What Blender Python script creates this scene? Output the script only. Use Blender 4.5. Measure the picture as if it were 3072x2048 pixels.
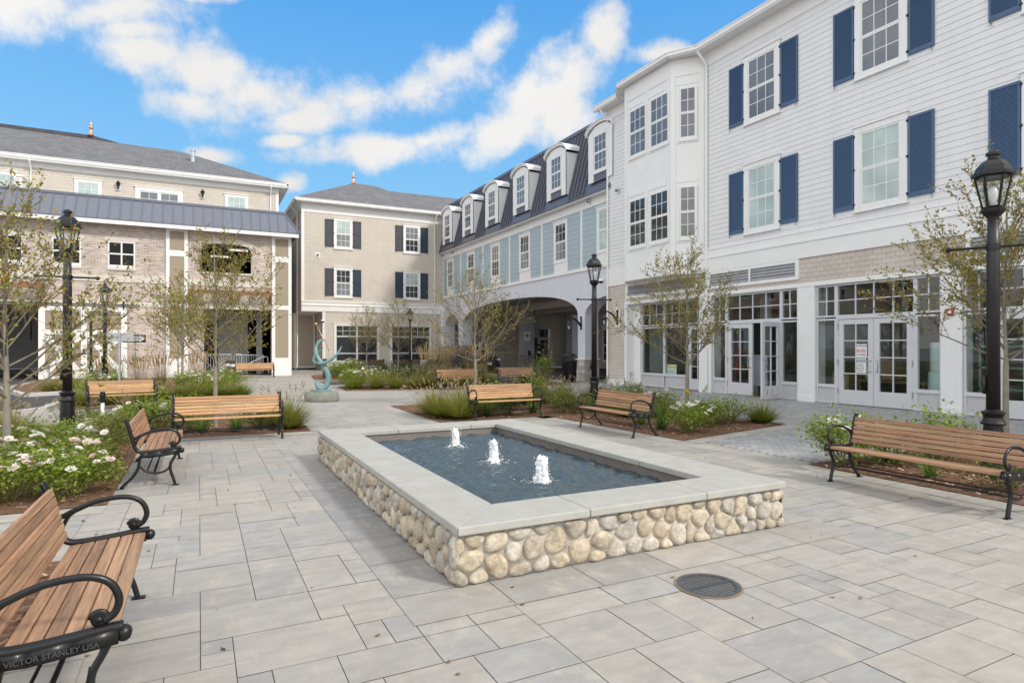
import bpy, bmesh, math, random
from mathutils import Vector, Matrix, noise as mnoise
R=math.radians; rnd=random.Random(7)
scn=bpy.context.scene
for o in list(bpy.data.objects): bpy.data.objects.remove(o)
COL=scn.collection
# ------------------------------------------------------------------ camera, world, sun, exposure
YAW=R(26.9)
cd=bpy.data.cameras.new('camera'); cam=bpy.data.objects.new('camera',cd); COL.objects.link(cam)
cam.location=(0,0,1.6); cam.rotation_euler=(R(90),0,-YAW)
cd.sensor_width=36; cd.lens=36*1850/3072; cd.shift_y=17/3072; cd.clip_start=.05; cd.clip_end=3000
scn.camera=cam
scn.view_settings.view_transform='Standard'; scn.view_settings.look='None'
scn.view_settings.gamma=1; scn.view_settings.exposure=0.0
SUN_DIR=Vector((0.50,-0.80,0.76)).normalized()      # towards the sun
sl=bpy.data.lights.new('sun','SUN'); sl.energy=2.6; sl.angle=R(7); sl.color=(1,.95,.87)
so=bpy.data.objects.new('sun',sl); COL.objects.link(so)
so.rotation_euler=SUN_DIR.to_track_quat('Z','Y').to_euler(); so.location=(20,-20,40)
W=bpy.data.worlds.new('World'); scn.world=W; W.use_nodes=True
nt=W.node_tree; nt.nodes.clear()
def N(t,**k):
    n=nt.nodes.new(t)
    for a,b in k.items(): setattr(n,a,b)
    return n
def L(a,b): nt.links.new(a,b)
def wm(op,a,b=None,c=None):
    n=N('ShaderNodeMath',operation=op)
    for i,x in enumerate((a,b,c)):
        if x is None: continue
        if isinstance(x,(int,float)): n.inputs[i].default_value=x
        else: L(x,n.inputs[i])
    return n.outputs[0]
tc=N('ShaderNodeTexCoord')
sky=N('ShaderNodeTexSky',sky_type='NISHITA'); sky.sun_disc=False
sky.sun_elevation=math.asin(SUN_DIR.z); sky.sun_rotation=math.atan2(SUN_DIR.x,SUN_DIR.y)
sky.air_density=1.0; sky.dust_density=.6; sky.ozone_density=2.0
hs=N('ShaderNodeHueSaturation'); hs.inputs['Saturation'].default_value=1.25; hs.inputs['Value'].default_value=1.45
L(sky.outputs[0],hs.inputs['Color'])
def dotc(vec):
    n=N('ShaderNodeVectorMath',operation='DOT_PRODUCT'); L(tc.outputs['Generated'],n.inputs[0]); n.inputs[1].default_value=vec; return n.outputs['Value']
NB=(math.sin(YAW),math.cos(YAW),0); EB=(math.cos(YAW),-math.sin(YAW),0)    # two fixed compass bearings of the sky map
dn=wm('MAXIMUM',dotc(NB),.03)
ca=wm('DIVIDE',dotc(EB),dn); cb=wm('DIVIDE',dotc((0,0,1)),dn)
cv=N('ShaderNodeCombineXYZ'); L(ca,cv.inputs[0]); L(cb,cv.inputs[1])
nz=N('ShaderNodeTexNoise'); nz.inputs['Scale'].default_value=5.5; nz.inputs['Detail'].default_value=9; nz.inputs['Roughness'].default_value=.6
nz2=N('ShaderNodeTexNoise'); nz2.inputs['Scale'].default_value=2.2; nz2.inputs['Detail'].default_value=4
L(tc.outputs['Generated'],nz.inputs[0]); L(tc.outputs['Generated'],nz2.inputs[0])
clouds=[(-.78,.555,.15,.045,2),(-.66,.545,.12,.03,4),(-.60,.478,.085,.032,-10),(-.62,.515,.06,.02,0),(-.49,.44,.10,.046,-12),(-.43,.41,.085,.045,0),(-.52,.395,.06,.026,-10),
 (-.349,.366,.066,.017,4),(-.25,.40,.075,.03,10),(-.155,.42,.09,.036,18),(-.10,.455,.06,.034,35),(-.036,.498,.05,.026,42),(-.20,.325,.105,.021,4),(-.14,.335,.06,.018,10),
 (.0,.355,.075,.03,30),(.05,.40,.085,.042,40),(.10,.43,.06,.04,50),(.144,.50,.028,.045,0),(.09,.375,.06,.05,30),(-.355,.265,.02,.014,0),(-.49,.308,.03,.012,0),(.235,.475,.04,.014,8),(-.63,.30,.05,.012,-6),(-.50,.57,.05,.012,0),(-.37,.335,.03,.01,0)]
mn=None
for (x,y,rx,ry,an) in clouds:
    m=N('ShaderNodeMapping',vector_type='TEXTURE'); L(cv.outputs[0],m.inputs[0])
    m.inputs['Location'].default_value=(x,y,0); m.inputs['Rotation'].default_value=(0,0,R(an)); m.inputs['Scale'].default_value=(rx*1.04,ry*1.0,1)
    ln=N('ShaderNodeVectorMath',operation='LENGTH'); L(m.outputs[0],ln.inputs[0])
    mn=ln.outputs['Value'] if mn is None else wm('SMOOTH_MIN',mn,ln.outputs['Value'],.07)
nz3=N('ShaderNodeTexNoise'); nz3.inputs['Scale'].default_value=19; nz3.inputs['Detail'].default_value=8; nz3.inputs['Roughness'].default_value=.62; L(tc.outputs['Generated'],nz3.inputs[0])
dist=wm('ADD',wm('ADD',mn,wm('MULTIPLY',wm('SUBTRACT',nz.outputs[0],.5),3.6)),wm('MULTIPLY',wm('SUBTRACT',nz3.outputs[0],.5),2.4))
mr=N('ShaderNodeMapRange',interpolation_type='SMOOTHSTEP'); L(dist,mr.inputs[0])
for i,v in ((1,1.58),(2,.12),(3,0),(4,.98)): mr.inputs[i].default_value=v
# unseen sky behind the camera: broken cloud added to lift the ambient light
mb=N('ShaderNodeMapRange',interpolation_type='SMOOTHSTEP'); L(nz2.outputs[0],mb.inputs[0])
for i,v in ((1,.34),(2,.5),(3,.1),(4,.95)): mb.inputs[i].default_value=v
fr=N('ShaderNodeMapRange'); L(dotc(NB),fr.inputs[0])
for i,v in ((1,.05),(2,.4),(3,0),(4,1)): fr.inputs[i].default_value=v
mx=N('ShaderNodeMix',data_type='FLOAT'); L(fr.outputs[0],mx.inputs[0]); L(mb.outputs[0],mx.inputs[2]); L(mr.outputs[0],mx.inputs[3])
cc=N('ShaderNodeMix',data_type='RGBA'); L(mx.outputs[0],cc.inputs[0])
el=N('ShaderNodeMapRange'); L(dotc((0,0,1)),el.inputs[0])
for i,v in ((1,0),(2,.55),(3,0),(4,1)): el.inputs[i].default_value=v
gr_=N('ShaderNodeMix',data_type='RGBA'); L(el.outputs[0],gr_.inputs[0]); gr_.inputs[6].default_value=(4.0,7.9,10.2,1); gr_.inputs[7].default_value=(.8,4.0,9.6,1)
bl_=N('ShaderNodeMix',data_type='RGBA'); bl_.inputs[0].default_value=.8; L(hs.outputs[0],bl_.inputs[6])
ze=N('ShaderNodeMapRange',interpolation_type='SMOOTHSTEP'); L(dotc((0,0,1)),ze.inputs[0])
for i,v in ((1,.47),(2,.72),(3,0),(4,1)): ze.inputs[i].default_value=v
zm_=N('ShaderNodeMix',data_type='RGBA'); L(ze.outputs[0],zm_.inputs[0]); L(gr_.outputs[2],zm_.inputs[6]); zm_.inputs[7].default_value=(6.6,7.2,7.8,1); L(zm_.outputs[2],bl_.inputs[7])
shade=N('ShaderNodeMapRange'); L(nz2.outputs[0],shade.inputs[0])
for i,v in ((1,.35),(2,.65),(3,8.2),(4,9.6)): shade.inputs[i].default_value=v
bk=N('ShaderNodeMapRange'); L(fr.outputs[0],bk.inputs[0])  # rear clouds boosted above the front ones as extra fill light
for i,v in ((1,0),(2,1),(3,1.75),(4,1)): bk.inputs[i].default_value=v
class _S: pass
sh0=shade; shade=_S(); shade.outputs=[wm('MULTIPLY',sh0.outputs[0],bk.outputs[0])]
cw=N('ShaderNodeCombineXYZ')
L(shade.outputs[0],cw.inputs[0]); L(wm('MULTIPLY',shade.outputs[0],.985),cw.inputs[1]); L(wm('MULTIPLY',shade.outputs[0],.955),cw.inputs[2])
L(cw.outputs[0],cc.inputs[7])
L(bl_.outputs[2],cc.inputs[6])
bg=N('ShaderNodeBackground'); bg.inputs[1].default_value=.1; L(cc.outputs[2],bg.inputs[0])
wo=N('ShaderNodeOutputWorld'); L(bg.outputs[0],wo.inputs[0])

# ------------------------------------------------------------------ materials
MATS={}
def mat(name,col,rough=.6,metal=0,amt=.12,scale=3.0,bump=0,bscale=40,stretch=(1,1,1),attr=False,spec=.5,coat=0,fine=0):
    if name in MATS: return MATS[name]
    m=bpy.data.materials.new(name); m.use_nodes=True; t=m.node_tree; b=t.nodes['Principled BSDF']
    b.inputs['Roughness'].default_value=rough; b.inputs['Metallic'].default_value=metal; b.inputs['Specular IOR Level'].default_value=spec
    b.inputs['Coat Weight'].default_value=coat
    c=t.nodes.new('ShaderNodeTexCoord'); mp=t.nodes.new('ShaderNodeMapping'); mp.inputs['Scale'].default_value=stretch
    t.links.new(c.outputs['Object'],mp.inputs[0])
    n=t.nodes.new('ShaderNodeTexNoise'); n.inputs['Scale'].default_value=scale; n.inputs['Detail'].default_value=6; n.inputs['Roughness'].default_value=.65
    t.links.new(mp.outputs[0],n.inputs[0])
    r=t.nodes.new('ShaderNodeMapRange'); r.inputs[1].default_value=.3; r.inputs[2].default_value=.7; r.inputs[3].default_value=1-amt; r.inputs[4].default_value=1+amt
    t.links.new(n.outputs[0],r.inputs[0])
    vm=t.nodes.new('ShaderNodeVectorMath'); vm.operation='SCALE'; t.links.new(r.outputs[0],vm.inputs['Scale'])
    if attr:
        a=t.nodes.new('ShaderNodeAttribute'); a.attribute_name='Col'; t.links.new(a.outputs['Color'],vm.inputs[0])
    else: vm.inputs[0].default_value=col[:3]
    out=vm.outputs[0]
    if fine:
        n3=t.nodes.new('ShaderNodeTexNoise'); n3.inputs['Scale'].default_value=bscale; n3.inputs['Detail'].default_value=4; t.links.new(mp.outputs[0],n3.inputs[0])
        r3=t.nodes.new('ShaderNodeMapRange'); r3.inputs[1].default_value=.3; r3.inputs[2].default_value=.7; r3.inputs[3].default_value=1-fine; r3.inputs[4].default_value=1+fine
        t.links.new(n3.outputs[0],r3.inputs[0]); v3=t.nodes.new('ShaderNodeVectorMath'); v3.operation='SCALE'; t.links.new(out,v3.inputs[0]); t.links.new(r3.outputs[0],v3.inputs['Scale']); out=v3.outputs[0]
    t.links.new(out,b.inputs['Base Color'])
    if bump:
        n2=t.nodes.new('ShaderNodeTexNoise'); n2.inputs['Scale'].default_value=bscale; n2.inputs['Detail'].default_value=5; t.links.new(mp.outputs[0],n2.inputs[0])
        bp=t.nodes.new('ShaderNodeBump'); bp.inputs['Strength'].default_value=bump; bp.inputs['Distance'].default_value=.01
        t.links.new(n2.outputs[0],bp.inputs['Height']); t.links.new(bp.outputs[0],b.inputs['Normal'])
    MATS[name]=m; return m
def brickmat(name,c1,c2,mortar,bw,rh,ms,axes,rough=.8,bump=.5,off=.5,amt=.1):
    """wall pattern in object space; axes picks which object axis runs along the wall"""
    if name in MATS: return MATS[name]
    m=mat(name,c1,rough,amt=amt,scale=1.2); t=m.node_tree; b=t.nodes['Principled BSDF']
    c=[n for n in t.nodes if n.type=='TEX_COORD'][0]
    sp=t.nodes.new('ShaderNodeSeparateXYZ'); t.links.new(c.outputs['Object'],sp.inputs[0])
    ad=t.nodes.new('ShaderNodeMath'); ad.operation='ADD'; t.links.new(sp.outputs[0],ad.inputs[0]); t.links.new(sp.outputs[1],ad.inputs[1])
    cb_=t.nodes.new('ShaderNodeCombineXYZ'); t.links.new(ad.outputs[0] if axes=='xy' else sp.outputs[axes],cb_.inputs[0]); t.links.new(sp.outputs[2],cb_.inputs[1])
    k=t.nodes.new('ShaderNodeTexBrick'); t.links.new(cb_.outputs[0],k.inputs[0])
    k.inputs['Color1'].default_value=(*c1,1); k.inputs['Color2'].default_value=(*c2,1); k.inputs['Mortar'].default_value=(*mortar,1)
    k.inputs['Scale'].default_value=1; k.inputs['Brick Width'].default_value=bw; k.inputs['Row Height'].default_value=rh; k.inputs['Mortar Size'].default_value=ms; k.inputs['Mortar Smooth'].default_value=.1
    k.offset=off; k.inputs['Bias'].default_value=-.1
    vm=[n for n in t.nodes if n.type=='VECT_MATH'][0]; t.links.new(k.outputs['Color'],vm.inputs[0])
    bp=t.nodes.new('ShaderNodeBump'); bp.inputs['Strength'].default_value=bump; bp.inputs['Distance'].default_value=.006; bp.invert=True
    t.links.new(k.outputs['Fac'],bp.inputs['Height']); t.links.new(bp.outputs[0],b.inputs['Normal'])
    return m
def glassmat(name,col,rough=.03,clear=0.0,tint=(.8,.9,.88)):
    """window pane: glossy coat over what is right behind it; clear>0 lets one look in"""
    if name in MATS: return MATS[name]
    m=bpy.data.materials.new(name); m.use_nodes=True; t=m.node_tree; b=t.nodes['Principled BSDF']; out=t.nodes['Material Output']
    n=t.nodes.new('ShaderNodeTexNoise'); n.inputs['Scale'].default_value=1.3; tc_=t.nodes.new('ShaderNodeTexCoord'); t.links.new(tc_.outputs['Object'],n.inputs[0])
    r=t.nodes.new('ShaderNodeMapRange'); r.inputs[1].default_value=.3; r.inputs[2].default_value=.7; r.inputs[3].default_value=.8; r.inputs[4].default_value=1.2; t.links.new(n.outputs[0],r.inputs[0])
    vm=t.nodes.new('ShaderNodeVectorMath'); vm.operation='SCALE'; vm.inputs[0].default_value=col; t.links.new(r.outputs[0],vm.inputs['Scale'])
    t.links.new(vm.outputs[0],b.inputs['Base Color']); b.inputs['Roughness'].default_value=rough; b.inputs['Specular IOR Level'].default_value=.7
    n2=t.nodes.new('ShaderNodeTexNoise'); n2.inputs['Scale'].default_value=.9; t.links.new(tc_.outputs['Object'],n2.inputs[0])
    bp=t.nodes.new('ShaderNodeBump'); bp.inputs['Strength'].default_value=.12; bp.inputs['Distance'].default_value=.02; t.links.new(n2.outputs[0],bp.inputs['Height']); t.links.new(bp.outputs[0],b.inputs['Normal'])
    if clear:
        tr=t.nodes.new('ShaderNodeBsdfTransparent'); tr.inputs[0].default_value=(*tint,1)
        gl=t.nodes.new('ShaderNodeBsdfGlossy'); gl.inputs['Roughness'].default_value=.01
        ge=t.nodes.new('ShaderNodeNewGeometry'); dp=t.nodes.new('ShaderNodeVectorMath'); dp.operation='DOT_PRODUCT'; t.links.new(ge.outputs['Normal'],dp.inputs[0]); t.links.new(ge.outputs['Incoming'],dp.inputs[1])
        def mm(op,a,b):
            n_=t.nodes.new('ShaderNodeMath'); n_.operation=op
            for i_,x_ in enumerate((a,b)):
                if x_ is None: continue
                if isinstance(x_,(int,float)): n_.inputs[i_].default_value=x_
                else: t.links.new(x_,n_.inputs[i_])
            return n_.outputs[0]
        fz_=mm('ADD',mm('MULTIPLY',mm('POWER',mm('SUBTRACT',1.0,mm('ABSOLUTE',dp.outputs['Value'],None)),5),.9),.085)
        mx_=t.nodes.new('ShaderNodeMixShader'); t.links.new(fz_,mx_.inputs[0]); t.links.new(tr.outputs[0],mx_.inputs[1]); t.links.new(gl.outputs[0],mx_.inputs[2]); t.links.new(mx_.outputs[0],out.inputs[0])
    MATS[name]=m; return m
def emit(name,col,s):
    m=bpy.data.materials.new(name); m.use_nodes=True; b=m.node_tree.nodes['Principled BSDF']; b.inputs['Emission Color'].default_value=(*col,1); b.inputs['Emission Strength'].default_value=s; b.inputs['Base Color'].default_value=(*col,1); return m
white=mat('white_paint',(.80,.80,.80),.45,amt=.03,scale=1.5)
whitew=mat('warm_white_paint',(.80,.79,.77),.45,amt=.03,scale=1.5)
alu=mat('storefront_aluminium',(.60,.61,.64),.4,metal=.0,amt=.03,coat=.1)
alud=mat('grey_panel',(.52,.52,.54),.45,amt=.03)
clap=mat('white_clapboard',(.735,.735,.75),.5,amt=.04,scale=2,stretch=(1,1,.3))
shing_b=brickmat('beige_shingle',(.61,.55,.475),(.655,.595,.52),(.40,.35,.30),.17,.13,.007,'xy',bump=.25,amt=.05)
shing_t=brickmat('taupe_shingle',(.55,.495,.44),(.60,.545,.49),(.36,.32,.29),.24,.136,.006,'xy',bump=.4)
clap_b=mat('taupe_clapboard',(.50,.44,.375),.6,amt=.05)
tan=mat('tan_panel',(.33,.275,.20),.6,amt=.07,scale=6,stretch=(1,1,12))
brick=brickmat('pale_brick',(.37,.285,.245),(.60,.505,.445),(.68,.62,.56),.27,.083,.011,'xy',bump=.8,amt=.14)
cream=mat('cast_stone',(.62,.58,.52),.7,amt=.06)
metal_g=mat('slate_blue_metal',(.155,.17,.215),.38,metal=.25,amt=.05)
metal_d=mat('grey_blue_metal',(.15,.155,.19),.36,metal=.3,amt=.05)
roofm=brickmat('grey_roof_shingle',(.14,.14,.15),(.20,.20,.215),(.09,.09,.10),.30,.07,.008,'xy',rough=.9,bump=.7,amt=.15)
stucco=mat('lilac_stucco',(.63,.645,.72),.85,amt=.05,bump=.4,bscale=120)
bluep=mat('pale_blue_plank',(.37,.46,.51),.55,amt=.04)
navy=mat('navy_shutter',(.055,.11,.215),.45,amt=.08)
charc=mat('charcoal_shutter',(.055,.055,.07),.45,amt=.06)
dnavy=mat('dark_navy_shutter',(.02,.04,.065),.4,amt=.06)
black=mat('black_metal',(.009,.009,.010),.36,amt=.2,coat=.08,spec=.4)
blackr=mat('black_satin_metal',(.02,.02,.022),.42,amt=.2)
dark=mat('dark_interior',(.012,.012,.013),.9,amt=.1)
copper=mat('copper',(.72,.40,.22),.35,metal=.8,amt=.1)
galv=mat('galvanised_steel',(.5,.52,.54),.4,metal=.6,amt=.08)
conc=mat('concrete',(.42,.41,.40),.85,amt=.1,bump=.2)
floorm=mat('interior_floor',(.24,.22,.19),.5)
g_dark=glassmat('pane_dark',(.035,.04,.045)); g_mid=glassmat('pane_grey',(.15,.165,.195)); g_blind=glassmat('pane_blind',(.42,.52,.50),.12); g_curt=glassmat('pane_curtain',(.20,.21,.22),.05)
g_clear=glassmat('pane_clear',(0,0,0),clear=1); g_lamp=glassmat('lamp_glass',(0,0,0),clear=1,tint=(.93,.95,.95))
bulbm=mat('frosted_bulb',(.8,.8,.78),.3)

# ------------------------------------------------------------------ mesh helpers
class MB:
    def __init__(s): s.v=[]; s.f=[]; s.m=[]; s.c=[]
    def poly(s,pts,m=0,c=None):
        i=len(s.v); s.v+= [tuple(p) for p in pts]; s.f.append(tuple(range(i,i+len(pts)))); s.m.append(m); s.c.append(c)
    def hexa(s,p,m=0,c=None):   # 8 corners: bottom loop 0-3, top loop 4-7
        i=len(s.v); s.v+=[tuple(q) for q in p]
        for f in ((3,2,1,0),(4,5,6,7),(0,1,5,4),(1,2,6,5),(2,3,7,6),(3,0,4,7)):
            s.f.append(tuple(i+k for k in f)); s.m.append(m); s.c.append(c)
    def box(s,x0,x1,y0,y1,z0,z1,m=0,c=None):
        s.hexa([(x0,y0,z0),(x1,y0,z0),(x1,y1,z0),(x0,y1,z0),(x0,y0,z1),(x1,y0,z1),(x1,y1,z1),(x0,y1,z1)],m,c)
    def fbox(s,F,s0,s1,z0,z1,o0,o1,m=0,c=None):
        p=F.p; s.hexa([p(s0,z0,o0),p(s1,z0,o0),p(s1,z0,o1),p(s0,z0,o1),p(s0,z1,o0),p(s1,z1,o0),p(s1,z1,o1),p(s0,z1,o1)],m,c)
    def ring(s,cen,ax,r,n,ry=None,up=None,ph=0):
        ax=Vector(ax).normalized(); up=Vector(up) if up else (Vector((0,0,1)) if abs(ax.z)<.9 else Vector((1,0,0)))
        a=ax.cross(up).normalized(); b=a.cross(ax).normalized(); ry=r if ry is None else ry
        i=len(s.v)
        for k in range(n):
            t=2*math.pi*k/n+ph; s.v.append(tuple(Vector(cen)+a*math.cos(t)*r+b*math.sin(t)*ry))
        return i
    def tube(s,pts,rad,n=6,m=0,c=None,cap=True,ry=None,up=None):
        pts=[Vector(p) for p in pts]
        if not isinstance(rad,(list,tuple)): rad=[rad]*len(pts)
        prev=None
        for k,p in enumerate(pts):
            ax=(pts[min(k+1,len(pts)-1)]-pts[max(k-1,0)])
            if ax.length<1e-9: ax=Vector((0,0,1))
            i=s.ring(p,ax,rad[k],n,None if ry is None else (ry if not isinstance(ry,(list,tuple)) else ry[k]),up)
            if prev is not None:
                for q in range(n):
                    s.f.append((prev+q,prev+(q+1)%n,i+(q+1)%n,i+q)); s.m.append(m); s.c.append(c)
            elif cap: s.f.append(tuple(range(i+n-1,i-1,-1))); s.m.append(m); s.c.append(c)
            prev=i
        if cap: s.f.append(tuple(range(prev,prev+n))); s.m.append(m); s.c.append(c)
    def lathe(s,prof,n=16,cen=(0,0,0),m=0,c=None,ph=0,cap=True):
        prev=None; cx,cy,cz=cen
        for (r,z) in prof:
            i=len(s.v)
            for k in range(n):
                t=2*math.pi*k/n+ph; s.v.append((cx+r*math.cos(t),cy+r*math.sin(t),cz+z))
            if prev is not None:
                for q in range(n): s.f.append((prev+q,prev+(q+1)%n,i+(q+1)%n,i+q)); s.m.append(m); s.c.append(c)
            elif cap: s.f.append(tuple(range(i+n-1,i-1,-1))); s.m.append(m); s.c.append(c)
            prev=i
        if cap: s.f.append(tuple(range(prev,prev+n))); s.m.append(m); s.c.append(c)
    def sphere(s,cen,r,n=10,m=0,c=None,sc=(1,1,1)):
        pr=[]
        h=max(4,n//2+1)
        prev=None
        for j in range(h+1):
            a=-math.pi/2+math.pi*j/h; i=len(s.v)
            rr=max(math.cos(a)*r,1e-4)
            for k in range(n):
                t=2*math.pi*k/n; s.v.append((cen[0]+rr*math.cos(t)*sc[0],cen[1]+rr*math.sin(t)*sc[1],cen[2]+math.sin(a)*r*sc[2]))
            if prev is not None:
                for q in range(n): s.f.append((prev+q,prev+(q+1)%n,i+(q+1)%n,i+q)); s.m.append(m); s.c.append(c)
            prev=i
    def build(s,name,mats,parent=None,smooth=False,bevel=0,world=False,loc=None,sub=0):
        me=bpy.data.meshes.new(name); me.from_pydata(s.v,[],s.f)
        if not isinstance(mats,(list,tuple)): mats=[mats]
        for m in mats: me.materials.append(m)
        me.polygons.foreach_set('material_index',s.m)
        if any(c is not None for c in s.c):
            at=me.color_attributes.new('Col','FLOAT_COLOR','CORNER'); d=[]
            for f,c in zip(s.f,s.c): d+= list((*(c or (.5,.5,.5)),1.0))*len(f)
            at.data.foreach_set('color',d)
        if smooth: me.polygons.foreach_set('use_smooth',[True]*len(s.f))
        me.validate(); me.update()
        o=bpy.data.objects.new(name,me); COL.objects.link(o)
        if parent:
            o.parent=parent
            if world and parent.type=='EMPTY': o.location=-parent.location
        if loc: o.location=loc
        if bevel:
            b=o.modifiers.new('bevel','BEVEL'); b.width=bevel; b.segments=2; b.limit_method='ANGLE'
        if sub:
            b=o.modifiers.new('sub','SUBSURF'); b.levels=b.render_levels=sub
        return o
def tag(o,label=None,cat=None,group=None,kind=None):
    if label: o['label']=label
    if cat: o['category']=cat
    if group: o['group']=group
    if kind: o['kind']=kind
    return o
def thing(name,label,cat,loc=(0,0,0),rz=0,group=None):
    o=bpy.data.objects.new(name,None); COL.objects.link(o); o.empty_display_size=.2
    o.location=loc; o.rotation_euler=(0,0,rz); return tag(o,label,cat,group)
def dup(root,loc,rz,label,group=None,sc=None):
    r=root.copy(); COL.objects.link(r); r.location=loc; r.rotation_euler=(0,0,rz)
    if sc: r.scale=(sc,sc,sc)
    tag(r,label,None,group)
    for ch in list(root.children):
        c=ch.copy(); COL.objects.link(c); c.parent=r
        for g in ch.children:
            d=g.copy(); COL.objects.link(d); d.parent=c
    return r
class Fr:
    """facade frame: s runs along the wall, o is outward from it"""
    def __init__(s,O,S,Nn): s.O=Vector((*O,0)); s.S=Vector((*S,0)).normalized(); s.N=Vector((*Nn,0)).normalized()
    def p(s,a,z,o=0): q=s.O+s.S*a+s.N*o; return (q.x,q.y,z)
def text_mesh(body,size,name,m,parent,mw,extrude=.001,align='LEFT',bold=0):
    cu=bpy.data.curves.new(name,'FONT'); cu.body=body; cu.size=size; cu.extrude=extrude; cu.align_x=align; cu.offset=bold
    to=bpy.data.objects.new('tmp',cu); COL.objects.link(to)
    dg=bpy.context.evaluated_depsgraph_get(); me=bpy.data.meshes.new_from_object(to.evaluated_get(dg)); bpy.data.objects.remove(to)
    me.materials.clear(); me.materials.append(m)
    me.transform(mw); o=bpy.data.objects.new(name,me); COL.objects.link(o); o.parent=parent; return o
def axes_m(origin,right,up):
    r=Vector(right).normalized(); u=Vector(up).normalized(); n=r.cross(u)
    M=Matrix(((r.x,u.x,n.x,origin[0]),(r.y,u.y,n.y,origin[1]),(r.z,u.z,n.z,origin[2]),(0,0,0,1))); return M
def courses(mb,F,s0,s1,z0,z1,step,proud=.014,m=0,o=0):
    z=z0
    while z<z1-1e-6:
        zt=min(z+step,z1)
        mb.poly([F.p(s0,z,o+proud),F.p(s1,z,o+proud),F.p(s1,zt,o+.002),F.p(s0,zt,o+.002)],m)
        mb.poly([F.p(s0,z,o),F.p(s1,z,o),F.p(s1,z,o+proud),F.p(s0,z,o+proud)],m)
        for s in (s0,s1): mb.poly([F.p(s,z,o-.01),F.p(s,z,o+proud),F.p(s,zt,o+.002),F.p(s,zt,o-.01)],m)
        z=zt
def wall_holes(mb,F,s0,s1,z0,z1,holes,depth=.25,m=0,mr_=None):
    S=sorted({s0,s1,*[x for h in holes for x in h[:2]]}); Z=sorted({z0,z1,*[x for h in holes for x in h[2:]]})
    S=[x for x in S if s0<=x<=s1]; Z=[x for x in Z if z0<=x<=z1]
    for a,b in zip(S,S[1:]):
        for c,d in zip(Z,Z[1:]):
            ms,mz=(a+b)/2,(c+d)/2
            if any(h[0]<ms<h[1] and h[2]<mz<h[3] for h in holes): continue
            mb.poly([F.p(a,c),F.p(b,c),F.p(b,d),F.p(a,d)],m)
    for h in holes:
        a,b,c,d=h; mm=m if mr_ is None else mr_
        mb.poly([F.p(a,c,0),F.p(a,d,0),F.p(a,d,-depth),F.p(a,c,-depth)],mm); mb.poly([F.p(b,c,0),F.p(b,d,0),F.p(b,d,-depth),F.p(b,c,-depth)],mm)
        mb.poly([F.p(a,d,0),F.p(b,d,0),F.p(b,d,-depth),F.p(a,d,-depth)],mm); mb.poly([F.p(a,c,0),F.p(b,c,0),F.p(b,c,-depth),F.p(a,c,-depth)],mm)
def window(root,F,s0,s1,z0,z1,cols=3,up=None,lo=None,cas=.13,head=.2,o=0.0,sill=True,rows=2,trim=None):
    """double-hung sash window: casing, two sashes with muntins, a pane in each"""
    trim=trim or white; up=up or g_dark; lo=lo or g_dark
    w=MB(); zm=(z0+z1)/2
    if cas:
        w.fbox(F,s0-cas,s0-.002,z0-.12,z1+.002,o,o+.045); w.fbox(F,s1+.002,s1+cas,z0-.12,z1+.002,o,o+.045)
        if head:
            w.fbox(F,s0-cas-.02,s1+cas+.02,z1+.004,z1+head,o,o+.05); w.fbox(F,s0-cas-.05,s1+cas+.05,z1+head+.002,z1+head+.045,o,o+.085)
        w.fbox(F,s0,s1,z0-.12,z0-.002,o,o+.042)
        if sill: w.fbox(F,s0-cas-.03,s1+cas+.03,z0-.155,z0-.122,o,o+.07)
    for (a,b,oo) in ((zm,z1,o+.036),(z0,zm,o+.026)):
        st=.045
        w.fbox(F,s0,s0+st,a,b,o,oo); w.fbox(F,s1-st,s1,a,b,o,oo); w.fbox(F,s0+st,s1-st,b-st,b,o,oo); w.fbox(F,s0+st,s1-st,a,a+st,o,oo-.001)
        for k in range(1,cols):
            x=s0+st+(s1-s0-2*st)*k/cols; w.fbox(F,x-.011,x+.011,a+st,b-st,o,oo-.004)
        for k in range(1,rows):
            z=a+st+(b-a-2*st)*k/rows; w.fbox(F,s0+st,s1-st,z-.011,z+.011,o,oo-.006)
    wo_=w.build('window',trim,root,world=True)
    for (a,b,oo,g) in ((zm,z1,o+.02,up),(z0,zm,o+.016,lo)):
        p=MB(); p.poly([F.p(s0+.02,a,oo),F.p(s1-.02,a,oo),F.p(s1-.02,b,oo),F.p(s0+.02,b,oo)]); p.build('pane',g,wo_)
    return wo_
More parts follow.
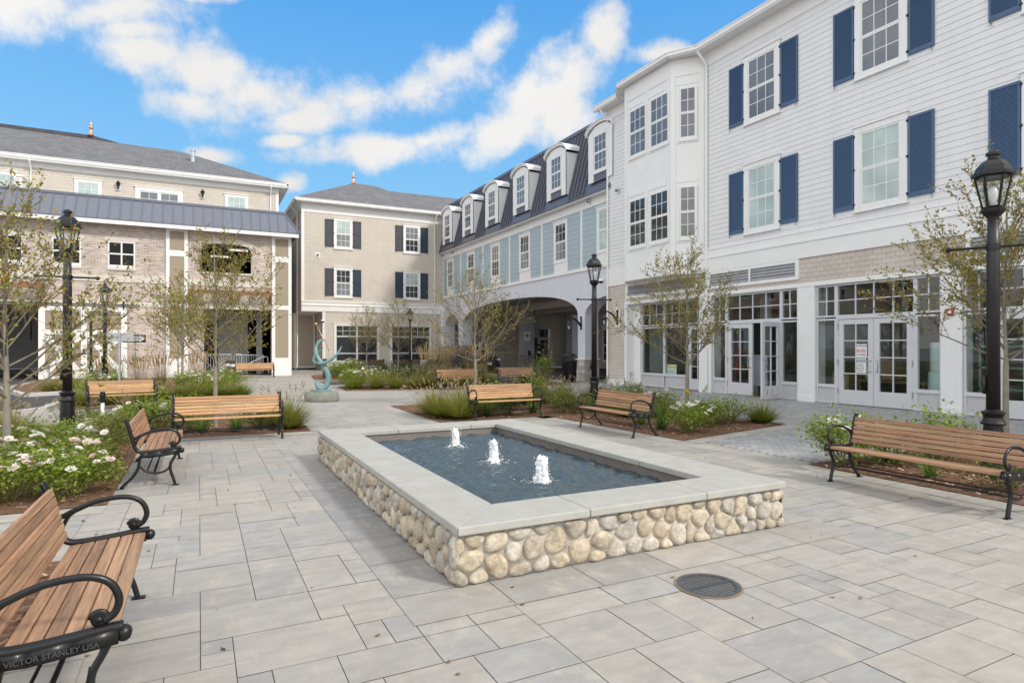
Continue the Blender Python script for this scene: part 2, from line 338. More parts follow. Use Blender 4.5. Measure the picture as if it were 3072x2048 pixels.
def shutter(root,F,s0,s1,z0,z1,m,style='louver',hinge=1,o=.016):
    b=MB(); t=.035
    st=.055
    b.fbox(F,s0,s0+st,z0,z1,o,o+t); b.fbox(F,s1-st,s1,z0,z1,o,o+t); b.fbox(F,s0+st,s1-st,z0,z0+.1,o,o+t-.001); b.fbox(F,s0+st,s1-st,z1-.06,z1,o,o+t-.001)
    if style=='louver':
        n=int((z1-z0-.16)/.048)
        for k in range(n):
            z=z0+.1+(z1-z0-.16)*(k+.5)/n
            p=F.p; b.hexa([p(s0+st,z-.022,o+.024),p(s1-st,z-.022,o+.024),p(s1-st,z-.022,o+.031),p(s0+st,z-.022,o+.031),p(s0+st,z+.022,o+.004),p(s1-st,z+.022,o+.004),p(s1-st,z+.022,o+.011),p(s0+st,z+.022,o+.011)])
        b.fbox(F,s0+st,s1-st,z0+.1,z1-.06,o,o+.003)
    else:
        zm=(z0+z1)/2; b.fbox(F,s0+st,s1-st,zm-.05,zm+.05,o,o+t-.001)
        for (a,c) in ((z0+.1,zm-.05),(zm+.05,z1-.06)):
            b.fbox(F,s0+st,s1-st,a,c,o,o+.012); b.fbox(F,s0+st+.04,s1-st-.04,a+.04,c-.04,o+.012,o+.024)
    so_=b.build('shutter',m,root,world=True)
    h=MB(); sx=s1 if hinge>0 else s0
    for z in (z0+.08,(z0+z1)/2,z1-.12): h.fbox(F,sx-.01,sx+.05,z,z+.05,o-.01,o+.055) if hinge>0 else h.fbox(F,sx-.05,sx+.01,z,z+.05,o-.01,o+.055)
    sx=s0+.05 if hinge>0 else s1-.05
    h.tube([F.p(sx,z0+.0,o+.045),F.p(sx+.01,z0-.04,o+.05),F.p(sx-.025,z0-.075,o+.05),F.p(sx+.0,z0-.11,o+.05),F.p(sx+.03,z0-.09,o+.05)],.008,5)
    h.build('shutter_hardware',black,so_)
def downspout(root,F,s,ztop,o_eave,m=None,zbot=0.05,foot=True):
    d=MB(); pts=[F.p(s,ztop,o_eave),F.p(s,ztop-.12,o_eave),F.p(s,ztop-.45,.075),F.p(s,ztop-.7,.07),F.p(s,2,.07),F.p(s,zbot+.3,.07)]
    pts+= [F.p(s,zbot+.12,.12),F.p(s,zbot,.2)] if foot else [F.p(s,zbot,.07)]
    d.tube(pts,.05,8); return d.build('downspout',m or white,root,smooth=True,world=True)
def gutter(root,F,s0,s1,z,o,m=None,h=.17):
    g=MB(); g.fbox(F,s0,s1,z-h,z-.035,o-.11,o-.02); g.fbox(F,s0,s1,z-.035,z,o-.14,o); g.fbox(F,s0,s1,z-h-.05,z-h,o-.14,o-.05)
    return g.build('gutter',m or white,root,world=True)
# ------------------------------------------------------------------ ground, paving, road, beds
groundm=mat('joint_sand',(.25,.232,.205),.95,amt=.15,scale=8)
g=MB(); g.poly([(-700,-700,-.05),(700,-700,-.05),(700,700,-.05),(-700,700,-.05)]); tag(g.build('ground',conc),kind='structure')
pavem=mat('concrete_paver',(1,1,1),.72,amt=.13,scale=3.2,stretch=(1.0,2.6,1),attr=True,bump=.12,bscale=90,fine=.07)
herrm=mat('grey_paver',(1,1,1),.8,amt=.1,scale=5,attr=True,bump=.15,bscale=90)
t=pavem.node_tree; pb=t.nodes['Principled BSDF']; lk=[l for l in t.links if l.to_socket==pb.inputs['Base Color']][0]; src=lk.from_socket
tcn=[n for n in t.nodes if n.type=='TEX_COORD'][0]
def pn(scale,stretch,detail,lo,hi):
    mp=t.nodes.new('ShaderNodeMapping'); mp.inputs['Scale'].default_value=stretch; t.links.new(tcn.outputs['Object'],mp.inputs[0])
    n=t.nodes.new('ShaderNodeTexNoise'); n.inputs['Scale'].default_value=scale; n.inputs['Detail'].default_value=detail; n.inputs['Roughness'].default_value=.7; t.links.new(mp.outputs[0],n.inputs[0])
    r=t.nodes.new('ShaderNodeMapRange'); r.interpolation_type='SMOOTHSTEP'; r.inputs[1].default_value=lo; r.inputs[2].default_value=hi; t.links.new(n.outputs[0],r.inputs[0]); return r.outputs[0]
for fac,col in ((pn(4.2,(1.3,.7,1),8,.49,.72),(.475,.432,.365)),(pn(3.6,(.6,1.9,1),7,.52,.76),(.295,.288,.28)),(pn(13,(1,1,1),8,.60,.76),(.49,.46,.41))):
    m_=t.nodes.new('ShaderNodeMix'); m_.data_type='RGBA'; f_=t.nodes.new('ShaderNodeMath'); f_.operation='MULTIPLY'; f_.inputs[1].default_value=.66; t.links.new(fac,f_.inputs[0]); t.links.new(f_.outputs[0],m_.inputs[0]); t.links.new(src,m_.inputs[6]); m_.inputs[7].default_value=(*col,1); src=m_.outputs[2]
t.links.new(src,pb.inputs['Base Color'])
def inside(p,poly):
    x,y=p; c=False; n=len(poly)
    for i in range(n):
        x1,y1=poly[i]; x2,y2=poly[(i+1)%n]
        if (y1>y)!=(y2>y) and x<(x2-x1)*(y-y1)/(y2-y1)+x1: c=not c
    return c
BED_L=[(-.83,7.42),(-.83,12.25),(1.9,12.2),(1.98,15.6),(.3,16.2),(-1.6,15.4),(-3.2,15.6),(-4.6,14.5),(-4.6,7.45)]
BED_NL=[(-.86,5.62),(-.86,-1),(-5,-1),(-5,5.6)]
BED_R=[(4.55,12.35),(7.2,12.35),(7.36,8.05),(10.75,8.8),(11.0,12.5),(9.6,16.6),(4.62,16.4)]
BED_NR=[(7.4,5.68),(7.4,-2),(11.2,-2),(11.2,5.7)]
BED_M=[(4.78,22.75),(8.9,21.75),(11.6,22.0),(14.3,22.6),(14.6,25.6),(8,26.2),(5.0,25.4)]
BED_F=[(5.0,31.2),(6.0,29.7),(10,29.9),(15.2,31),(15.2,40.6),(8.2,40.6),(5.6,36)]
BED_LM=[(1.45,20.7),(1.5,24.6),(-.4,27),(-2.4,25.9),(-3.2,24.5),(-3.2,19.2),(-.9,18.9)]
BED_G=[(-5.0,25.0),(-.4,27.05),(1.3,27.6),(1.5,31.5),(.1,36.6),(-3.4,36.6),(-6.9,36.6),(-6.4,30)]
BEDS=dict(BED_L=BED_L,BED_NL=BED_NL,BED_R=BED_R,BED_NR=BED_NR,BED_M=BED_M,BED_F=BED_F,BED_LM=BED_LM,BED_G=BED_G)
ROAD=[(-40,17.95),(-3.95,17.95),(-3.45,18.7),(-3.3,24.6),(-2.6,26.1),(-4.9,24.7),(-7,30),(-7,45),(-40,45)]
DRIVE=[(4.9,26.6),(14.8,26.2),(16.0,26.0),(40,25.5),(40,38),(16.4,38),(15.4,30.6),(6.2,29.4),(4.9,29.6)]
HERR=[(7.62,-3),(16.4,-3),(16.4,22),(11,21),(10.9,13),(7.62,8.6)]
u0,v0=-9.0,-1.0; cs=.158; nu,nv=int(25.4/cs),int(46/cs)
occ=[[0]*nv for _ in range(nu)]
pal=[(.37,.352,.325),(.385,.366,.335),(.36,.348,.33),(.39,.366,.33),(.40,.376,.342),(.375,.355,.328),(.35,.342,.328),(.405,.382,.345)]
FT=(1.53,4.64,3.83,9.05)    # fountain footprint
def is_skip(x,y):
    if FT[0]-.36<x<FT[1]+.36 and FT[2]-.36<y<FT[3]+.36: return True
    return x>7.5 and inside((x,y),HERR)
pv=MB(); pr=random.Random(3)
for j in range(nv):
    for i in range(nu):
        if occ[i][j]: continue
        x,y=u0+i*cs,v0+j*cs
        if is_skip(x+cs/2,y+cs/2): continue
        opts=[(4,3),(2,3),(3,3),(3,2),(2,2),(4,2),(3,1),(2,1),(2,4),(1,2)]; wts=[2.5,7,3,7,4,2,1,1,1.5,1]
        tall=pr.random()<.5
        cand=[]
        for _ in range(6):
            a,b=pr.choices(opts,wts)[0]
            cand.append((a,b))
        cand+=[(2,1),(1,1)]
        for a,b in cand:
            if i+a>nu or j+b>nv: continue
            if any(occ[i+p][j+q] or is_skip(x+(p+.5)*cs,y+(q+.5)*cs) for p in range(a) for q in range(b)): continue
            for p in range(a):
                for q in range(b): occ[i+p][j+q]=1
            gpx=.0025; z=pr.uniform(-.0012,.0008); c=pr.choice(pal); k=pr.uniform(.89,.99)
            X0,X1,Y0,Y1=x+gpx,x+a*cs-gpx,y+gpx,y+b*cs-gpx
            pv.poly([(X0,Y0,z),(X1,Y0,z),(X1,Y1,z),(X0,Y1,z)],0,tuple(q*k for q in c)); break
# darker border course round the fountain and edging slabs along the beds
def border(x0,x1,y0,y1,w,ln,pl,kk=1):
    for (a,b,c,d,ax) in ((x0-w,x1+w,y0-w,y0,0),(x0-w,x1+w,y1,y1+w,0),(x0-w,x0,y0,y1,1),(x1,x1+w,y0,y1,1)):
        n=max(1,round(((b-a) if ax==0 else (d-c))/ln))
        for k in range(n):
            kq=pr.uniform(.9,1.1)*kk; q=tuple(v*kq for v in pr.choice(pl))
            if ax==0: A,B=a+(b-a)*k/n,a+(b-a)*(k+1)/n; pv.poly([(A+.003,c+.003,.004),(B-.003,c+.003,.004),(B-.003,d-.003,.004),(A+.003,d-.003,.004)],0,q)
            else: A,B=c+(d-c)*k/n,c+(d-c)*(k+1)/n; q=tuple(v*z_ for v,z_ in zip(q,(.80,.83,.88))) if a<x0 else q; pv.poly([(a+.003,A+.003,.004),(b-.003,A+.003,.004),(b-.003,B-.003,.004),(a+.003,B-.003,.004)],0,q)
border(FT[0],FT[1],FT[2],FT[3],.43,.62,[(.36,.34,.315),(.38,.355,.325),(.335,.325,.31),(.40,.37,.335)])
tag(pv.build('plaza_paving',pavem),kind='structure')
g=MB(); g.poly([(-12,-2,-.008),(16.6,-2,-.008),(16.6,46,-.008),(-12,46,-.008)]); tag(g.build('paving_base',groundm),kind='structure')
# edging strip (narrow slabs) along bed fronts
def strip(mb,p,q,w,side,ln,z=.0035,pl=pal):
    p=Vector((*p,0)); q=Vector((*q,0)); d=(q-p); n=max(1,round(d.length/ln)); t=d.normalized(); s=Vector((-t.y,t.x,0))*w*side
    for k in range(n):
        a=p+d*k/n+t*.003; b=p+d*(k+1)/n-t*.003; c=pr.choice(pl); kk=pr.uniform(.95,1.08)
        mb.poly([(a.x,a.y,z),(b.x,b.y,z),(b.x+s.x,b.y+s.y,z),(a.x+s.x,a.y+s.y,z)],0,tuple(x*kk for x in c))
eb=MB()
for a,b,sd in (((-.83,7.42),(-.83,12.25),-1),((-.83,12.25),(1.9,12.2),-1),((1.9,12.2),(1.98,15.6),-1),((4.55,12.35),(7.2,12.35),-1),((7.2,12.35),(7.36,8.05),-1),((4.62,16.4),(4.55,12.35),-1),
  ((7.4,5.68),(7.4,-2),-1),((-.86,-1),(-.86,5.62),-1),((-.86,5.62),(-5,5.6),-1),((-4.6,7.45),(-.83,7.42),-1),((7.36,8.05),(10.75,8.8),-1),((4.78,22.75),(8.9,21.75),-1)):
    strip(eb,a,b,.33,sd,.62)
tag(eb.build('edging_paving',pavem),kind='structure')
# herringbone of small pavers by the storefront
hb=MB(); pl2=[(.33,.335,.35),(.36,.36,.37),(.30,.305,.32),(.38,.375,.37),(.34,.335,.335)]
a45=R(45); ca_,sa_=math.cos(a45),math.sin(a45); w_=.105
for i in range(-150,190):
    for j in range(-150,190):
        k=(i-j)%4
        if k==0: r=(i,j,2,1)
        elif k==3: r=(i,j,1,2)
        else: continue
        x0,y0,aw,bh=r[0]*w_,r[1]*w_,r[2]*w_,r[3]*w_
        cxm,cym=x0+aw/2,y0+bh/2; X=11.5+cxm*ca_-cym*sa_; Y=9.5+cxm*sa_+cym*ca_
        if not inside((X,Y),HERR) or X>16.35: continue
        q=[]
        for (px,py) in ((x0+.002,y0+.002),(x0+aw-.002,y0+.002),(x0+aw-.002,y0+bh-.002),(x0+.002,y0+bh-.002)):
            q.append((11.5+px*ca_-py*sa_,9.5+px*sa_+py*ca_,.0))
        kk=pr.uniform(.88,1.1); c2=pr.choice(pl2); hb.poly(q,0,tuple(v*kk for v in c2))
tag(hb.build('herringbone_paving',herrm),kind='structure')
asph=mat('asphalt',(.06,.058,.06),.9,amt=.2,scale=.5,bump=.5,bscale=180)
def sheet(name,poly,z,m):
    b=MB(); b.poly([(x,y,z) for x,y in poly]); return tag(b.build(name,m),kind='structure')
sheet('road',ROAD,.006,asph); sheet('driveway',DRIVE,.006,asph)
kerbm=mat('granite_kerb',(.50,.49,.47),.8,amt=.1,scale=12)
def kerb(pts,w=.16,h=.13):
    b=MB()
    for p,q in zip(pts,pts[1:]):
        p=Vector((*p,0)); q=Vector((*q,0)); d=q-p; t=d.normalized(); s=Vector((-t.y,t.x,0))*w; n=max(1,round(d.length/1.5))
        for k in range(n):
            a=p+d*k/n+t*.004; c=p+d*(k+1)/n-t*.004
            b.hexa([(a.x,a.y,-.04),(c.x,c.y,-.04),(c.x+s.x,c.y+s.y,-.04),(a.x+s.x,a.y+s.y,-.04),(a.x,a.y,h),(c.x,c.y,h),(c.x+s.x,c.y+s.y,h),(a.x+s.x,a.y+s.y,h)])
    return tag(b.build('kerb',kerbm,bevel=.012),kind='structure')
kerb([(-30,17.75),(-3.95,17.75),(-3.35,18.7),(-3.25,24.4)]); kerb([(-1.2,27.2),(-4.95,24.75),(-6.9,30.2)])
mulchm=mat('bark_mulch',(.17,.088,.05),.95,amt=.45,scale=30,bump=1.0,bscale=60)
chipm=mat('mulch_chip',(1,1,1),.9,amt=.15,attr=True)
chips=MB(); cr=random.Random(5)
def tri_area(poly):
    return abs(sum(poly[i][0]*poly[(i+1)%len(poly)][1]-poly[(i+1)%len(poly)][0]*poly[i][1] for i in range(len(poly))))/2
for name,poly in BEDS.items():
    bm=bmesh.new(); vs=[bm.verts.new((x,y,.012)) for x,y in poly]; f=bm.faces.new(vs)
    bmesh.ops.triangulate(bm,faces=[f])
    for _ in range(5): bmesh.ops.subdivide_edges(bm,edges=[e for e in bm.edges if e.calc_length()>.28],cuts=1,use_grid_fill=False)
    bmesh.ops.triangulate(bm,faces=[f for f in bm.faces if len(f.verts)>3])
    for v in bm.verts:
        if not v.is_boundary: v.co.z=.03+.022*mnoise.noise(v.co*3)+.012*mnoise.noise(v.co*9)
    bm.normal_update()
    me=bpy.data.meshes.new('mulch_bed'); bm.to_mesh(me); bm.free(); me.materials.append(mulchm)
    for p in me.polygons: p.use_smooth=True
    o=bpy.data.objects.new('mulch_bed',me); COL.objects.link(o); tag(o,kind='structure')
    xs=[p[0] for p in poly]; ys=[p[1] for p in poly]
    near=min(ys)<13; n=int(tri_area(poly)*(260 if near else 45))
    for _ in range(min(n,5200)):
        x,y=cr.uniform(min(xs),max(xs)),cr.uniform(min(ys),max(ys))
        if not inside((x,y),poly): continue
        z=.035+.02*mnoise.noise(Vector((x,y,.01))*3)+cr.uniform(0,.012); l=cr.uniform(.012,.045); w=cr.uniform(.004,.012); a=cr.uniform(0,6.3); ti=cr.uniform(-.4,.4)
        dx,dy=math.cos(a)*l,math.sin(a)*l; ex,ey=-math.sin(a)*w,math.cos(a)*w; h=ti*l
        c=cr.choice([(.24,.13,.07),(.16,.08,.045),(.32,.19,.11),(.11,.055,.035),(.50,.38,.26),(.28,.15,.08)])
        chips.poly([(x-dx-ex,y-dy-ey,z-h),(x+dx-ex,y+dy-ey,z+h),(x+dx+ex,y+dy+ey,z+h+.004),(x-dx+ex,y-dy+ey,z-h+.004)],0,c)
tag(chips.build('mulch_chips',chipm),kind='stuff',label='loose brown bark chips lying over the planting beds',cat='mulch')
lit=MB()
for _ in range(230):
    x,y=cr.uniform(-1,8),cr.uniform(2.4,18)
    if FT[0]-.1<x<FT[1]+.1 and FT[2]-.1<y<FT[3]+.1: continue
    if any(inside((x,y),b) for b in BEDS.values()): continue
    l=cr.uniform(.008,.022); a=cr.uniform(0,6.3); c=cr.choice([(.20,.09,.04),(.12,.06,.035),(.26,.14,.06),(.06,.04,.03)])
    dx,dy=math.cos(a)*l,math.sin(a)*l
    lit.poly([(x-dx,y-dy,.004),(x+dy*.6,y-dx*.6,.006),(x+dx,y+dy,.014),(x-dy*.6,y+dx*.6,.008)],0,c)
tag(lit.build('leaf_litter',chipm),kind='stuff',label='small brown fallen leaves scattered over the paving',cat='leaves')
# ------------------------------------------------------------------ fountain
_off=[0]
def pn2(t,tcn,scale,lo,hi):
    _off[0]+=7.3
    mp=t.nodes.new('ShaderNodeMapping'); mp.inputs['Location'].default_value=(_off[0],_off[0]*.7,0); t.links.new(tcn.outputs['Object'],mp.inputs[0])
    n=t.nodes.new('ShaderNodeTexNoise'); n.inputs['Scale'].default_value=scale; n.inputs['Detail'].default_value=7; n.inputs['Roughness'].default_value=.7; t.links.new(mp.outputs[0],n.inputs[0])
    r=t.nodes.new('ShaderNodeMapRange'); r.interpolation_type='SMOOTHSTEP'; r.inputs[1].default_value=lo; r.inputs[2].default_value=hi; t.links.new(n.outputs[0],r.inputs[0]); return r.outputs[0]
FX0,FX1,FY0,FY1=FT
mortar=mat('mortar',(.55,.51,.46),.95,amt=.12,bump=.5,bscale=90)
stonem=mat('river_stone',(1,1,1),.8,amt=.38,scale=13,attr=True,bump=.5,bscale=55,fine=.12)
slate=mat('bluestone',(.405,.40,.368),.72,amt=.09,scale=5,fine=.05,bump=.12,bscale=150)
lining=mat('basin_lining',(.19,.165,.15),.6,amt=.15)
fo=thing('fountain','low rectangular fountain with rounded river stone sides and grey-green bluestone coping','fountain',((FX0+FX1)/2,(FY0+FY1)/2,0))
core=MB(); ZT=.352
for (a,b,c,d) in ((FX0+.004,FX1-.004,FY0+.004,FY0+.33),(FX0+.03,FX1-.03,FY1-.33,FY1-.03),(FX0+.03,FX0+.33,FY0+.33,FY1-.33),(FX1-.33,FX1-.03,FY0+.33,FY1-.33)): core.box(a,b,c,d,-.02,ZT)
fr_=random.Random(11)
def ico():
    bm=bmesh.new(); bmesh.ops.create_icosphere(bm,subdivisions=2,radius=1); v=[x.co.copy() for x in bm.verts]; f=[[q.index for q in p.verts] for p in bm.faces]; bm.free(); return v,f
IV,IF=ico()
spal=[(.44,.36,.26),(.49,.42,.32),(.52,.46,.375),(.42,.365,.295),(.37,.32,.26),(.47,.395,.285),(.53,.48,.405),(.42,.39,.345),(.49,.415,.30),(.46,.39,.30)]
t=stonem.node_tree; pb=t.nodes['Principled BSDF']; src=[l for l in t.links if l.to_socket==pb.inputs['Base Color']][0].from_socket; tcn=[n for n in t.nodes if n.type=='TEX_COORD'][0]
for fac,col,k_ in ((pn2(t,tcn,11,.50,.70),(.56,.53,.48),.75),(pn2(t,tcn,8,.56,.76),(.36,.235,.11),.65),(pn2(t,tcn,30,.58,.74),(.20,.18,.155),.55)):
    m_=t.nodes.new('ShaderNodeMix'); m_.data_type='RGBA'; f_=t.nodes.new('ShaderNodeMath'); f_.operation='MULTIPLY'; f_.inputs[1].default_value=k_; t.links.new(fac,f_.inputs[0]); t.links.new(f_.outputs[0],m_.inputs[0]); t.links.new(src,m_.inputs[6]); m_.inputs[7].default_value=(*col,1); src=m_.outputs[2]
t.links.new(src,pb.inputs['Base Color'])
def stones(F,length):
    """fitted fieldstones: cells of a jittered point set, rounded and domed"""
    H=ZT-.006; pts=[]
    for (dm,tries) in ((.150,160),(.118,420),(.09,500)):
        for _ in range(int(tries*length)):
            p=(fr_.uniform(.0,length),fr_.uniform(.015,H-.01))
            if all(math.hypot((p[0]-q[0])*.92,p[1]-q[1])>(dm+q[2])*.5 for q in pts): pts.append((*p,dm))
    for (x,z,dm) in pts:
        poly=[(max(-.02,x-.2),0),(min(length+.02,x+.2),0),(min(length+.02,x+.2),H),(max(-.02,x-.2),H)]
        for (x2,z2,d2) in pts:
            if (x2,z2)==(x,z) or abs(x2-x)>.4: continue
            dx,dz=x2-x,z2-z; dd=math.hypot(dx,dz); k=.5+.5*(dm-d2)/dd*.35; mx_,mz_=x+dx*k,z+dz*k; out=[]
            for i in range(len(poly)):
                a,b=poly[i],poly[(i+1)%len(poly)]; fa=(a[0]-mx_)*dx+(a[1]-mz_)*dz; fb_=(b[0]-mx_)*dx+(b[1]-mz_)*dz
                if fa<=0: out.append(a)
                if fa*fb_<0: t=fa/(fa-fb_); out.append((lerp_(a[0],b[0],t),lerp_(a[1],b[1],t)))
            poly=out
            if len(poly)<3: break
        if len(poly)<3: continue
        cx_=sum(p[0] for p in poly)/len(poly); cz_=sum(p[1] for p in poly)/len(poly)
        for _ in range(3):
            o=[]
            for i in range(len(poly)):
                a,b=poly[i],poly[(i+1)%len(poly)]; o+= [(a[0]*.74+b[0]*.26,a[1]*.74+b[1]*.26),(a[0]*.26+b[0]*.74,a[1]*.26+b[1]*.74)]
            poly=o
        kc=fr_.uniform(.86,1.06); c=tuple(v*kc for v in fr_.choice(spal)); sd=fr_.uniform(0,99); dp=fr_.uniform(.034,.05); tilt=(fr_.uniform(-.12,.12),fr_.uniform(-.12,.12)); rings=[]
        for (sc,de) in ((.965,-.02),(.955,.12),(.91,.48),(.78,.80),(.55,.95),(.25,1.0)):
            i0=len(core.v)
            for (a,b) in poly:
                da,db=(a-cx_)*sc,(b-cz_)*sc; nn=.22*mnoise.noise(Vector((da*17+sd,db*17,sd)))+.10*mnoise.noise(Vector((da*48+sd,db*48,sd)))
                core.v.append(F.p(cx_+da,min(max(cz_+db,.0),ZT-.004),-.012+dp*(de+(nn+ (da*tilt[0]+db*tilt[1])*8 if de>.3 else 0))))
            rings.append(i0)
        n=len(poly)
        for a,b in zip(rings,rings[1:]):
            for q in range(n): core.f.append((a+q,a+(q+1)%n,b+(q+1)%n,b+q)); core.m.append(1); core.c.append(c)
        core.f.append(tuple(range(rings[-1],rings[-1]+n))); core.m.append(1); core.c.append(c)
lerp_=lambda a,b,t: a+(b-a)*t
stones(Fr((FX0,FY0),(1,0),(0,-1)),FX1-FX0); stones(Fr((FX0,FY1),(0,-1),(-1,0)),FY1-FY0)
stones(Fr((FX1,FY0),(0,1),(1,0)),FY1-FY0); stones(Fr((FX1,FY1),(-1,0),(0,1)),FX1-FX0)
w_o=core.build('stone_wall',[mortar,stonem],fo,smooth=True,world=True)
# coping slabs, mitred at the corners
O0,O1,P0,P1=1.515,4.645,3.775,9.15; I0,I1,J0,J1=1.985,4.12,4.25,8.68; zb,zt=ZT,.412
def slab(pts):
    b=MB(); n=len(pts); b.v=[(x,y,zb) for x,y in pts]+[(x,y,zt) for x,y in pts]
    b.f=[tuple(range(n-1,-1,-1)),tuple(range(n,2*n))]+[(i,(i+1)%n,n+(i+1)%n,n+i) for i in range(n)]; b.m=[0]*len(b.f); b.c=[None]*len(b.f)
    b.build('coping_slab',slate,fo,world=True,bevel=.009)
e=.0025
def lerp(a,b,t): return a+(b-a)*t
nx,ny=3,5
for (yo,yi) in ((P0,J0),(P1,J1)):
    xs=[O0,lerp(O0,O1,.335),lerp(O0,O1,.70),O1]
    for k in range(3):
        a,b=xs[k],xs[k+1]; sgn=1 if yi>yo else -1
        la=(a+e,yo),(I0+e if k==0 else a+e,yi); lb=(b-e,yo),(I1-e if k==2 else b-e,yi)
        pts=[la[0],lb[0],lb[1],la[1]]; slab(pts if sgn>0 else pts[::-1])
for (xo,xi) in ((O0,I0),(O1,I1)):
    ys=[P0,lerp(P0,P1,.26),lerp(P0,P1,.45),lerp(P0,P1,.63),lerp(P0,P1,.80),P1]
    for k in range(5):
        a,b=ys[k],ys[k+1]; la=(xo,a+e*2),(xi,(J0 if k==0 else a)+e*2); lb=(xo,b-e*2),(xi,(J1 if k==4 else b)-e*2)
        pts=[la[0],la[1],lb[1],lb[0]]; slab(pts if xi>xo else pts[::-1])
b=MB()
for (x0,y0,x1,y1) in ((I0,J0,I1,J0),(I1,J0,I1,J1),(I1,J1,I0,J1),(I0,J1,I0,J0)):
    cx_,cy_=(I0+I1)/2,(J0+J1)/2
    def inw(x,y,d=.0): return (x+(-d if x<cx_ else d),y+(-d if y<cy_ else d))
    p,q=inw(x0,y0,.022),inw(x1,y1,.022); b.poly([(*p,-.1),(*q,-.1),(*q,zb-.002),(*p,zb-.002)])
b.poly([(I0-.04,J0-.04,-.1),(I1+.04,J0-.04,-.1),(I1+.04,J1+.04,-.1),(I0-.04,J1+.04,-.1)])
b.build('basin_lining',lining,fo,world=True)
JETS=[(3.07,7.72),(3.07,6.52),(3.05,5.36)]
WZ=.262
wat=bpy.data.materials.new('fountain_water'); wat.use_nodes=True; t=wat.node_tree; pb=t.nodes['Principled BSDF']
pb.inputs['Base Color'].default_value=(.055,.078,.090,1); pb.inputs['Roughness'].default_value=.06; pb.inputs['IOR'].default_value=1.33; pb.inputs['Specular IOR Level'].default_value=1.0
n1=t.nodes.new('ShaderNodeTexNoise'); n1.inputs['Scale'].default_value=19; n1.inputs['Detail'].default_value=3; t1=t.nodes.new('ShaderNodeTexCoord'); t.links.new(t1.outputs['Object'],n1.inputs[0])
b1=t.nodes.new('ShaderNodeBump'); b1.inputs['Strength'].default_value=.6; b1.inputs['Distance'].default_value=.016; t.links.new(n1.outputs[0],b1.inputs['Height']); t.links.new(b1.outputs[0],pb.inputs['Normal'])
b=MB(); NX,NY=150,310
def wz(x,y):
    z=0
    for k,(jx,jy) in enumerate(JETS):
        d=math.hypot(x-jx,y-jy); z+=.011*math.sin(d*34+k+2.2*mnoise.noise(Vector((x*3,y*3,k))))*math.exp(-d*1.25)
    return z+.034*mnoise.noise(Vector((x*6,y*7,0)))+.020*mnoise.noise(Vector((x*14,y*17,3)))+.006*mnoise.noise(Vector((x*33,y*37,5)))
for j in range(NY+1):
    for i in range(NX+1):
        x=I0-.021+(I1-I0+.042)*i/NX; y=J0-.021+(J1-J0+.042)*j/NY; b.v.append((x,y,WZ+wz(x,y)))
for j in range(NY):
    for i in range(NX):
        q=j*(NX+1)+i; b.f.append((q,q+1,q+NX+2,q+NX+1)); b.m.append(0); b.c.append(None)
tag(b.build('water',wat,smooth=True),kind='structure')
foam=mat('foam',(.88,.90,.92),.35,amt=.05); 
fb=foam.node_tree.nodes['Principled BSDF']; fb.inputs['Subsurface Weight'].default_value=.4; fb.inputs['Subsurface Radius'].default_value=(.03,.03,.03)
jl=['white foamy water jet farthest from the camera, near the far coping','white foamy water jet in the middle of the row of three','white foamy water jet nearest the front coping, the widest of the three']
for k,(jx,jy) in enumerate(JETS):
    jr=random.Random(40+k); Hh=(.235,.245,.25)[k]
    b=MB(); nr=20; n=14; lean=jr.uniform(-.12,.12)
    for j in range(nr+1):
        tt=j/nr; rad=(.040+.012*(k==2))*(1-.30*tt)*(1 if tt<.9 else math.sqrt(max(0.02,(1-tt)/.1)))+.03*math.exp(-tt*12)
        for i in range(n):
            a=2*math.pi*i/n; rr=rad*(1+.5*mnoise.noise(Vector((math.cos(a)*1.6,math.sin(a)*1.6,tt*6+k*9)))); b.v.append((rr*math.cos(a)+lean*tt*tt*.2,rr*math.sin(a),tt*Hh*.96-.02))
    for j in range(nr):
        for i in range(n): b.f.append((j*n+i,j*n+(i+1)%n,(j+1)*n+(i+1)%n,(j+1)*n+i)); b.m.append(0); b.c.append(None)
    b.f.append(tuple(range(nr*n,nr*n+n))); b.m.append(0); b.c.append(None)
    for _ in range(260):
        a=jr.uniform(0,6.3); tt=jr.random()**.9; rad=(.044+.014*(k==2))*(1-.25*tt)+.03*math.exp(-tt*9); rr=rad*jr.uniform(.5,1.05)
        b.sphere((rr*math.cos(a)+lean*tt*tt*.2,rr*math.sin(a),tt*Hh*jr.uniform(.9,1.0)),jr.uniform(.009,.022)*(1.1-.35*tt),8,sc=(1,1,jr.uniform(1,2.0)))
    root=thing('water_jet',jl[k],'water jet',(jx,jy,WZ),0,'water jets of the fountain'); b.build('water_column',foam,root,smooth=True); b=MB()
    for _ in range(110):     # droplets and foam at the foot
        a=jr.uniform(0,6.3); tt=jr.random(); rr=.035+.05*jr.random()+.07*(1-tt)**3*jr.random(); b.sphere((rr*math.cos(a),rr*math.sin(a),tt*Hh*1.03),jr.uniform(.002,.006),5)
    for _ in range(150):
        a=jr.uniform(0,6.3); rr=abs(jr.gauss(0,.07))+.045; x,y=rr*math.cos(a)*1.25,rr*math.sin(a); b.sphere((x,y,wz(jx+x,jy+y)+.001),jr.uniform(.003,.012)*(1.3 if rr<.09 else .8),5,sc=(1.4,1,.25))
    tag(b.build('spray',foam,root,smooth=True),kind='stuff')
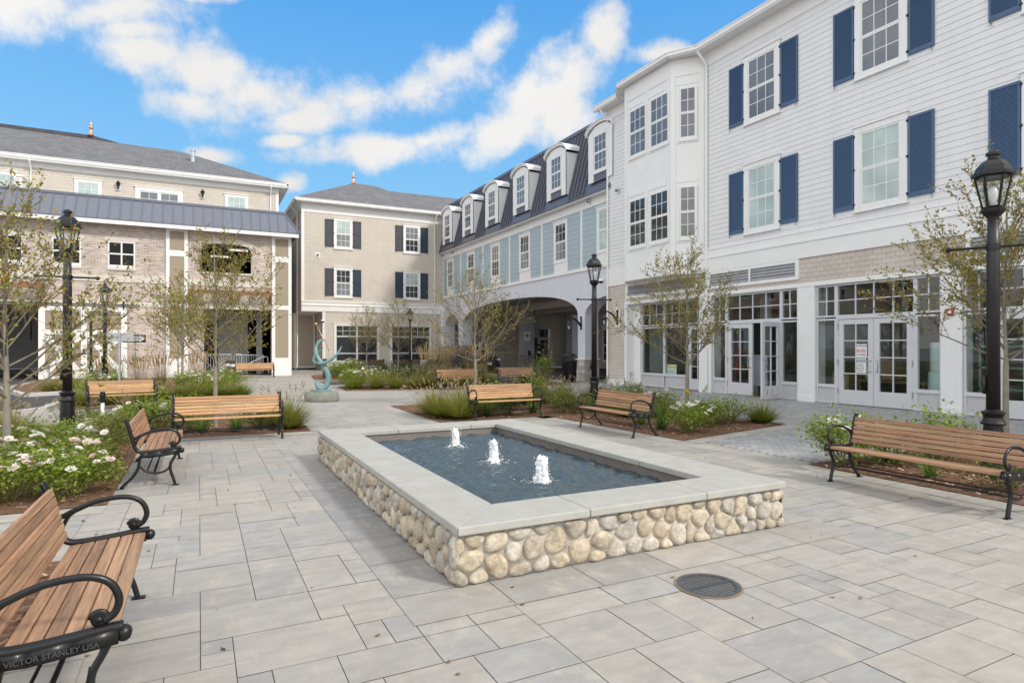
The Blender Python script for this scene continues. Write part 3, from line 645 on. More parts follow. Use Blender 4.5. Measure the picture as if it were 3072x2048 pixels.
# ------------------------------------------------------------------ round storm drain and slot grates
iron=mat('cast_iron',(.085,.093,.108),.5,metal=.3,amt=.15); rust=mat('rusty_rim',(.20,.15,.10),.8,amt=.3)
dr=thing('storm_drain','round iron storm drain grate with parallel slots set in the pale paving','drain',(3.045,3.09,0))
dr.scale=(.93,.93,1)
b=MB(); b.lathe([(.237,.0),(.237,.008),(.222,.009),(.222,.001)],40,cap=False); b.build('frame',rust,dr)
b=MB(); b.lathe([(.22,.002),(.22,.009),(.193,.0095),(.193,.002)],40,cap=False)
b.box(-.2,.2,-.011,.011,.001,.0095)
for k in range(-7,8):
    y=k*.026
    if abs(k)<1: continue
    h=math.sqrt(max(.0,.195**2-y*y)); b.box(-h,h,y-.0058,y+.0058,.0045,.0068)
b.build('grate',iron,dr)
b=MB(); b.lathe([(.22,-.004),(.0,-.004)],32,cap=False); b.build('sump',dark,dr)
for (x,y,ln,lab) in ((3.25,30.6,1.25,'far slot drain flush with the paving beyond the sculpture, nearest the garage bench'),(3.1,24.75,1.25,'middle slot drain flush with the paving behind the sculpture'),(3.15,27.5,1.25,'slot drain flush with the paving between the other two slot drains')):
    q=thing('slot_drain',lab,'drain',(x,y,0),0,'slot drains beyond the sculpture'); b=MB()
    b.box(-ln/2,ln/2,-.09,.09,.001,.004); b.build('frame',galv,q)
    b=MB()
    for k in range(30): b.box(-ln/2+.02+k*ln/31,-ln/2+.045+k*ln/31,-.07,.07,.0042,.006)
    b.build('grate',iron,q)
# ------------------------------------------------------------------ benches
lettm=mat('raised_lettering',(.05,.05,.055),.3,amt=.1,coat=.3)
woodc={'red':(.375,.215,.125),'gold':(.455,.265,.13),'dark':(.16,.075,.04)}
def woodmat(k):
    m=mat('slat_wood_'+k,(1,1,1),.55,amt=.42,scale=6,stretch=(.3,6,6),attr=True,bump=.15,bscale=30,fine=.10); return m
def bench(Ln,loc,rz,kind,label,support=False,text=True,group='wooden slat benches with black cast iron ends'):
    root=thing('park_bench',label,'bench',loc,rz,group); br=random.Random(int(loc[0]*100)); wc=woodc[kind]; h=Ln/2
    def slatc(): k=br.uniform(.8,1.2); j=br.uniform(.93,1.07); return (wc[0]*k,wc[1]*k*j,wc[2]*k*j)
    wm_=woodmat(kind)
    # side profile: y = 0 front foot, +y to the back
    seatp=[(-.055,.425),(.06,.422),(.20,.405),(.33,.392)]
    sb=MB(); n=6
    for i in range(n):
        t0=i/n; y0=-.055+t0*.405; y1=y0+.0605; z0=.428-.035*t0; z1=.428-.035*(t0+.15)
        if i==0: z0-=.004
        sb.hexa([(-h,y0,z0-.03),(h,y0,z0-.03),(h,y1,z1-.03),(-h,y1,z1-.03),(-h,y0,z0),(h,y0,z0),(h,y1,z1),(-h,y1,z1)],0,slatc())
    sb.build('seat',wm_,root,bevel=.006)
    bb=MB(); ax=Vector((0,.375,.438)); tp=Vector((0,.455,.752)); d=(tp-ax); nrm=Vector((0,-d.z,d.y)).normalized()
    for i in range(n):
        a=ax+d*(i/n); c=ax+d*((i+.86)/n); q=nrm*.026
        bb.hexa([(-h,a.y,a.z),(h,a.y,a.z),(h,a.y+q.y,a.z+q.z),(-h,a.y+q.y,a.z+q.z),(-h,c.y,c.z),(h,c.y,c.z),(h,c.y+q.y,c.z+q.z),(-h,c.y+q.y,c.z+q.z)],0,slatc())
    bb.build('backrest',wm_,root,bevel=.006)
    def bar(mb,pts,wx,th,x):   # flat cast bar swept in the side plane
        mb.tube([(x,y,z) for y,z in pts],wx,8,up=(1,0,0),ry=th)
    def smooth(pts,k=4):
        out=[]
        for i in range(len(pts)-1):
            p0=pts[max(i-1,0)]; p1=pts[i]; p2=pts[i+1]; p3=pts[min(i+2,len(pts)-1)]
            for j in range(k):
                t=j/k; f=lambda a,b,c,d_: .5*((2*b)+(-a+c)*t+(2*a-5*b+4*c-d_)*t*t+(-a+3*b-3*c+d_)*t**3)
                out.append((f(p0[0],p1[0],p2[0],p3[0]),f(p0[1],p1[1],p2[1],p3[1])))
        out.append(pts[-1]); return out
    for sgn in (-1,1):
        x=sgn*(h+.014); fb=MB()
        post=smooth([(.485,.785),(.460,.73),(.415,.56),(.385,.455),(.345,.41),(.25,.405),(.1,.417),(-.03,.432),(-.075,.433)])
        fb.tube([(x,y,z) for y,z in post],.020,8,up=(1,0,0),ry=.030)
        # deep seat rail carrying the lettering
        rl=[(.33,.375),(.25,.370),(.1,.383),(-.06,.400)]
        for (a,c) in zip(rl,rl[1:]): fb.hexa([(x-.025,a[0],a[1]-.034),(x+.025,a[0],a[1]-.034),(x+.025,c[0],c[1]-.034),(x-.025,c[0],c[1]-.034),(x-.025,a[0],a[1]+.03),(x+.025,a[0],a[1]+.03),(x+.025,c[0],c[1]+.03),(x-.025,c[0],c[1]+.03)])
        fb.tube([(x-.02,-.078,.40),(x+.02,-.078,.40)],.030,10)
        fr=fb.build('side_frame',black,root,smooth=True)
        lg=MB(); fl=smooth([(-.03,.385),(-.005,.33),(.035,.25),(.035,.17),(.01,.09),(-.01,.012)]); bar(lg,fl,.017,.022,x); lg.box(x-.022,x+.022,-.055,.022,0,.012); lg.build('leg',black,fr,smooth=False,bevel=.004)
        lg=MB(); rlg=smooth([(.33,.37),(.345,.30),(.36,.22),(.41,.13),(.49,.05),(.525,.012)]); bar(lg,rlg,.017,.022,x); lg.box(x-.022,x+.022,.49,.575,0,.012); lg.build('leg',black,fr,bevel=.004)
        st=MB(); ar=smooth([(.035,.28),(.05,.21),(.11,.165),(.2,.16),(.28,.185),(.345,.25)]); bar(st,ar,.012,.011,x); st.build('brace',black,fr,smooth=True)
        am=MB(); arm=smooth([(.425,.585),(.385,.57),(.33,.595),(.20,.645),(.06,.655),(-.025,.62),(-.06,.55),(-.045,.49),(-.005,.462)],5); bar(am,arm,.016,.013,x)
        bar(am,smooth([(.395,.455),(.375,.52),(.345,.575),(.30,.607)]),.012,.010,x)
        sc=[(.008+.028*math.cos(t_)*(1-t_/16),.475+.028*math.sin(t_)*(1-t_/16)) for t_ in [k*.5 for k in range(0,24)]]
        bar(am,sc,.017,.007,x); am.tube([(x-.02,.008,.475),(x+.02,.008,.475)],.013,8); am.build('armrest',black,fr,smooth=True)
        if text:
            if sgn<0: M=axes_m((x-.0255,.318,.352),(0,-1,.055),(0,.055,1))
            else: M=axes_m((x+.0255,-.045,.372),(0,1,-.055),(0,.055,1))
            text_mesh('VICTOR STANLEY USA',.031,'lettering',lettm,fr,M,extrude=.003,bold=.0005)
    sr=MB(); sr.tube([(-h,.20,.165),(h,.20,.165)],.013,8); sr.tube([(-h,.27,.19),(h,.27,.19)],.009,6); sr.build('stretcher',black,root,smooth=True)
    if support:
        cs_=MB(); bar(cs_,smooth([(.485,.785),(.46,.70),(.405,.5),(.36,.39),(.2,.385),(0,.40)]),.028,.018,0); bar(cs_,[(.2,.38),(.2,.0)],.02,.02,0); cs_.build('center_support',black,root,smooth=True)
    return root
bench(1.50,(-.36,3.82,0),R(90),'red','weathered brown bench with long pale grain marks, closest to the camera at the left')
bench(1.85,(-.26,9.1,0),R(90),'red','reddish-brown bench with its back to the pink and white roses')
bench(1.66,(.46,11.5,0),0,'gold','honey-coloured bench facing the camera beside a tuft of fountain grass, left of the sculpture')
bench(1.42,(-1.68,18.1,0),R(12),'gold','tan bench behind the tall left lamp, in front of feathery grasses',text=False)
bench(1.85,(2.62,35.0,0),0,'gold','small distant bench against the garage beside two brown bollards',text=False)
bench(1.6,(6.17,12.3,0),0,'gold','honey-coloured bench directly behind the far end of the fountain')
bench(1.66,(6.82,9.56,0),R(-90),'red','reddish-brown bench turned sideways below the lamp at the corner of the right flower bed')
bench(1.78,(6.73,3.94,0),R(-90),'red','large reddish-brown bench at the right edge of the picture, backed by bark mulch')
bench(1.8,(8.95,21.8,0),R(6),'gold','far tan bench behind the slender tree trunk, among the ornamental grasses',text=False)
bench(1.5,(11.75,22.6,0),R(-14),'red','far reddish-brown bench under the branches in front of the archway',text=False)
for x,l in ((10.24,'dark brown bench seen from behind under the left shop window of the beige house'),(12.83,'dark brown bench seen from behind beside the small lamp at the beige house'),(15.35,'dark brown bench seen from behind at the corner between beige house and archway')):
    bench(1.9,(x,41.85,0),R(180),'dark',l,support=True,text=False)
# ------------------------------------------------------------------ white clapboard building (right)
WU=16.0; FW=Fr((WU,0),(0,1),(-1,0))
wb=thing('white_building','three-storey white clapboard building with navy louvred shutters and glazed shopfronts','building',(16.0,8,0))
V_END=22.28; V_NEAR=-5
m=MB(); courses(m,FW,V_NEAR,16.35,5.02,11.62,.165,.014); courses(m,FW,20.92,V_END-.0,5.02,11.62,.165,.014)
m.build('clapboard_wall',clap,wb,world=True)
m=MB()   # backing shell above the shops, end wall, roof slab
m.box(16.0,28,V_NEAR,V_END-.01,3.5,12.0); m.box(16.0,28,V_END-.3,V_END-.01,0,3.5); m.build('shell_wall',white,wb,world=True)
m=MB(); m.fbox(FW,V_NEAR,17.2,4.24,4.70,0,.05); m.fbox(FW,V_NEAR,17.2,4.703,4.76,0,.075); m.fbox(FW,V_NEAR,17.2,4.763,4.99,0,.045); m.fbox(FW,V_NEAR,17.2,4.993,5.03,0,.06)
m.fbox(FW,20.5,V_END+.02,4.24,4.99,0,.045)
m.fbox(FW,V_NEAR,16.6,11.5,12.0,0,.035); m.fbox(FW,20.7,V_END+.02,11.5,12.0,0,.035); m.fbox(FW,V_END-.12,V_END+.02,4.99,11.5,0,.03)
m.box(15.5,16.0,V_NEAR,16.62,11.96,12.03); m.box(15.5,16.0,20.6,V_END+.3,11.96,12.03)
m.build('trim_band',white,wb,world=True)
m=MB(); m.hexa([(15.48,V_NEAR,12.1),(30,V_NEAR,12.1),(30,V_END+.3,12.1),(15.48,V_END+.3,12.1),(20,V_NEAR,13.6),(24,V_NEAR,13.6),(24,V_END-3,13.6),(20,V_END-3,13.6)]); m.build('roof',roofm,wb,world=True)
gutter(wb,FW,V_NEAR,16.35,12.15,.56); gutter(wb,FW,20.95,V_END+.36,12.15,.56)
# bay
BU=15.25
bl=(15.25,20.03); br_=(15.25,17.35); bl2=(16.0,20.92); br2=(16.0,16.42)
FB=Fr(br_,(0,1),(-1,0)); Ls=20.03-17.35
dv=Vector((br2[0]-br_[0],br2[1]-br_[1])); FA=Fr(br2,(-dv.x,-dv.y),(-dv.y*-1 if False else dv.y,-dv.x)); La=dv.length
dv2=Vector((bl2[0]-bl[0],bl2[1]-bl[1])); FL=Fr(bl,(dv2.x,dv2.y),(-dv2.y,dv2.x)); Ll=dv2.length
m=MB(); Z0,Z1=4.23,12.0
pl_=[br2,br_,bl,bl2]
for p,q in zip(pl_,pl_[1:]): m.poly([(*p,Z0),(*q,Z0),(*q,Z1),(*p,Z1)])
m.poly([(*p,Z0) for p in pl_]); 
m.build('bay_wall',white,wb,world=True)
m=MB()
for F_,Lx,nd in ((FB,Ls,(0,Ls/2,Ls)),(FA,La,(0.02,La)),(FL,Ll,(0,Ll))):
    m.fbox(F_,0,Lx,Z0,Z0+.42,0,.022); m.fbox(F_,0,Lx,11.35,11.95,0,.022)
    for k in nd:
        a=min(max(k-.09,0),Lx-.18) if k!=Ls/2 else k-.09; m.fbox(F_,a,a+.18,Z0+.42,11.35,0,.02)
    for z in (5.36,7.52,8.93,11.02): m.fbox(F_,.2,Lx-.2,z,z+.13,0,.016)
m.build('bay_trim',white,wb,world=True)
def eave(pts,z,h=.17,ov=.3):
    b=MB()
    return b
m=MB(); ovp=[(15.6,16.1),(14.93,17.2),(14.93,20.18),(15.6,21.1)]
for p,q in zip(ovp,ovp[1:]):
    F_=Fr(p,(q[0]-p[0],q[1]-p[1]),(-(q[1]-p[1]),(q[0]-p[0]))); ln=math.hypot(q[0]-p[0],q[1]-p[1]); m.fbox(F_,0,ln,12.0,12.115,-.09,-.0); m.fbox(F_,-.02,ln+.02,12.115,12.15,-.12,.02); m.fbox(F_,0,ln,11.95,12.0,-.11,-.03)
m.poly([(*p,11.98) for p in ovp]+[(16,21.1,11.98),(16,16.1,11.98)])
m.build('gutter',white,wb,world=True)
m=MB(); ap=(17.5,18.7,13.0); 
for p,q in zip(ovp,ovp[1:]): m.poly([(*p,12.14),(*q,12.14),ap])
m.build('roof',roofm,wb,world=True)
for (z0,z1,g1,g2) in ((9.1,10.9,g_mid,g_mid),(5.54,7.36,g_dark,g_dark)):
    for (a,b_) in ((17.43,18.42),(18.70,19.68)): window(wb,FB,a-17.35,b_-17.35,z0,z1,3,g1,g2,cas=.05,head=0,o=.012,sill=False)
    window(wb,FA,.30,.86,z0,z1,2,g_mid if z0>8 else g_curt,g_mid if z0>8 else g_curt,cas=.05,head=0,o=.012,sill=False)
# upper windows and shutters
for (vc,) in ((13.92,),(10.08,),(6.24,),(2.4,),(-1.4,)):
    for (z0,z1,gu,gl) in ((8.98,10.9,g_mid,g_mid),(5.40,7.37,g_blind,g_blind if abs(vc-13.92)>.1 else g_blind)):
        window(wb,FW,vc-.53,vc+.53,z0,z1,3,gu,gl,cas=.17,head=.17,o=.014)
        shutter(wb,FW,vc+.73,vc+1.34,z0-.03,z1+.04,navy,'louver',hinge=-1); shutter(wb,FW,vc-1.34,vc-.73,z0-.03,z1+.04,navy,'louver',hinge=1)
downspout(wb,FW,16.27,12.0,.45); downspout(wb,FW,V_END-.12,12.0,.45)
# ground storey
m=MB(); m.fbox(FW,V_NEAR,20.95,3.5,4.24,0,.004); m.fbox(FW,20.93,V_END-.02,.22,4.24,-.0,.006)
m2=MB(); courses(m2,FW,V_NEAR,20.93,3.505,4.235,.136,.010,0,.004); courses(m2,FW,21.0,V_END-.13,.24,4.235,.136,.010,0,.006)
m2.build('shingle_wall',shing_t,wb,world=True)
m=MB(); m.fbox(FW,20.93,V_END-.01,0,3.5,-.3,.0); m.fbox(FW,20.97,V_END,0,.22,0,.03); m.fbox(FW,V_END-.12,V_END,.22,4.24,0,.03)
m.fbox(FW,V_NEAR,21.02,3.38,3.50,-.05,.045)
PIL=[(20.85,21.02),(16.1,16.68),(12.02,12.6),(8.14,8.6),(4.26,4.72),(.4,.86),(V_NEAR,-3)]
for a,b_ in PIL:
    m.fbox(FW,a,b_,0,3.38,-.45,.03)
    if b_-a>.3: m.fbox(FW,a,b_,0,.17,.03,.045); m.fbox(FW,a+.09,b_-.09,.30,.34,.03,.036); m.fbox(FW,a+.09,a+.1,.34,3.2,.03,.036); m.fbox(FW,b_-.1,b_-.09,.34,3.2,.03,.036)
m.fbox(FW,20.4,20.86,0,3.38,-.5,-.32)
m.build('pilaster',white,wb,world=True)
def louvre(a,b_,z0,z1):
    m=MB(); mid=(a+b_)/2
    for (p,q,r,s) in ((a,b_,z0,z0+.1),(a,b_,z1-.1,z1),(a,a+.12,z0+.1,z1-.1),(b_-.12,b_,z0+.1,z1-.1),(mid-.035,mid+.035,z0+.1,z1-.1)): m.fbox(FW,p,q,r,s,0,.05)
    o=m.build('louvre_frame',white,wb,world=True)
    l=MB()
    for (p,q) in ((a+.12,mid-.035),(mid+.035,b_-.12)):
        l.fbox(FW,p,q,z0+.1,z1-.1,.005,.012,1)
        for k in range(4):
            z=z0+.12+(z1-z0-.24)*k/4; pp=FW.p; l.hexa([pp(p+.03,z,.04),pp(q-.03,z,.04),pp(q-.03,z+.012,.045),pp(p+.03,z+.012,.045),pp(p+.03,z+.07,.012),pp(q-.03,z+.07,.012),pp(q-.03,z+.085,.015),pp(p+.03,z+.085,.015)],0)
        for (c,d,e_,f_) in ((p,q,z0+.1,z0+.125),(p,q,z1-.125,z1-.1),(p,p+.03,z0+.125,z1-.125),(q-.03,q,z0+.125,z1-.125)): l.fbox(FW,c,d,e_,f_,.012,.047,0)
    l.build('louvre_blades',[mat('louvre_grey',(.33,.33,.36),.45),dark],o)
louvre(12.54,16.24,3.62,4.235); louvre(16.7,20.9,3.62,4.235); louvre(4.4,8.05,3.62,4.235)
def grid_glaze(name,F,a,b_,z0,z1,cols,zs,o,fw=.05,gm=None,mun=.014,root=wb):
    """aluminium frame with a pane; cols = number of panes across, zs = heights of inner bars"""
    m=MB(); gm=gm or g_clear
    m.fbox(F,a,a+fw,z0,z1,o-.05,o+.04); m.fbox(F,b_-fw,b_,z0,z1,o-.05,o+.04); m.fbox(F,a+fw,b_-fw,z0,z0+fw,o-.05,o+.039); m.fbox(F,a+fw,b_-fw,z1-fw,z1,o-.05,o+.039)
    for k in range(1,cols): x=a+fw+(b_-a-2*fw)*k/cols; m.fbox(F,x-mun,x+mun,z0+fw,z1-fw,o-.02,o+.03)
    for z in zs: m.fbox(F,a+fw,b_-fw,z-mun,z+mun,o-.02,o+.028)
    r=m.build(name,alu,root,world=True)
    g_=MB(); g_.poly([F.p(a+.02,z0+.02,o),F.p(b_-.02,z0+.02,o),F.p(b_-.02,z1-.02,o),F.p(a+.02,z1-.02,o)]); g_.build('pane',gm,r); return r
def door(F,a,b_,z1,o,root=wb,handle=0,parts=None):
    m=MB(); st=.15
    m.fbox(F,a,a+st,.02,z1,o-.03,o+.03); m.fbox(F,b_-st,b_,.02,z1,o-.03,o+.03); m.fbox(F,a+st,b_-st,.02,.42,o-.03,o+.03); m.fbox(F,a+st,b_-st,z1-.14,z1,o-.03,o+.03)
    xm=(a+b_)/2; m.fbox(F,xm-.014,xm+.014,.42,z1-.14,o-.015,o+.022)
    for k in (1,2,3): z=.42+(z1-.56)*k/4; m.fbox(F,a+st,b_-st,z-.014,z+.014,o-.015,o+.021)
    d=m.build('door',alu,root,world=True)
    g_=MB(); g_.poly([F.p(a+.1,.38,o),F.p(b_-.1,.38,o),F.p(b_-.1,z1-.1,o),F.p(a+.1,z1-.1,o)]); g_.build('pane',g_clear,d)
    if handle:
        h=MB(); x=a+.06 if handle<0 else b_-.06; x2=x+.07*(1 if handle<0 else -1)
        h.tube([F.p(x,1.24,o+.03),F.p(x2,1.24,o+.09),F.p(x2+.02*(1 if handle<0 else -1),1.0+.12,o+.095),F.p(x2,.94,o+.09),F.p(x,.94,o+.03)],.014,8); h.build('handle',galv,d,smooth=True)
    hh=MB(); xx=b_ if handle<0 else a
    for z in (.3,1.1,2.1): hh.fbox(F,xx-.02,xx+.02,z,z+.16,o+.02,o+.045)
    hh.build('hinge',galv,d)
    return d
def panel(F,a,b_,z0,z1,o,root=wb):
    m=MB(); m.fbox(F,a,b_,z0,z1,o-.04,o+.005); r=m.build('kick_panel',alud,root,world=True); return r
O_=-.08
def shopfront(a,b_,doors=True,open_leaf=False):
    """a = right (near) end, b_ = far end; sidelight, pair of doors, sidelight with a transom over"""
    sl=.62
    for (p,q) in ((b_-sl,b_),(a,a+sl)):
        grid_glaze('sidelight',FW,p,q,.50,2.41,1,[],O_); panel(FW,p+.05,q-.05,.05,.46,O_+.005)
        m=MB(); m.fbox(FW,p,q,.46,.50,O_-.05,O_+.05); m.fbox(FW,p,q,0,.05,O_-.05,O_+.045); m.fbox(FW,p,p+.05,.05,.46,O_-.05,O_+.04); m.fbox(FW,q-.05,q,.05,.46,O_-.05,O_+.04); m.build('sidelight_base',alu,wb,world=True)
        grid_glaze('transom_window',FW,p,q,2.45,3.37,2,[2.91],O_)
    A,B=a+sl,b_-sl; grid_glaze('transom_window',FW,A,B,2.45,3.37,4,[2.91],O_)
    m=MB(); m.fbox(FW,A,A+.06,0,2.45,O_-.05,O_+.045); m.fbox(FW,B-.06,B,0,2.45,O_-.05,O_+.045); m.fbox(FW,A+.06,B-.06,2.38,2.45,O_-.05,O_+.045); m.build('door_frame',alu,wb,world=True)
    mid=(A+B)/2
    door(FW,mid+.005,B-.065,2.37,O_,handle=-1)
    if not open_leaf: door(FW,A+.065,mid-.005,2.37,O_,handle=1)
    else:
        hx=A+.065; an=R(101); F2=Fr(FW.p(hx,0,O_+.02)[:2],(-math.sin(an),math.cos(an)),(-math.cos(an),-math.sin(an)))
        door(F2,.0,mid-hx-.005,2.37,0,handle=1)
shopfront(12.62,16.08,open_leaf=True); shopfront(8.61,12.01); shopfront(4.73,8.13); shopfront(.87,4.25)
# recessed shop window at the far end
O2=-.45
for (p,q) in ((17.76,19.05),(19.05,20.42)):
    grid_glaze('shop_window',FW,p,q,.50,2.41,1,[],O2); grid_glaze('transom_window',FW,p,q,2.45,3.37,3,[2.91],O2); panel(FW,p+.05,q-.05,.06,.46,O2+.005)
    m=MB(); m.fbox(FW,p,q,.46,.5,O2-.05,O2+.05); m.fbox(FW,p,q,0,.06,O2-.05,O2+.045); m.fbox(FW,p,p+.05,.06,.46,O2-.05,O2+.04); m.build('window_base',alu,wb,world=True)
door(FW,16.75,17.70,2.40,O2,handle=1); grid_glaze('transom_window',FW,16.7,17.76,2.45,3.37,2,[2.91],O2)
m=MB(); m.fbox(FW,16.68,20.86,3.37,3.5,-.45,-.04); m.build('recess_soffit',white,wb,world=True)
# rooms behind the glass
m=MB(); m.poly([(16.0,V_NEAR,.012),(21.5,V_NEAR,.012),(21.5,V_END-.3,.012),(16.0,V_END-.3,.012)]); m.build('shop_floor',floorm,wb,world=True)
iw=mat('shop_interior_wall',(.20,.19,.17),.8)
m=MB(); m.box(21.5,21.6,V_NEAR,V_END-.3,0,3.5); m.box(16.7,21.5,16.35,16.45,0,3.5); m.box(16.7,21.5,12.28,12.36,0,3.5); m.box(16.7,21.5,-3.2,-3.1,0,3.5); m.box(16.2,21.5,V_NEAR,V_END-.3,3.44,3.495); m.build('shop_back_wall',iw,wb,world=True)
curt=mat('grey_curtain',(.22,.215,.22),.9,amt=.25,scale=5,stretch=(1,6,.1))
def curtain(v0,v1,u,lab):
    b=MB(); n=60
    for k in range(n):
        a,c=lerp(v0,v1,k/n),lerp(v0,v1,(k+1)/n); f=lambda x: u+.04*math.sin(x*44)
        b.poly([(f(a),a,.1),(f(c),c,.1),(f(c),c,3.3),(f(a),a,3.3)])
    tag(b.build('curtain',curt,smooth=True),lab,'curtain')
curtain(19.3,20.35,16.75,'grey pleated curtain inside the far recessed shop window'); curtain(14.0,14.45,16.5,'dark pleated curtain seen through the open shop door')
def cbox(name,x0,x1,y0,y1,z0,z1,col,lab,cat):
    b=MB(); b.box(0,x1-x0,0,y1-y0,0,z1-z0)
    f=.012; b.box(-.002,x1-x0+.002,(y1-y0)/2-.03,(y1-y0)/2+.03,z1-z0-.18,z1-z0+.002,1); b.box((x1-x0)*.2,(x1-x0)*.8,-f,0,(z1-z0)*.55,(z1-z0)*.62,1)
    o=b.build(name,[mat('cb_%d'%int(col[0]*1e3),col,.8),mat('packing_tape',(.45,.36,.24),.4)],loc=(x0,y0,z0),bevel=.006); tag(o,lab,cat)
cbox('cardboard_box',16.6,17.2,11.4,11.9,.03,.85,(.32,.22,.12),'tall cardboard box standing behind the narrow window left of the sign-covered doors','box')
cbox('cardboard_box',16.9,17.6,10.3,11.1,.7,1.25,(.36,.24,.13),'cardboard box on the work bench behind the left sign-covered door','box')
b=MB(); b.box(16.8,17.6,9.4,11.3,.62,.68); 
for x,y in ((16.85,9.45),(17.5,9.45),(16.85,11.2),(17.5,11.2)): b.box(x,x+.07,y,y+.07,.02,.62)
tag(b.build('work_table',mat('table_wood',(.22,.14,.08),.6)),'wooden work table inside behind the sign-covered doors','table')
b=MB(); rw=mat('bubble_wrap',(.55,.66,.64),.3,amt=.15,scale=30)
for z0,z1,rr in ((.03,.98,.34),(.985,1.72,.30)): b.lathe([(rr*.98,z0),(rr,z0+.03),(rr*1.03,(z0+z1)/2),(rr,z1-.03),(rr*.97,z1)],28)
tag(b.build('wrap_roll',rw,smooth=False,loc=(16.62,8.86,0)),'tall pale green roll of bubble wrap inside the narrow shop window','roll')
b=MB(); red=mat('red_paint',(.42,.035,.03),.4)
for y in (15.62,15.95): b.tube([(16.55,y,.03),(16.95,lerp(y,15.78,.35),2.0)],.025,6)
for k in range(6): t_=(.12+.14*k); b.tube([(lerp(16.55,16.95,t_),lerp(15.62,15.78,t_*.35),.03+1.97*t_),(lerp(16.55,16.95,t_),lerp(15.95,15.78,t_*.35),.03+1.97*t_)],.016,5)
tag(b.build('step_ladder',red),'red ladder leaning inside the glass beside the open shop door','ladder')
b=MB(); gr=mat('green_steel',(.25,.36,.32),.5)
for y in (6.9,8.0): 
    for x in (16.5,17.0): b.box(x,x+.04,y,y+.04,.02,1.7)
for z in (.6,1.1,1.6): b.box(16.5,17.04,6.9,8.04,z,z+.04)
tag(b.build('storage_shelf',gr),'pale green shelving unit inside the shop behind the right lamp post','shelf')
b=MB(); b.box(16.35,16.39,14.02,14.6,.33,1.35); 
for y in (14.1,14.45): b.box(16.33,16.42,y,y+.07,.02,.33)
tag(b.build('display_board',mat('grey_fabric',(.30,.31,.36),.9)),'grey fabric board on feet just inside the open shop door','board')
# notices on the glass of the double doors
pap=mat('paper_white',(.80,.80,.78),.6); ink=mat('black_ink',(.015,.015,.015),.6); redink=mat('red_ink',(.6,.04,.04),.5); yel=mat('yellow_print',(.75,.62,.08),.6); blueink=mat('blue_ink',(.05,.14,.24),.6)
def poster(name,lab,v_l,z0,w,h,lines,o,extra=None):
    """paper sign stuck to the shop glass; v_l = its left edge"""
    q=thing(name,lab,'sign',FW.p(v_l,z0,o)); b=MB(); b.fbox(FW,v_l-w,v_l,z0,z0+h,o,o+.003); b.build('sheet',pap,q,world=True)
    for (tx,size,dz,dx,mm) in lines:
        M=axes_m(Vector(FW.p(v_l-dx,z0+dz,o+.0045))-q.location,(0,-1,0),(0,0,1)); text_mesh(tx,size,'lettering',mm,q,M,bold=.0008)
    if extra: extra(q)
    return q
def nosmoke(q):
    for k in (0,1):
        b=MB(); n=24; cx_,cz_=10.84-.095-.14*k,1.50
        for i in range(n):
            a,c=2*math.pi*i/n,2*math.pi*(i+1)/n; b.poly([FW.p(cx_+r_*math.cos(t_),cz_+r_*math.sin(t_),-.068) for r_,t_ in ((.05,a),(.05,c),(.06,c),(.06,a))],0)
        b.poly([FW.p(cx_+.042,cz_+.034,-.0675),FW.p(cx_+.034,cz_+.042,-.0675),FW.p(cx_-.042,cz_-.034,-.0675),FW.p(cx_-.034,cz_-.042,-.0675)],0)
        b.poly([FW.p(cx_+.036,cz_-.008,-.069),FW.p(cx_-.036,cz_-.008,-.069),FW.p(cx_-.036,cz_+.006,-.069),FW.p(cx_+.036,cz_+.006,-.069)],1)
        b.build('symbol',[redink,ink],q,world=True)
poster('door_sign','white no smoking no vaping notice on the glass of the double doors',10.84,1.34,.33,.34,[('NO SMOKING',.050,.275,.012,ink),('NO VAPING',.050,.035,.022,ink)],-.075,nosmoke)
def hats(q):
    b=MB()
    for k in range(3):
        n=20; c=(10.83-.06-.09*k,1.222); b.poly([FW.p(c[0]+.040*math.cos(2*math.pi*i/n),c[1]+.040*math.sin(2*math.pi*i/n),-.068) for i in range(n)],0)
        b.poly([FW.p(c[0]+.022*math.cos(2*math.pi*i/n),c[1]+.016*math.sin(2*math.pi*i/n),-.0672) for i in range(n)],1)
    b.build('symbol',[blueink,pap],q,world=True)
poster('door_sign','white construction safety notice with three round blue symbols below the no smoking notice',10.83,.90,.30,.42,[('CONSTRUCTION AREA',.024,.385,.012,blueink),('HARD HATS',.030,.225,.06,ink),('SAFETY GLASSES',.026,.178,.03,ink),('AND SAFETY SHOES',.024,.130,.025,ink),('MUST BE WORN',.026,.082,.035,ink),('ON THIS SITE',.026,.034,.05,ink)],-.075,hats)
q=thing('window_sign','yellow and white notice propped in the far recessed shop window','sign',(16.5,18.3,.52)); b=MB(); b.fbox(FW,18.45,18.98,.52,.92,-.52,-.515); b.build('sheet',pap,q,world=True); b=MB(); b.fbox(FW,18.49,18.94,.78,.87,-.514,-.513); b.build('print',yel,q,world=True)
for z in (.60,.66): 
    b=MB(); b.fbox(FW,18.55,18.94,z,z+.012,-.514,-.513); b.build('print',ink,q,world=True)
# fire alarm box, outlet plates
q=thing('alarm_box','small red fire alarm box on the white pilaster right of the double doors','alarm',(15.96,8.36,2.4)); b=MB(); b.fbox(FW,8.30,8.44,2.35,2.52,.031,.085); b.build('case',red,q,world=True,bevel=.006); b=MB(); b.fbox(FW,8.335,8.405,2.40,2.47,.086,.094); b.build('lens',whitew,q,world=True)
q=thing('wall_outlet','grey electric outlet box low on the white return of the far shop window','outlet',(16.2,20.84,.48)); b=MB(); b.box(16.12,16.25,20.82,20.85,.40,.57); b.build('plate',galv,q,world=True,bevel=.004); b=MB(); b.box(16.15,16.22,20.80,20.82,.44,.53); b.build('cover',alud,q,world=True)
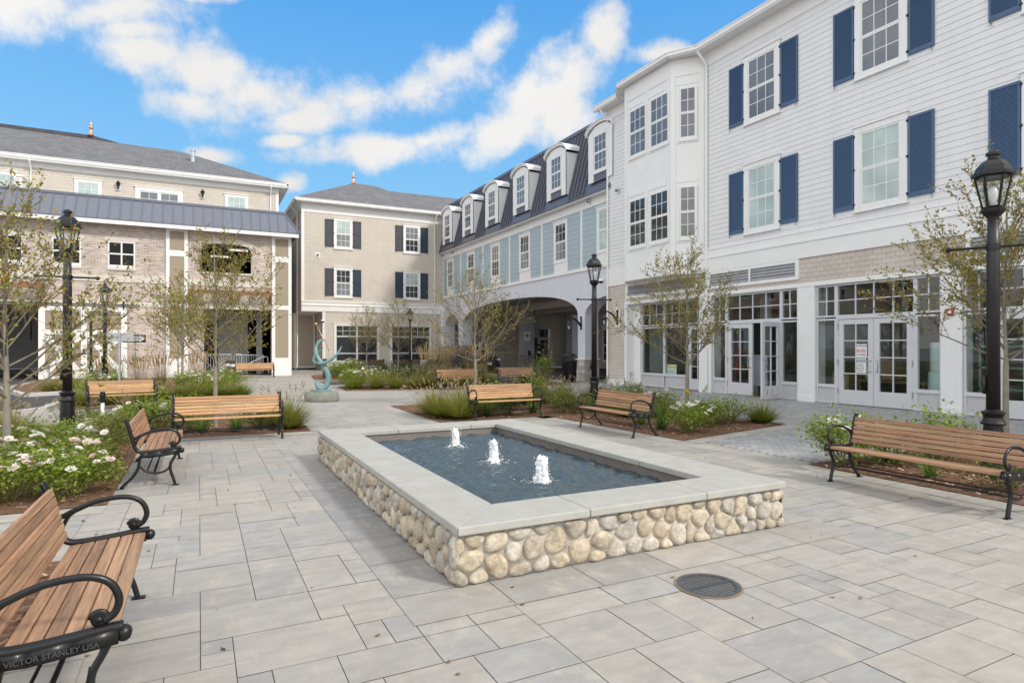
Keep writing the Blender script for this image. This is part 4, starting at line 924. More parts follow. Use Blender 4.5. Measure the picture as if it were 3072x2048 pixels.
# ------------------------------------------------------------------ pale blue bridge building with arches
BUu=16.3; FBr=Fr((BUu,0),(0,1),(-1,0)); VB0,VB1=22.3,43.5
bb_=thing('bridge_building','pale blue plank building over three stucco arches with a seamed metal mansard and white dormers','building',(16.3,33,0))
def sup(x,a,b,e): t=abs(x)/a; return b*(1-min(t,1)**e)**(1/e)
ARCH=[(32.4,7.3,3.1,1.3,2.4),(22.4,2.08,3.1,.82,2.0),(41.75,1.28,3.1,.85,2.0)]
def under(v):
    for (c,a,z,h,e_) in ARCH:
        if abs(v-c)<a-1e-4: return z+sup(v-c,a,h,e_)
    return None
m=MB(); TH=.75
vs=[VB0]; 
for (c,a,z,h,e_) in ARCH:
    vs+= [c+a*math.sin(math.pi/2*k/24) for k in range(-24,25)]
vs=sorted({round(v,4) for v in vs+[VB1] if VB0<=v<=VB1})
for a,b_ in zip(vs,vs[1:]):
    mid=(a+b_)/2; um=under(mid)
    if um is None: 
        for oo in (0,-TH): m.poly([FBr.p(a,1.0,oo),FBr.p(b_,1.0,oo),FBr.p(b_,5.25,oo),FBr.p(a,5.25,oo)])
    else:
        def zz(v): 
            for (c,A_,z,h,e_) in ARCH:
                if abs(mid-c)<A_: return z+sup(v-c,A_,h,e_)
        za,zb_=zz(a),zz(b_)
        for oo in (0,-TH): m.poly([FBr.p(a,za,oo),FBr.p(b_,zb_,oo),FBr.p(b_,5.25,oo),FBr.p(a,5.25,oo)])
        m.poly([FBr.p(a,za,0),FBr.p(b_,zb_,0),FBr.p(b_,zb_,-TH),FBr.p(a,za,-TH)])
PIERS=[(24.48,25.1),(39.7,40.47),(43.03,43.5)]
for a,b_ in PIERS:
    for s in (a,b_): m.poly([FBr.p(s,1.0,0),FBr.p(s,3.1,0),FBr.p(s,3.1,-TH),FBr.p(s,1.0,-TH)])
m.build('stucco_wall',stucco,bb_,world=True)
stv=mat('veneer_stone',(1,1,1),.85,amt=.2,scale=9,attr=True,bump=.4,bscale=40); sr_=random.Random(2)
def stone_pier(a,b_,u0,u1,root,h=.98):
    """ledgestone base: a mortar core faced with irregular squared stones"""
    m=MB(); m.box(u0,u1,a,b_,0,h,0,(.42,.40,.37))
    for (F,Ln) in ((Fr((u0,a),(0,1),(-1,0)),b_-a),(Fr((u0,a),(1,0),(0,-1)),u1-u0)):
        z=0
        while z<h-.03:
            hh=min(sr_.uniform(.11,.19),h-z); 
            if h-z-hh<.06: hh=h-z
            s=0
            while s<Ln-.01:
                w=sr_.uniform(.14,.34); w=Ln-s if Ln-s-w<.1 else w
                k=sr_.choice([(.44,.42,.39),(.52,.49,.45),(.38,.37,.36),(.48,.44,.38),(.56,.54,.50)]); d=sr_.uniform(.012,.035)
                if hh>.14 and sr_.random()<.4:
                    q=hh*sr_.uniform(.4,.6); m.fbox(F,s+.008,s+w-.008,z+.008,z+q-.006,0,d,0,k); k=tuple(x*sr_.uniform(.85,1.1) for x in k); m.fbox(F,s+.008,s+w-.008,z+q+.006,z+hh-.008,0,d*.9,0,k)
                else: m.fbox(F,s+.008,s+w-.008,z+.008,z+hh-.008,0,d,0,k)
                s+=w
            z+=hh
    o=m.build('stone_base',stv,root,world=True,bevel=.008)
    c=MB(); c.box(u0-.06,u1+.03,a-.06,b_+.06,h,h+.06); c.build('base_cap',cream,root,world=True,bevel=.01)
for a,b_ in PIERS: stone_pier(a-.03,b_+.03,BUu-.03,BUu+TH+.03,bb_)
m=MB(); courses(m,FBr,VB0,VB1,5.36,8.14,.245,.012); m.build('plank_wall',bluep,bb_,world=True)
m=MB(); m.box(16.31,27.5,VB0,VB1,5.22,8.6); m.build('shell_wall',stucco,bb_,world=True)
m=MB(); m.fbox(FBr,VB0,VB1,5.2,5.36,0,.055); m.fbox(FBr,VB0,VB1,8.12,8.5,0,.03); m.fbox(FBr,VB0,VB1,8.5,8.59,0,.33); m.fbox(FBr,VB1-.14,VB1,5.36,8.12,0,.03)
for v in (40.03,36.22,32.41,28.57,24.76): m.fbox(FBr,v-.075,v+.075,5.36,8.12,0,.03)
for v in (41.95,38.13,34.31,30.48,26.64,22.8): m.fbox(FBr,v-.66,v+.66,5.36,5.85,0,.028)
m.build('trim_band',white,bb_,world=True)
for i,v in enumerate((41.95,38.13,34.31,30.48,26.64,22.8)):
    window(bb_,FBr,v-.5,v+.5,5.97,7.82,3,[g_curt,g_dark,g_curt,g_dark,g_dark,g_blind][i],[g_curt,g_curt,g_dark,g_curt,g_curt,g_blind][i],cas=.15,head=.14,o=.014,sill=False)
# mansard
mu=lambda z: 15.95+(z-8.59)*(.95/3.68)
m=MB(); p=lambda v,z,d=0: (mu(z)-d,v,z-d*.25)
VM0,VM1=22.0,43.9
m.poly([p(VM0,8.59),p(VM1,8.59),p(VM1,12.27),p(VM0,12.27)])
for v in (VM0,VM1): m.poly([p(v,8.59),p(v,12.27),(17.2,v,12.27),(17.2,v,8.59)])
m.poly([(15.95,VM0,8.59),(15.95,VM1,8.59),(16.4,VM1,8.59),(16.4,VM0,8.59)])
DC=(41.72,37.92,34.16,30.35,26.54,22.73)
for k in range(70):
    v=VM0+.2+k*.315
    if v>VM1-.1: break
    z0=8.6
    if any(abs(v-c)<1.06 for c in DC): 
        if any(abs(v-c)<.98 for c in DC): z0=11.45
        else: continue
    a,b_=v-.016,v+.016; m.hexa([p(a,z0),p(b_,z0),p(b_,z0,.085),p(a,z0,.085),p(a,12.25),p(b_,12.25),p(b_,12.25,.085),p(a,12.25,.085)])
m.box(mu(12.2)-.06,17.6,VM0,VM1,12.2,12.36); m.fbox(FBr,VM0,VM1,8.56,8.66,.35,.38)
m.build('mansard_roof',metal_d,bb_,world=True)
m=MB(); m.box(17.3,28,VM0,VM1,12.2,12.3); m.build('flat_roof',roofm,bb_,world=True)
FD=Fr((15.93,0),(0,1),(-1,0))
for i,c in enumerate(DC):
    m=MB(); hw=.93; n=18
    def zt_(x): return 11.05+.5*math.sqrt(max(0,1-(x/(hw+.06))**2))
    # front: two legs, head board under a curved hood
    for s in (-1,1):
        a,b_=(c-hw,c-.52) if s<0 else (c+.52,c+hw)
        m.hexa([FD.p(a,9.05,-.04),FD.p(b_,9.05,-.04),FD.p(b_,9.05,.0),FD.p(a,9.05,.0),FD.p(a,zt_(a-c),-.04),FD.p(b_,zt_(b_-c),-.04),FD.p(b_,zt_(b_-c),0),FD.p(a,zt_(a-c),0)])
        side=c+s*hw; zi=11.12    # cheek back to the slope
        m.poly([(15.93,side,9.05),(mu(9.05)+.02,side,9.05),(mu(zi)+.02,side,zi),(15.93,side,zi)])
    for k in range(n):
        x0,x1=-.52+1.04*k/n,-.52+1.04*(k+1)/n; m.poly([FD.p(c+x0,11.1,0),FD.p(c+x1,11.1,0),FD.p(c+x1,zt_(x1),0),FD.p(c+x0,zt_(x0),0)])
    m.fbox(FD,c-.52,c+.52,9.38,9.5,-.04,.03)
    m.poly([FD.p(c-.52,9.5,-.03),FD.p(c+.52,9.5,-.03),FD.p(c+.52,11.12,-.03),FD.p(c-.52,11.12,-.03)])
    dm=m.build('dormer',white,bb_,world=True)
    h_=MB(); W2=hw+.12
    for k in range(n):
        x0,x1=-W2+2*W2*k/n,-W2+2*W2*(k+1)/n
        def zh(x): return 11.08+.50*math.sqrt(max(0,1-(x/(W2+.03))**2))
        for zo,oo,th in ((0,.09,.10),(.10,.13,.05)):
            P=lambda x,z,o: FD.p(c+x,z,o)
            h_.hexa([P(x0,zh(x0)+zo,-.9),P(x1,zh(x1)+zo,-.9),P(x1,zh(x1)+zo,oo),P(x0,zh(x0)+zo,oo),P(x0,zh(x0)+zo+th,-.9),P(x1,zh(x1)+zo+th,-.9),P(x1,zh(x1)+zo+th,oo),P(x0,zh(x0)+zo+th,oo)])
    h_.build('hood',white,dm)
    a_=MB(); a_.fbox(FD,c-.52,c+.52,9.05,9.38,-.05,-.035); a_.build('apron',metal_d,dm)
    w=window(bb_,FD,c-.47,c+.47,9.52,11.10,3,g_mid,g_mid if i>1 else g_dark,cas=0,head=0,o=-.03,sill=False)
# undercroft
ceilm=mat('undercroft_ceiling',(.42,.42,.42),.8)
m=MB(); m.box(17.05,40,VB0,43.5,4.6,4.7); m.build('soffit',ceilm,bb_,world=True)
m=MB()
for u in (20.5,23.5,26.5): m.box(u,u+.35,VB0,43.5,4.15,4.6)
m.build('ceiling_beam',cream,bb_,world=True)
m=MB(); FU=Fr((17.1,43.45),(1,0),(0,-1)); courses(m,FU,0,26,.0,4.6,.17,.01); m.build('passage_wall',clap_b,bb_,world=True)
FE=Fr((27.0,0),(0,1),(-1,0)); m=MB(); courses(m,FE,22.3,40.5,0,4.6,.136,.01); m.build('passage_side_wall',shing_t,bb_,world=True)
window(bb_,FE,36.6,38.0,.6,2.9,2,g_dark,g_dark,cas=.14,head=.18,o=.015)
PX=[(22.5,42.7),(26.9,42.7)]
for (u,v) in PX:
    m=MB(); m.box(u,u+.9,v-.45,v+.45,1.04,4.6); m.build('column',stucco,bb_,world=True); stone_pier(v-.5,v+.5,u-.05,u+.95,bb_)
grid_glaze('entrance_window',FU,6.55,7.3,.3,2.45,1,[1.7],.03,gm=g_dark,root=bb_); grid_glaze('entrance_door',FU,7.35,8.5,.02,2.3,2,[.5,.95,1.4,1.85],.03,gm=g_dark,root=bb_,fw=.1); grid_glaze('entrance_window',FU,7.35,8.5,2.34,3.1,2,[],.03,gm=g_dark,root=bb_); grid_glaze('entrance_window',FU,10.7,12.3,.7,3.0,3,[2.3],.03,gm=g_dark,root=bb_)
# ------------------------------------------------------------------ beige shingled house
BV=43.5; FH=Fr((0,BV),(1,0),(0,-1)); bx=6.17
bh=thing('beige_house','beige shingled building with dark panelled shutters and a copper finial on its hip roof','building',(11,43.5,0))
m=MB(); courses(m,FH,bx+.02,16.3,4.74,11.0,.13,.018); courses(m,FH,7.55,16.3,0.0,4.1,.13,.018); m.build('shingle_wall',shing_b,bh,world=True)
m=MB(); m.box(bx,16.3,BV,56,4.05,11.4); m.box(7.55,16.3,BV,56,0,4.05); m.build('shell_wall',clap_b,bh,world=True)
FHs=Fr((bx,BV),(0,1),(-1,0)); m=MB(); courses(m,FHs,0.05,12.5,4.3,11.2,.16,.016); FR=Fr((7.55,BV),(0,1),(-1,0)); courses(m,FR,0.05,3.0,0,4.05,.16,.016); FR2=Fr((0,46.5),(1,0),(0,-1)); courses(m,FR2,4.7,7.55,.1,4.05,.2,.01); m.build('clapboard_wall',clap_b,bh,world=True)
m=MB(); m.fbox(FH,bx-.03,16.3,4.04,4.42,0,.06); m.fbox(FH,bx-.03,16.3,4.422,4.47,0,.10); m.fbox(FH,bx-.03,16.3,4.472,4.66,0,.055); m.fbox(FH,bx-.03,16.3,4.662,4.74,0,.09)
m.fbox(FH,bx-.03,bx+.16,4.74,10.9,0,.035); m.fbox(FHs,0,.16,4.74,11.0,0,.03); m.fbox(FH,bx-.03,16.3,10.75,11.4,0,.04); m.fbox(FHs,0,12,11.0,11.4,0,.04)
m.fbox(FH,7.52,7.70,0,4.04,0,.035); m.fbox(FH,16.1,16.3,0,4.04,0,.035)
m.box(bx-.45,16.3,BV-.45,BV,11.36,11.42); m.box(bx-.45,bx,BV,56,11.36,11.42)
m.box(bx-.02,7.55,BV,46.5,4.0,4.05)
FR2t=Fr((0,46.45),(1,0),(0,-1)); m.fbox(FR2t,6.05,6.2,.1,4.0,0,.03); m.fbox(FR2t,7.38,7.5,.1,4.0,0,.03); m.fbox(FR2t,6.2,7.38,.1,.26,0,.03); m.fbox(FR2t,6.2,7.38,3.9,4.0,0,.03)
m.build('trim_band',whitew,bh,world=True)
gutter(bh,FH,bx-.5,16.2,11.58,.55,whitew); gutter(bh,Fr((bx,BV),(0,1),(-1,0)),-.5,12,11.58,.55,whitew)
downspout(bh,FH,15.62,11.4,.45,whitew); downspout(bh,FHs,1.6,11.4,.45,whitew)
window(bh,Fr((7.55,BV),(0,1),(-1,0)),.9,1.8,.9,3.0,2,g_dark,g_dark,cas=.12,head=.15,o=.02)
for (uc,zl,zh_,gu,gl,sm,sm2) in ((8.92,8.52,10.33,g_blind,g_curt,charc,charc),(13.85,8.55,10.33,g_curt,g_dark,charc,dnavy),(8.92,5.15,6.95,g_dark,g_curt,charc,dnavy),(13.85,5.18,6.97,g_blind,g_dark,dnavy,dnavy)):
    window(bh,FH,uc-.49,uc+.49,zl,zh_,3,gu,gl,cas=.15,head=.17,o=.014,trim=whitew)
    shutter(bh,FH,uc-1.24,uc-.66,zl-.02,zh_+.06,sm,'panel',hinge=1); shutter(bh,FH,uc+.66,uc+1.24,zl-.02,zh_+.06,sm2,'panel',hinge=-1)
m=MB(); m.fbox(FH,7.04,7.38,7.70,8.05,.014,.03); vo=m.build('vent_plate',whitew,bh,world=True); m=MB(); m.tube([FH.p(7.21,7.90,.03),FH.p(7.21,7.88,.14)],.075,12); m.tube([FH.p(7.21,7.885,.141),FH.p(7.21,7.865,.15)],.05,12,1); m.build('vent_hood',[galv,dark],vo)
for (a,b_) in ((8.43,11.31),(12.36,15.22)):
    m=MB(); m.fbox(FH,a-.14,a,.24,3.1,.0,.05); m.fbox(FH,b_,b_+.14,.24,3.1,0,.05); m.fbox(FH,a-.16,b_+.16,3.1,3.26,0,.055); m.fbox(FH,a-.2,b_+.2,3.26,3.30,0,.09); m.fbox(FH,a-.14,b_+.14,.24,.60,0,.052); m.fbox(FH,a-.18,b_+.18,.58,.64,0,.08)
    mid=(a+b_)/2
    for (p_,q_) in ((a,mid-.03),(mid+.03,b_)):
        for (z0,z1,cs2,rs2) in ((2.36,3.1,3,2),(1.18,2.33,1,1),(.64,1.15,1,1)):
            m.fbox(FH,p_,q_,z0,z0+.035,.0,.04); m.fbox(FH,p_,q_,z1-.035,z1,.0,.04); m.fbox(FH,p_,p_+.035,z0+.035,z1-.035,0,.04); m.fbox(FH,q_-.035,q_,z0+.035,z1-.035,0,.04)
            for k in range(1,cs2): x=lerp(p_,q_,k/cs2); m.fbox(FH,x-.012,x+.012,z0+.035,z1-.035,0,.036)
            if rs2>1: m.fbox(FH,p_+.035,q_-.035,(z0+z1)/2-.012,(z0+z1)/2+.012,0,.035)
    m.fbox(FH,mid-.03,mid+.03,.64,3.1,0,.045)
    wo2=m.build('shop_window',whitew,bh,world=True)
    g_=MB(); g_.poly([FH.p(a,.62,.02),FH.p(b_,.62,.02),FH.p(b_,3.1,.02),FH.p(a,3.1,.02)]); g_.build('pane',g_dark,wo2)
# hip roof with a copper finial, longer roof behind
m=MB(); zE=11.56; ex0,ex1,ey0=bx-.5,17.2,BV-.5
A=(10.62,48.0,14.24); B_=(12.17,48.0,14.24)
m.poly([(ex0,ey0,zE),(ex1,ey0,zE),B_,A]); m.poly([(ex0,ey0,zE),A,(10.62,56,14.24),(ex0,60,zE)]); m.poly([(ex1,ey0,zE),(ex1,56,zE),(12.17,56,14.24),B_])
m.poly([(A),(B_),(12.17,56,14.24),(10.62,56,14.24)])
m.poly([(12.3,52.0,15.0),(34,52.0,15.0),(34,44.5,11.3),(12.3,44.5,11.3)])
rf=m.build('roof',roofm,bh,world=True)
def finial(root,x,y,z,h,par):
    b=MB(); b.lathe([(.20,0),(.15,.02),(.09,.22*h),(.055,.32*h),(.055,.36*h),(.13,.42*h),(.145,.47*h),(.10,.53*h),(.045,.56*h),(.045,.60*h),(.075,.64*h),(.03,.68*h),(.05,.73*h),(.018,.77*h),(.004,h)],14,(x,y,z)); b.build('finial',copper,par,smooth=True)
finial(bh,10.62,48,14.2,1.15,rf)
# ------------------------------------------------------------------ brick parking garage (left)
GV=37.0; FG=Fr((0,GV),(1,0),(0,-1))
pg=thing('parking_garage','pale brick parking garage with a sliding barn door and a slate-blue seamed metal eave','building',(-2,37,0))
m=MB(); holes=[(.114,2.575,5.643,7.24),(.23,3.62,0,3.72),(-30,-6.94,0,3.64)]
GL=-30; GR=4.68
wall_holes(m,FG,GL,GR,0,7.9,holes,.3)
# arch spandrels over the upper opening
def za_(x): return 6.873+.365*math.sqrt(max(0,1-(x/1.231)**2))
n=16; cxa=1.3445
for k in range(n):
    x0,x1=-1.2305+2.461*k/n,-1.2305+2.461*(k+1)/n; m.poly([FG.p(cxa+x0,za_(x0),-.001),FG.p(cxa+x1,za_(x1),-.001),FG.p(cxa+x1,7.24,-.001),FG.p(cxa+x0,7.24,-.001)])
m.build('brick_wall',brick,pg,world=True)
for z0,z1 in ((4.90,5.20),(3.66,3.89)):
    for a,b_ in ((GL,-1.55),(-.53,3.64)):
        m=MB(); k=a
        while k<b_: e_=min(k+1.9,b_); m.fbox(FG,k,e_-.006,z0,z1,0,.04); m.fbox(FG,e_-.006,e_,z0,z1,0,.034); k=e_
        m.build('stone_band',cream,pg,world=True)
m=MB()
for k in range(n):   # arch stones
    x0,x1=-1.45+2.9*k/n,-1.45+2.9*(k+1)/n
    f=lambda x: 6.80+.42*math.sqrt(max(0,1-(x/1.5)**2))
    m.hexa([FG.p(cxa+x0,f(x0),0),FG.p(cxa+x1,f(x1),0),FG.p(cxa+x1,f(x1),.05),FG.p(cxa+x0,f(x0),.05),FG.p(cxa+x0,f(x0)+.26,0),FG.p(cxa+x1,f(x1)+.26,0),FG.p(cxa+x1,f(x1)+.26,.05),FG.p(cxa+x0,f(x0)+.26,.05)])
m.build('arch_stone',cream,pg,world=True)
m=MB(); m.fbox(FG,0,2.7,5.54,5.643,0,.05); m.build('sill',cream,pg,world=True)
for a in (-4.25,-6.55,-8.86,-12,-14.3,-16.6,-19,-21.3):
    m=MB(); m.fbox(FG,a,a+1.46,6.97,7.16,0,.035); m.build('lintel',cream,pg,world=True)
    m=MB(); m.fbox(FG,a+.1,a+1.36,5.50,5.63,0,.05); m.build('sill',cream,pg,world=True)
for a in (-4.25,-6.55,-8.86,-12,-14.3,-16.6,-19,-21.3):
    m=MB(); p_,q_,z0,z1=a+.135,a+1.325,5.634,6.96
    m.fbox(FG,p_,p_+.07,z0,z1,0,.03); m.fbox(FG,q_-.07,q_,z0,z1,0,.03); m.fbox(FG,p_+.07,q_-.07,z0,z0+.13,0,.03); m.fbox(FG,p_+.07,q_-.07,z1-.06,z1,0,.03)
    x=(p_+q_)/2; m.fbox(FG,x-.035,x+.035,z0+.13,z1-.06,0,.027); z=(z0+z1)/2+.03; m.fbox(FG,p_+.07,q_-.07,z-.035,z+.035,0,.026)
    w=m.build('window',whitew,pg,world=True); d_=MB(); d_.fbox(FG,p_+.05,q_-.05,z0+.05,z1-.05,-.2,.006); d_.build('pane',dark,w)
for a,b_ in ((-1.55,-.53),(3.64,4.68)):     # white pilasters with tan panels
    m=MB(); m.fbox(FG,a,b_,0,7.92,.0,.06)
    for z0,z1 in ((0,1.0),(3.70,3.94),(6.37,6.68),(7.68,7.92)): m.fbox(FG,a,b_,z0,z1,.06,.10)
    for s0,s1 in ((a,a+.17),(b_-.17,b_)):
        for z0,z1 in ((1.0,3.70),(3.94,6.37),(6.68,7.68)): m.fbox(FG,s0,s1,z0,z1,.06,.10)
    po=m.build('pilaster',whitew,pg,world=True)
    t_=MB()
    for z0,z1 in ((1.0,3.70),(3.94,6.37),(6.68,7.68)): t_.fbox(FG,a+.17,b_-.17,z0,z1,.06,.075)
    t_.build('panel',tan,po)
m=MB(); m.box(GR-.02,GR,37.002,60,0,7.85); m.build('end_wall',brick,pg,world=True)
# metal eave
m=MB(); y0,y1,zb_,zt2=36.4,37.3,7.98,9.2
def q4(x0,x1): return 
m.poly([(GL,y0,zb_),(5.05,y0,zb_),(4.35,y1,zt2),(GL,y1,zt2)]); m.poly([(5.05,y0,zb_),(5.05,50,zb_),(4.35,50,zt2),(4.35,y1,zt2)])
k=4.9
while k>GL:
    tmax=1 if k<4.35 else (5.05-k)/.7
    s=lambda t,d: (k,lerp(y0,y1,t)-d*.8,lerp(zb_,zt2,t)+d*.6)
    a,b_=s(0,0),s(tmax,0); c,d_=s(tmax,.045),s(0,.045)
    m.hexa([(k-.014,*a[1:]),(k+.014,*a[1:]),(k+.014,*d_[1:]),(k-.014,*d_[1:]),(k-.014,*b_[1:]),(k+.014,*b_[1:]),(k+.014,*c[1:]),(k-.014,*c[1:])]); k-=.47
m.tube([(5.06,y0-.01,zb_+.01),(4.35,y1,zt2+.03)],.05,6); m.box(GL,4.4,y1-.06,y1+.12,zt2-.03,zt2+.09); m.box(GL,5.06,y0-.015,y0+.02,zb_-.03,zb_+.02)
m.build('metal_eave',metal_g,pg,world=True)
m=MB(); m.box(GL,5.0,y0+.012,y0+.05,7.74,7.95); m.box(GL,5.0,y0+.05,37,7.86,7.92); m.box(4.97,5.0,y0+.05,50,7.74,7.95); m.build('fascia',whitew,pg,world=True)
m=MB(); m.box(GL,4.3,37.4,60,9.0,9.15); m.build('roof_deck',roofm,pg,world=True)
m=MB(); m.box(GL,4.66,37.3,60,5.3,5.5); m.box(GL,4.66,58,58.2,0,9); m.box(GL,4.66,37.31,60,7.86,7.98); m.box(-.4,-.2,37.3,58,0,7.9); m.build('deck_slab',conc,pg,world=True)
m=MB()
for x,y in ((.6,40.0),(1.7,43.0),(.7,46.5),(2.2,40.5)): m.box(x,x+1.1,y,y+.18,7.74,7.8)
m.build('strip_light',emit('strip_light',(1,.93,.78),1.3),pg,world=True)
# barn door, timber canopy, railings
bd=MB(); d0,d1=-6.92,-3.27; z1=3.60; dm_=(d0+d1)/2
for a,b_ in ((d0,d0+.26),(dm_-.13,dm_+.13),(d1-.26,d1)): bd.fbox(FG,a,b_,.05,z1,.10,.14)
for a,b_ in ((d0+.26,dm_-.13),(dm_+.13,d1-.26)):
    for z,w in ((3.38,.22),(2.22,.24),(.05,.22)): bd.fbox(FG,a,b_,z,z+w,.10,.138)
    w=.13; zl,zh=.27,2.22
    for (p_,q_,oo) in (((a,zl),(b_,zh),.136),((a,zh),(b_,zl),.132)):
        d=Vector((q_[0]-p_[0],q_[1]-p_[1])).normalized(); nn=Vector((-d.y,d.x))*w
        bd.poly([FG.p(p_[0]+nn.x,p_[1]+nn.y,oo),FG.p(p_[0]-nn.x,p_[1]-nn.y,oo),FG.p(q_[0]-nn.x,q_[1]-nn.y,oo),FG.p(q_[0]+nn.x,q_[1]+nn.y,oo)])
dor=bd.build('sliding_door',whitew,pg,world=True)
t_=MB(); t_.fbox(FG,d0+.02,d1-.02,.06,z1-.01,.06,.105); t_.build('panel',tan,dor)
t_=MB(); t_.tube([FG.p(-9.5,3.74,.12),FG.p(-2.7,3.74,.12)],.03,6)
for x in (d0+.3,dm_,d1-.15): t_.fbox(FG,x-.03,x+.03,3.5,3.86,.14,.16); t_.sphere(FG.p(x,3.86,.15),.06,8)
t_.build('door_track',black,dor)
timb=mat('brown_timber',(.26,.13,.06),.7,amt=.2,scale=6,stretch=(.5,4,4))
m=MB(); m.fbox(FG,-.50,3.62,4.42,4.62,.55,.68)
for k in range(7): x=-.35+k*.62; m.fbox(FG,x,x+.09,4.62,4.76,0,.75)
for x in (-.42,1.5,3.45): m.fbox(FG,x,x+.12,4.0,4.42,0,.1); m.hexa([FG.p(x,4.0,.05),FG.p(x+.12,4.0,.05),FG.p(x+.12,4.0,.15),FG.p(x,4.0,.15),FG.p(x,4.42,.5),FG.p(x+.12,4.42,.5),FG.p(x+.12,4.42,.62),FG.p(x,4.42,.62)])
m.build('timber_canopy',timb,pg,world=True)
m=MB(); m.fbox(FG,-12,-6.5,4.42,4.62,.55,.68)
for k in range(9): x=-11.9+k*.62; m.fbox(FG,x,x+.09,4.62,4.76,0,.75)
for x in (-9,-6.7): m.fbox(FG,x,x+.14,3.95,4.42,.5,.64)
m.build('timber_canopy',timb,pg,world=True)
m=MB(); 
def rail(p,q,h,nb):
    p,q=Vector(p),Vector(q)
    for z in (h,.12): m.tube([p+Vector((0,0,z)),q+Vector((0,0,z))],.025,6)
    for k in range(nb+1): a=p.lerp(q,k/nb); m.tube([a+Vector((0,0,.12 if 0<k<nb else 0)),a+Vector((0,0,h))],.014 if 0<k<nb else .028,5)
rail((.3,37.2,.15),(2.1,37.2,.15),1.05,14); rail((1.9,38.3,.15),(3.3,38.3,.15),1.0,11); 
m.tube([(2.1,37.3,.5),(3.2,37.3,1.05),(3.45,37.3,1.05),(3.5,37.3,.15)],.028,6)
m.build('railing',galv,pg,world=True)
m=MB(); m.box(3.0,3.3,39.0,39.3,0,3.7); m.box(1.0,2.6,40,40.1,0,3.7); m.build('inner_wall',conc,pg,world=True)
# ------------------------------------------------------------------ apartment storey set back above the garage
AV=42.0; FAp=Fr((0,AV),(1,0),(0,-1))
ap_=thing('apartment_building','beige shingled upper storey set back above the garage, its grey roof carrying a steel vent','building',(-3,42,9.15))
m=MB(); courses(m,FAp,-30,4.52,9.1,11.45,.15,.012); m.build('shingle_wall',shing_b,ap_,world=True)
m=MB(); m.box(-30,4.5,AV,54,9.1,11.7); m.build('shell_wall',clap_b,ap_,world=True)
m=MB(); m.fbox(FAp,-30,4.54,11.42,11.75,0,.04); m.fbox(FAp,4.36,4.54,9.1,11.42,0,.035); m.box(-30,5.1,AV-.45,AV,11.72,11.78); m.box(4.5,5.1,AV,54,11.72,11.78); m.box(4.5,4.52,AV,54,9.1,11.7); m.build('trim_band',whitew,ap_,world=True)
gutter(ap_,FAp,-30,5.12,12.0,.52,whitew); gutter(ap_,Fr((4.5,AV),(0,1),(1,0)),-.5,10,12.0,.6,whitew)
downspout(ap_,FAp,4.05,11.8,.45,whitew,9.2,False); downspout(ap_,FAp,-8.2,11.8,.45,whitew,9.2,False)
for (a,b_,c) in ((-6.1,-5.1,3),(1.55,2.6,3),(-9.9,-8.9,3),(-13.5,-12.5,3)): window(ap_,FAp,a,b_,9.35,10.9,c,g_blind,g_blind,cas=.14,head=.16,trim=whitew,o=.014)
for (a,b_) in ((-3.1,-2.15),(-2.05,-1.1)): window(ap_,FAp,a,b_,9.0,10.72,2,g_mid,g_mid,cas=.09 if 0 else .05,head=0,trim=whitew,o=.03)
m=MB(); m.fbox(FAp,-3.32,-.88,10.74,10.95,0,.07); m.fbox(FAp,-3.32,-3.14,9.1,10.74,0,.06); m.fbox(FAp,-1.06,-.88,9.1,10.74,0,.06); m.fbox(FAp,-3.38,-.82,10.95,11.0,0,.1); m.build('door_trim',whitew,ap_,world=True)
m=MB(); m.hexa([(-8.55,40.6,9.1),(-8.3,40.6,9.1),(-8.3,AV,9.1),(-8.55,AV,9.1),(-8.55,40.6,10.55),(-8.3,40.6,10.55),(-8.3,AV,10.55),(-8.55,AV,10.55)]); m.box(-8.6,-8.25,40.55,AV,10.55,10.62); m.build('terrace_wall',whitew,ap_,world=True)
m=MB(); y0=41.5; zE=11.98; T=1.0
m.poly([(-30,y0,zE),(5.12,y0,zE),(-1.07,47.9,14.98),(-4.6,47.95,15.02),(-6.2,48.0,15.33),(-30,48.0,15.33)])
m.poly([(5.12,y0,zE),(5.12,54.3,zE),(-1.07,47.9,14.98)]); m.poly([(-30,54.5,zE),(-30,48,15.33),(-6.2,48,15.33),(-4.6,47.95,15.02),(-1.07,47.9,14.98),(5.12,54.3,zE)])
rf2=m.build('roof',roofm,ap_,world=True); finial(ap_,-6.25,48,15.3,1.1,rf2)
m=MB(); m.lathe([(.24,0),(.20,.05),(.16,.2),(.125,.26),(.125,.62),(.15,.64),(.15,.66),(.125,.68),(.125,1.0),(.16,1.0),(.16,1.08),(.11,1.08)],16,(-.36,45.0,13.28)); m.build('vent_pipe',galv,rf2,smooth=False)
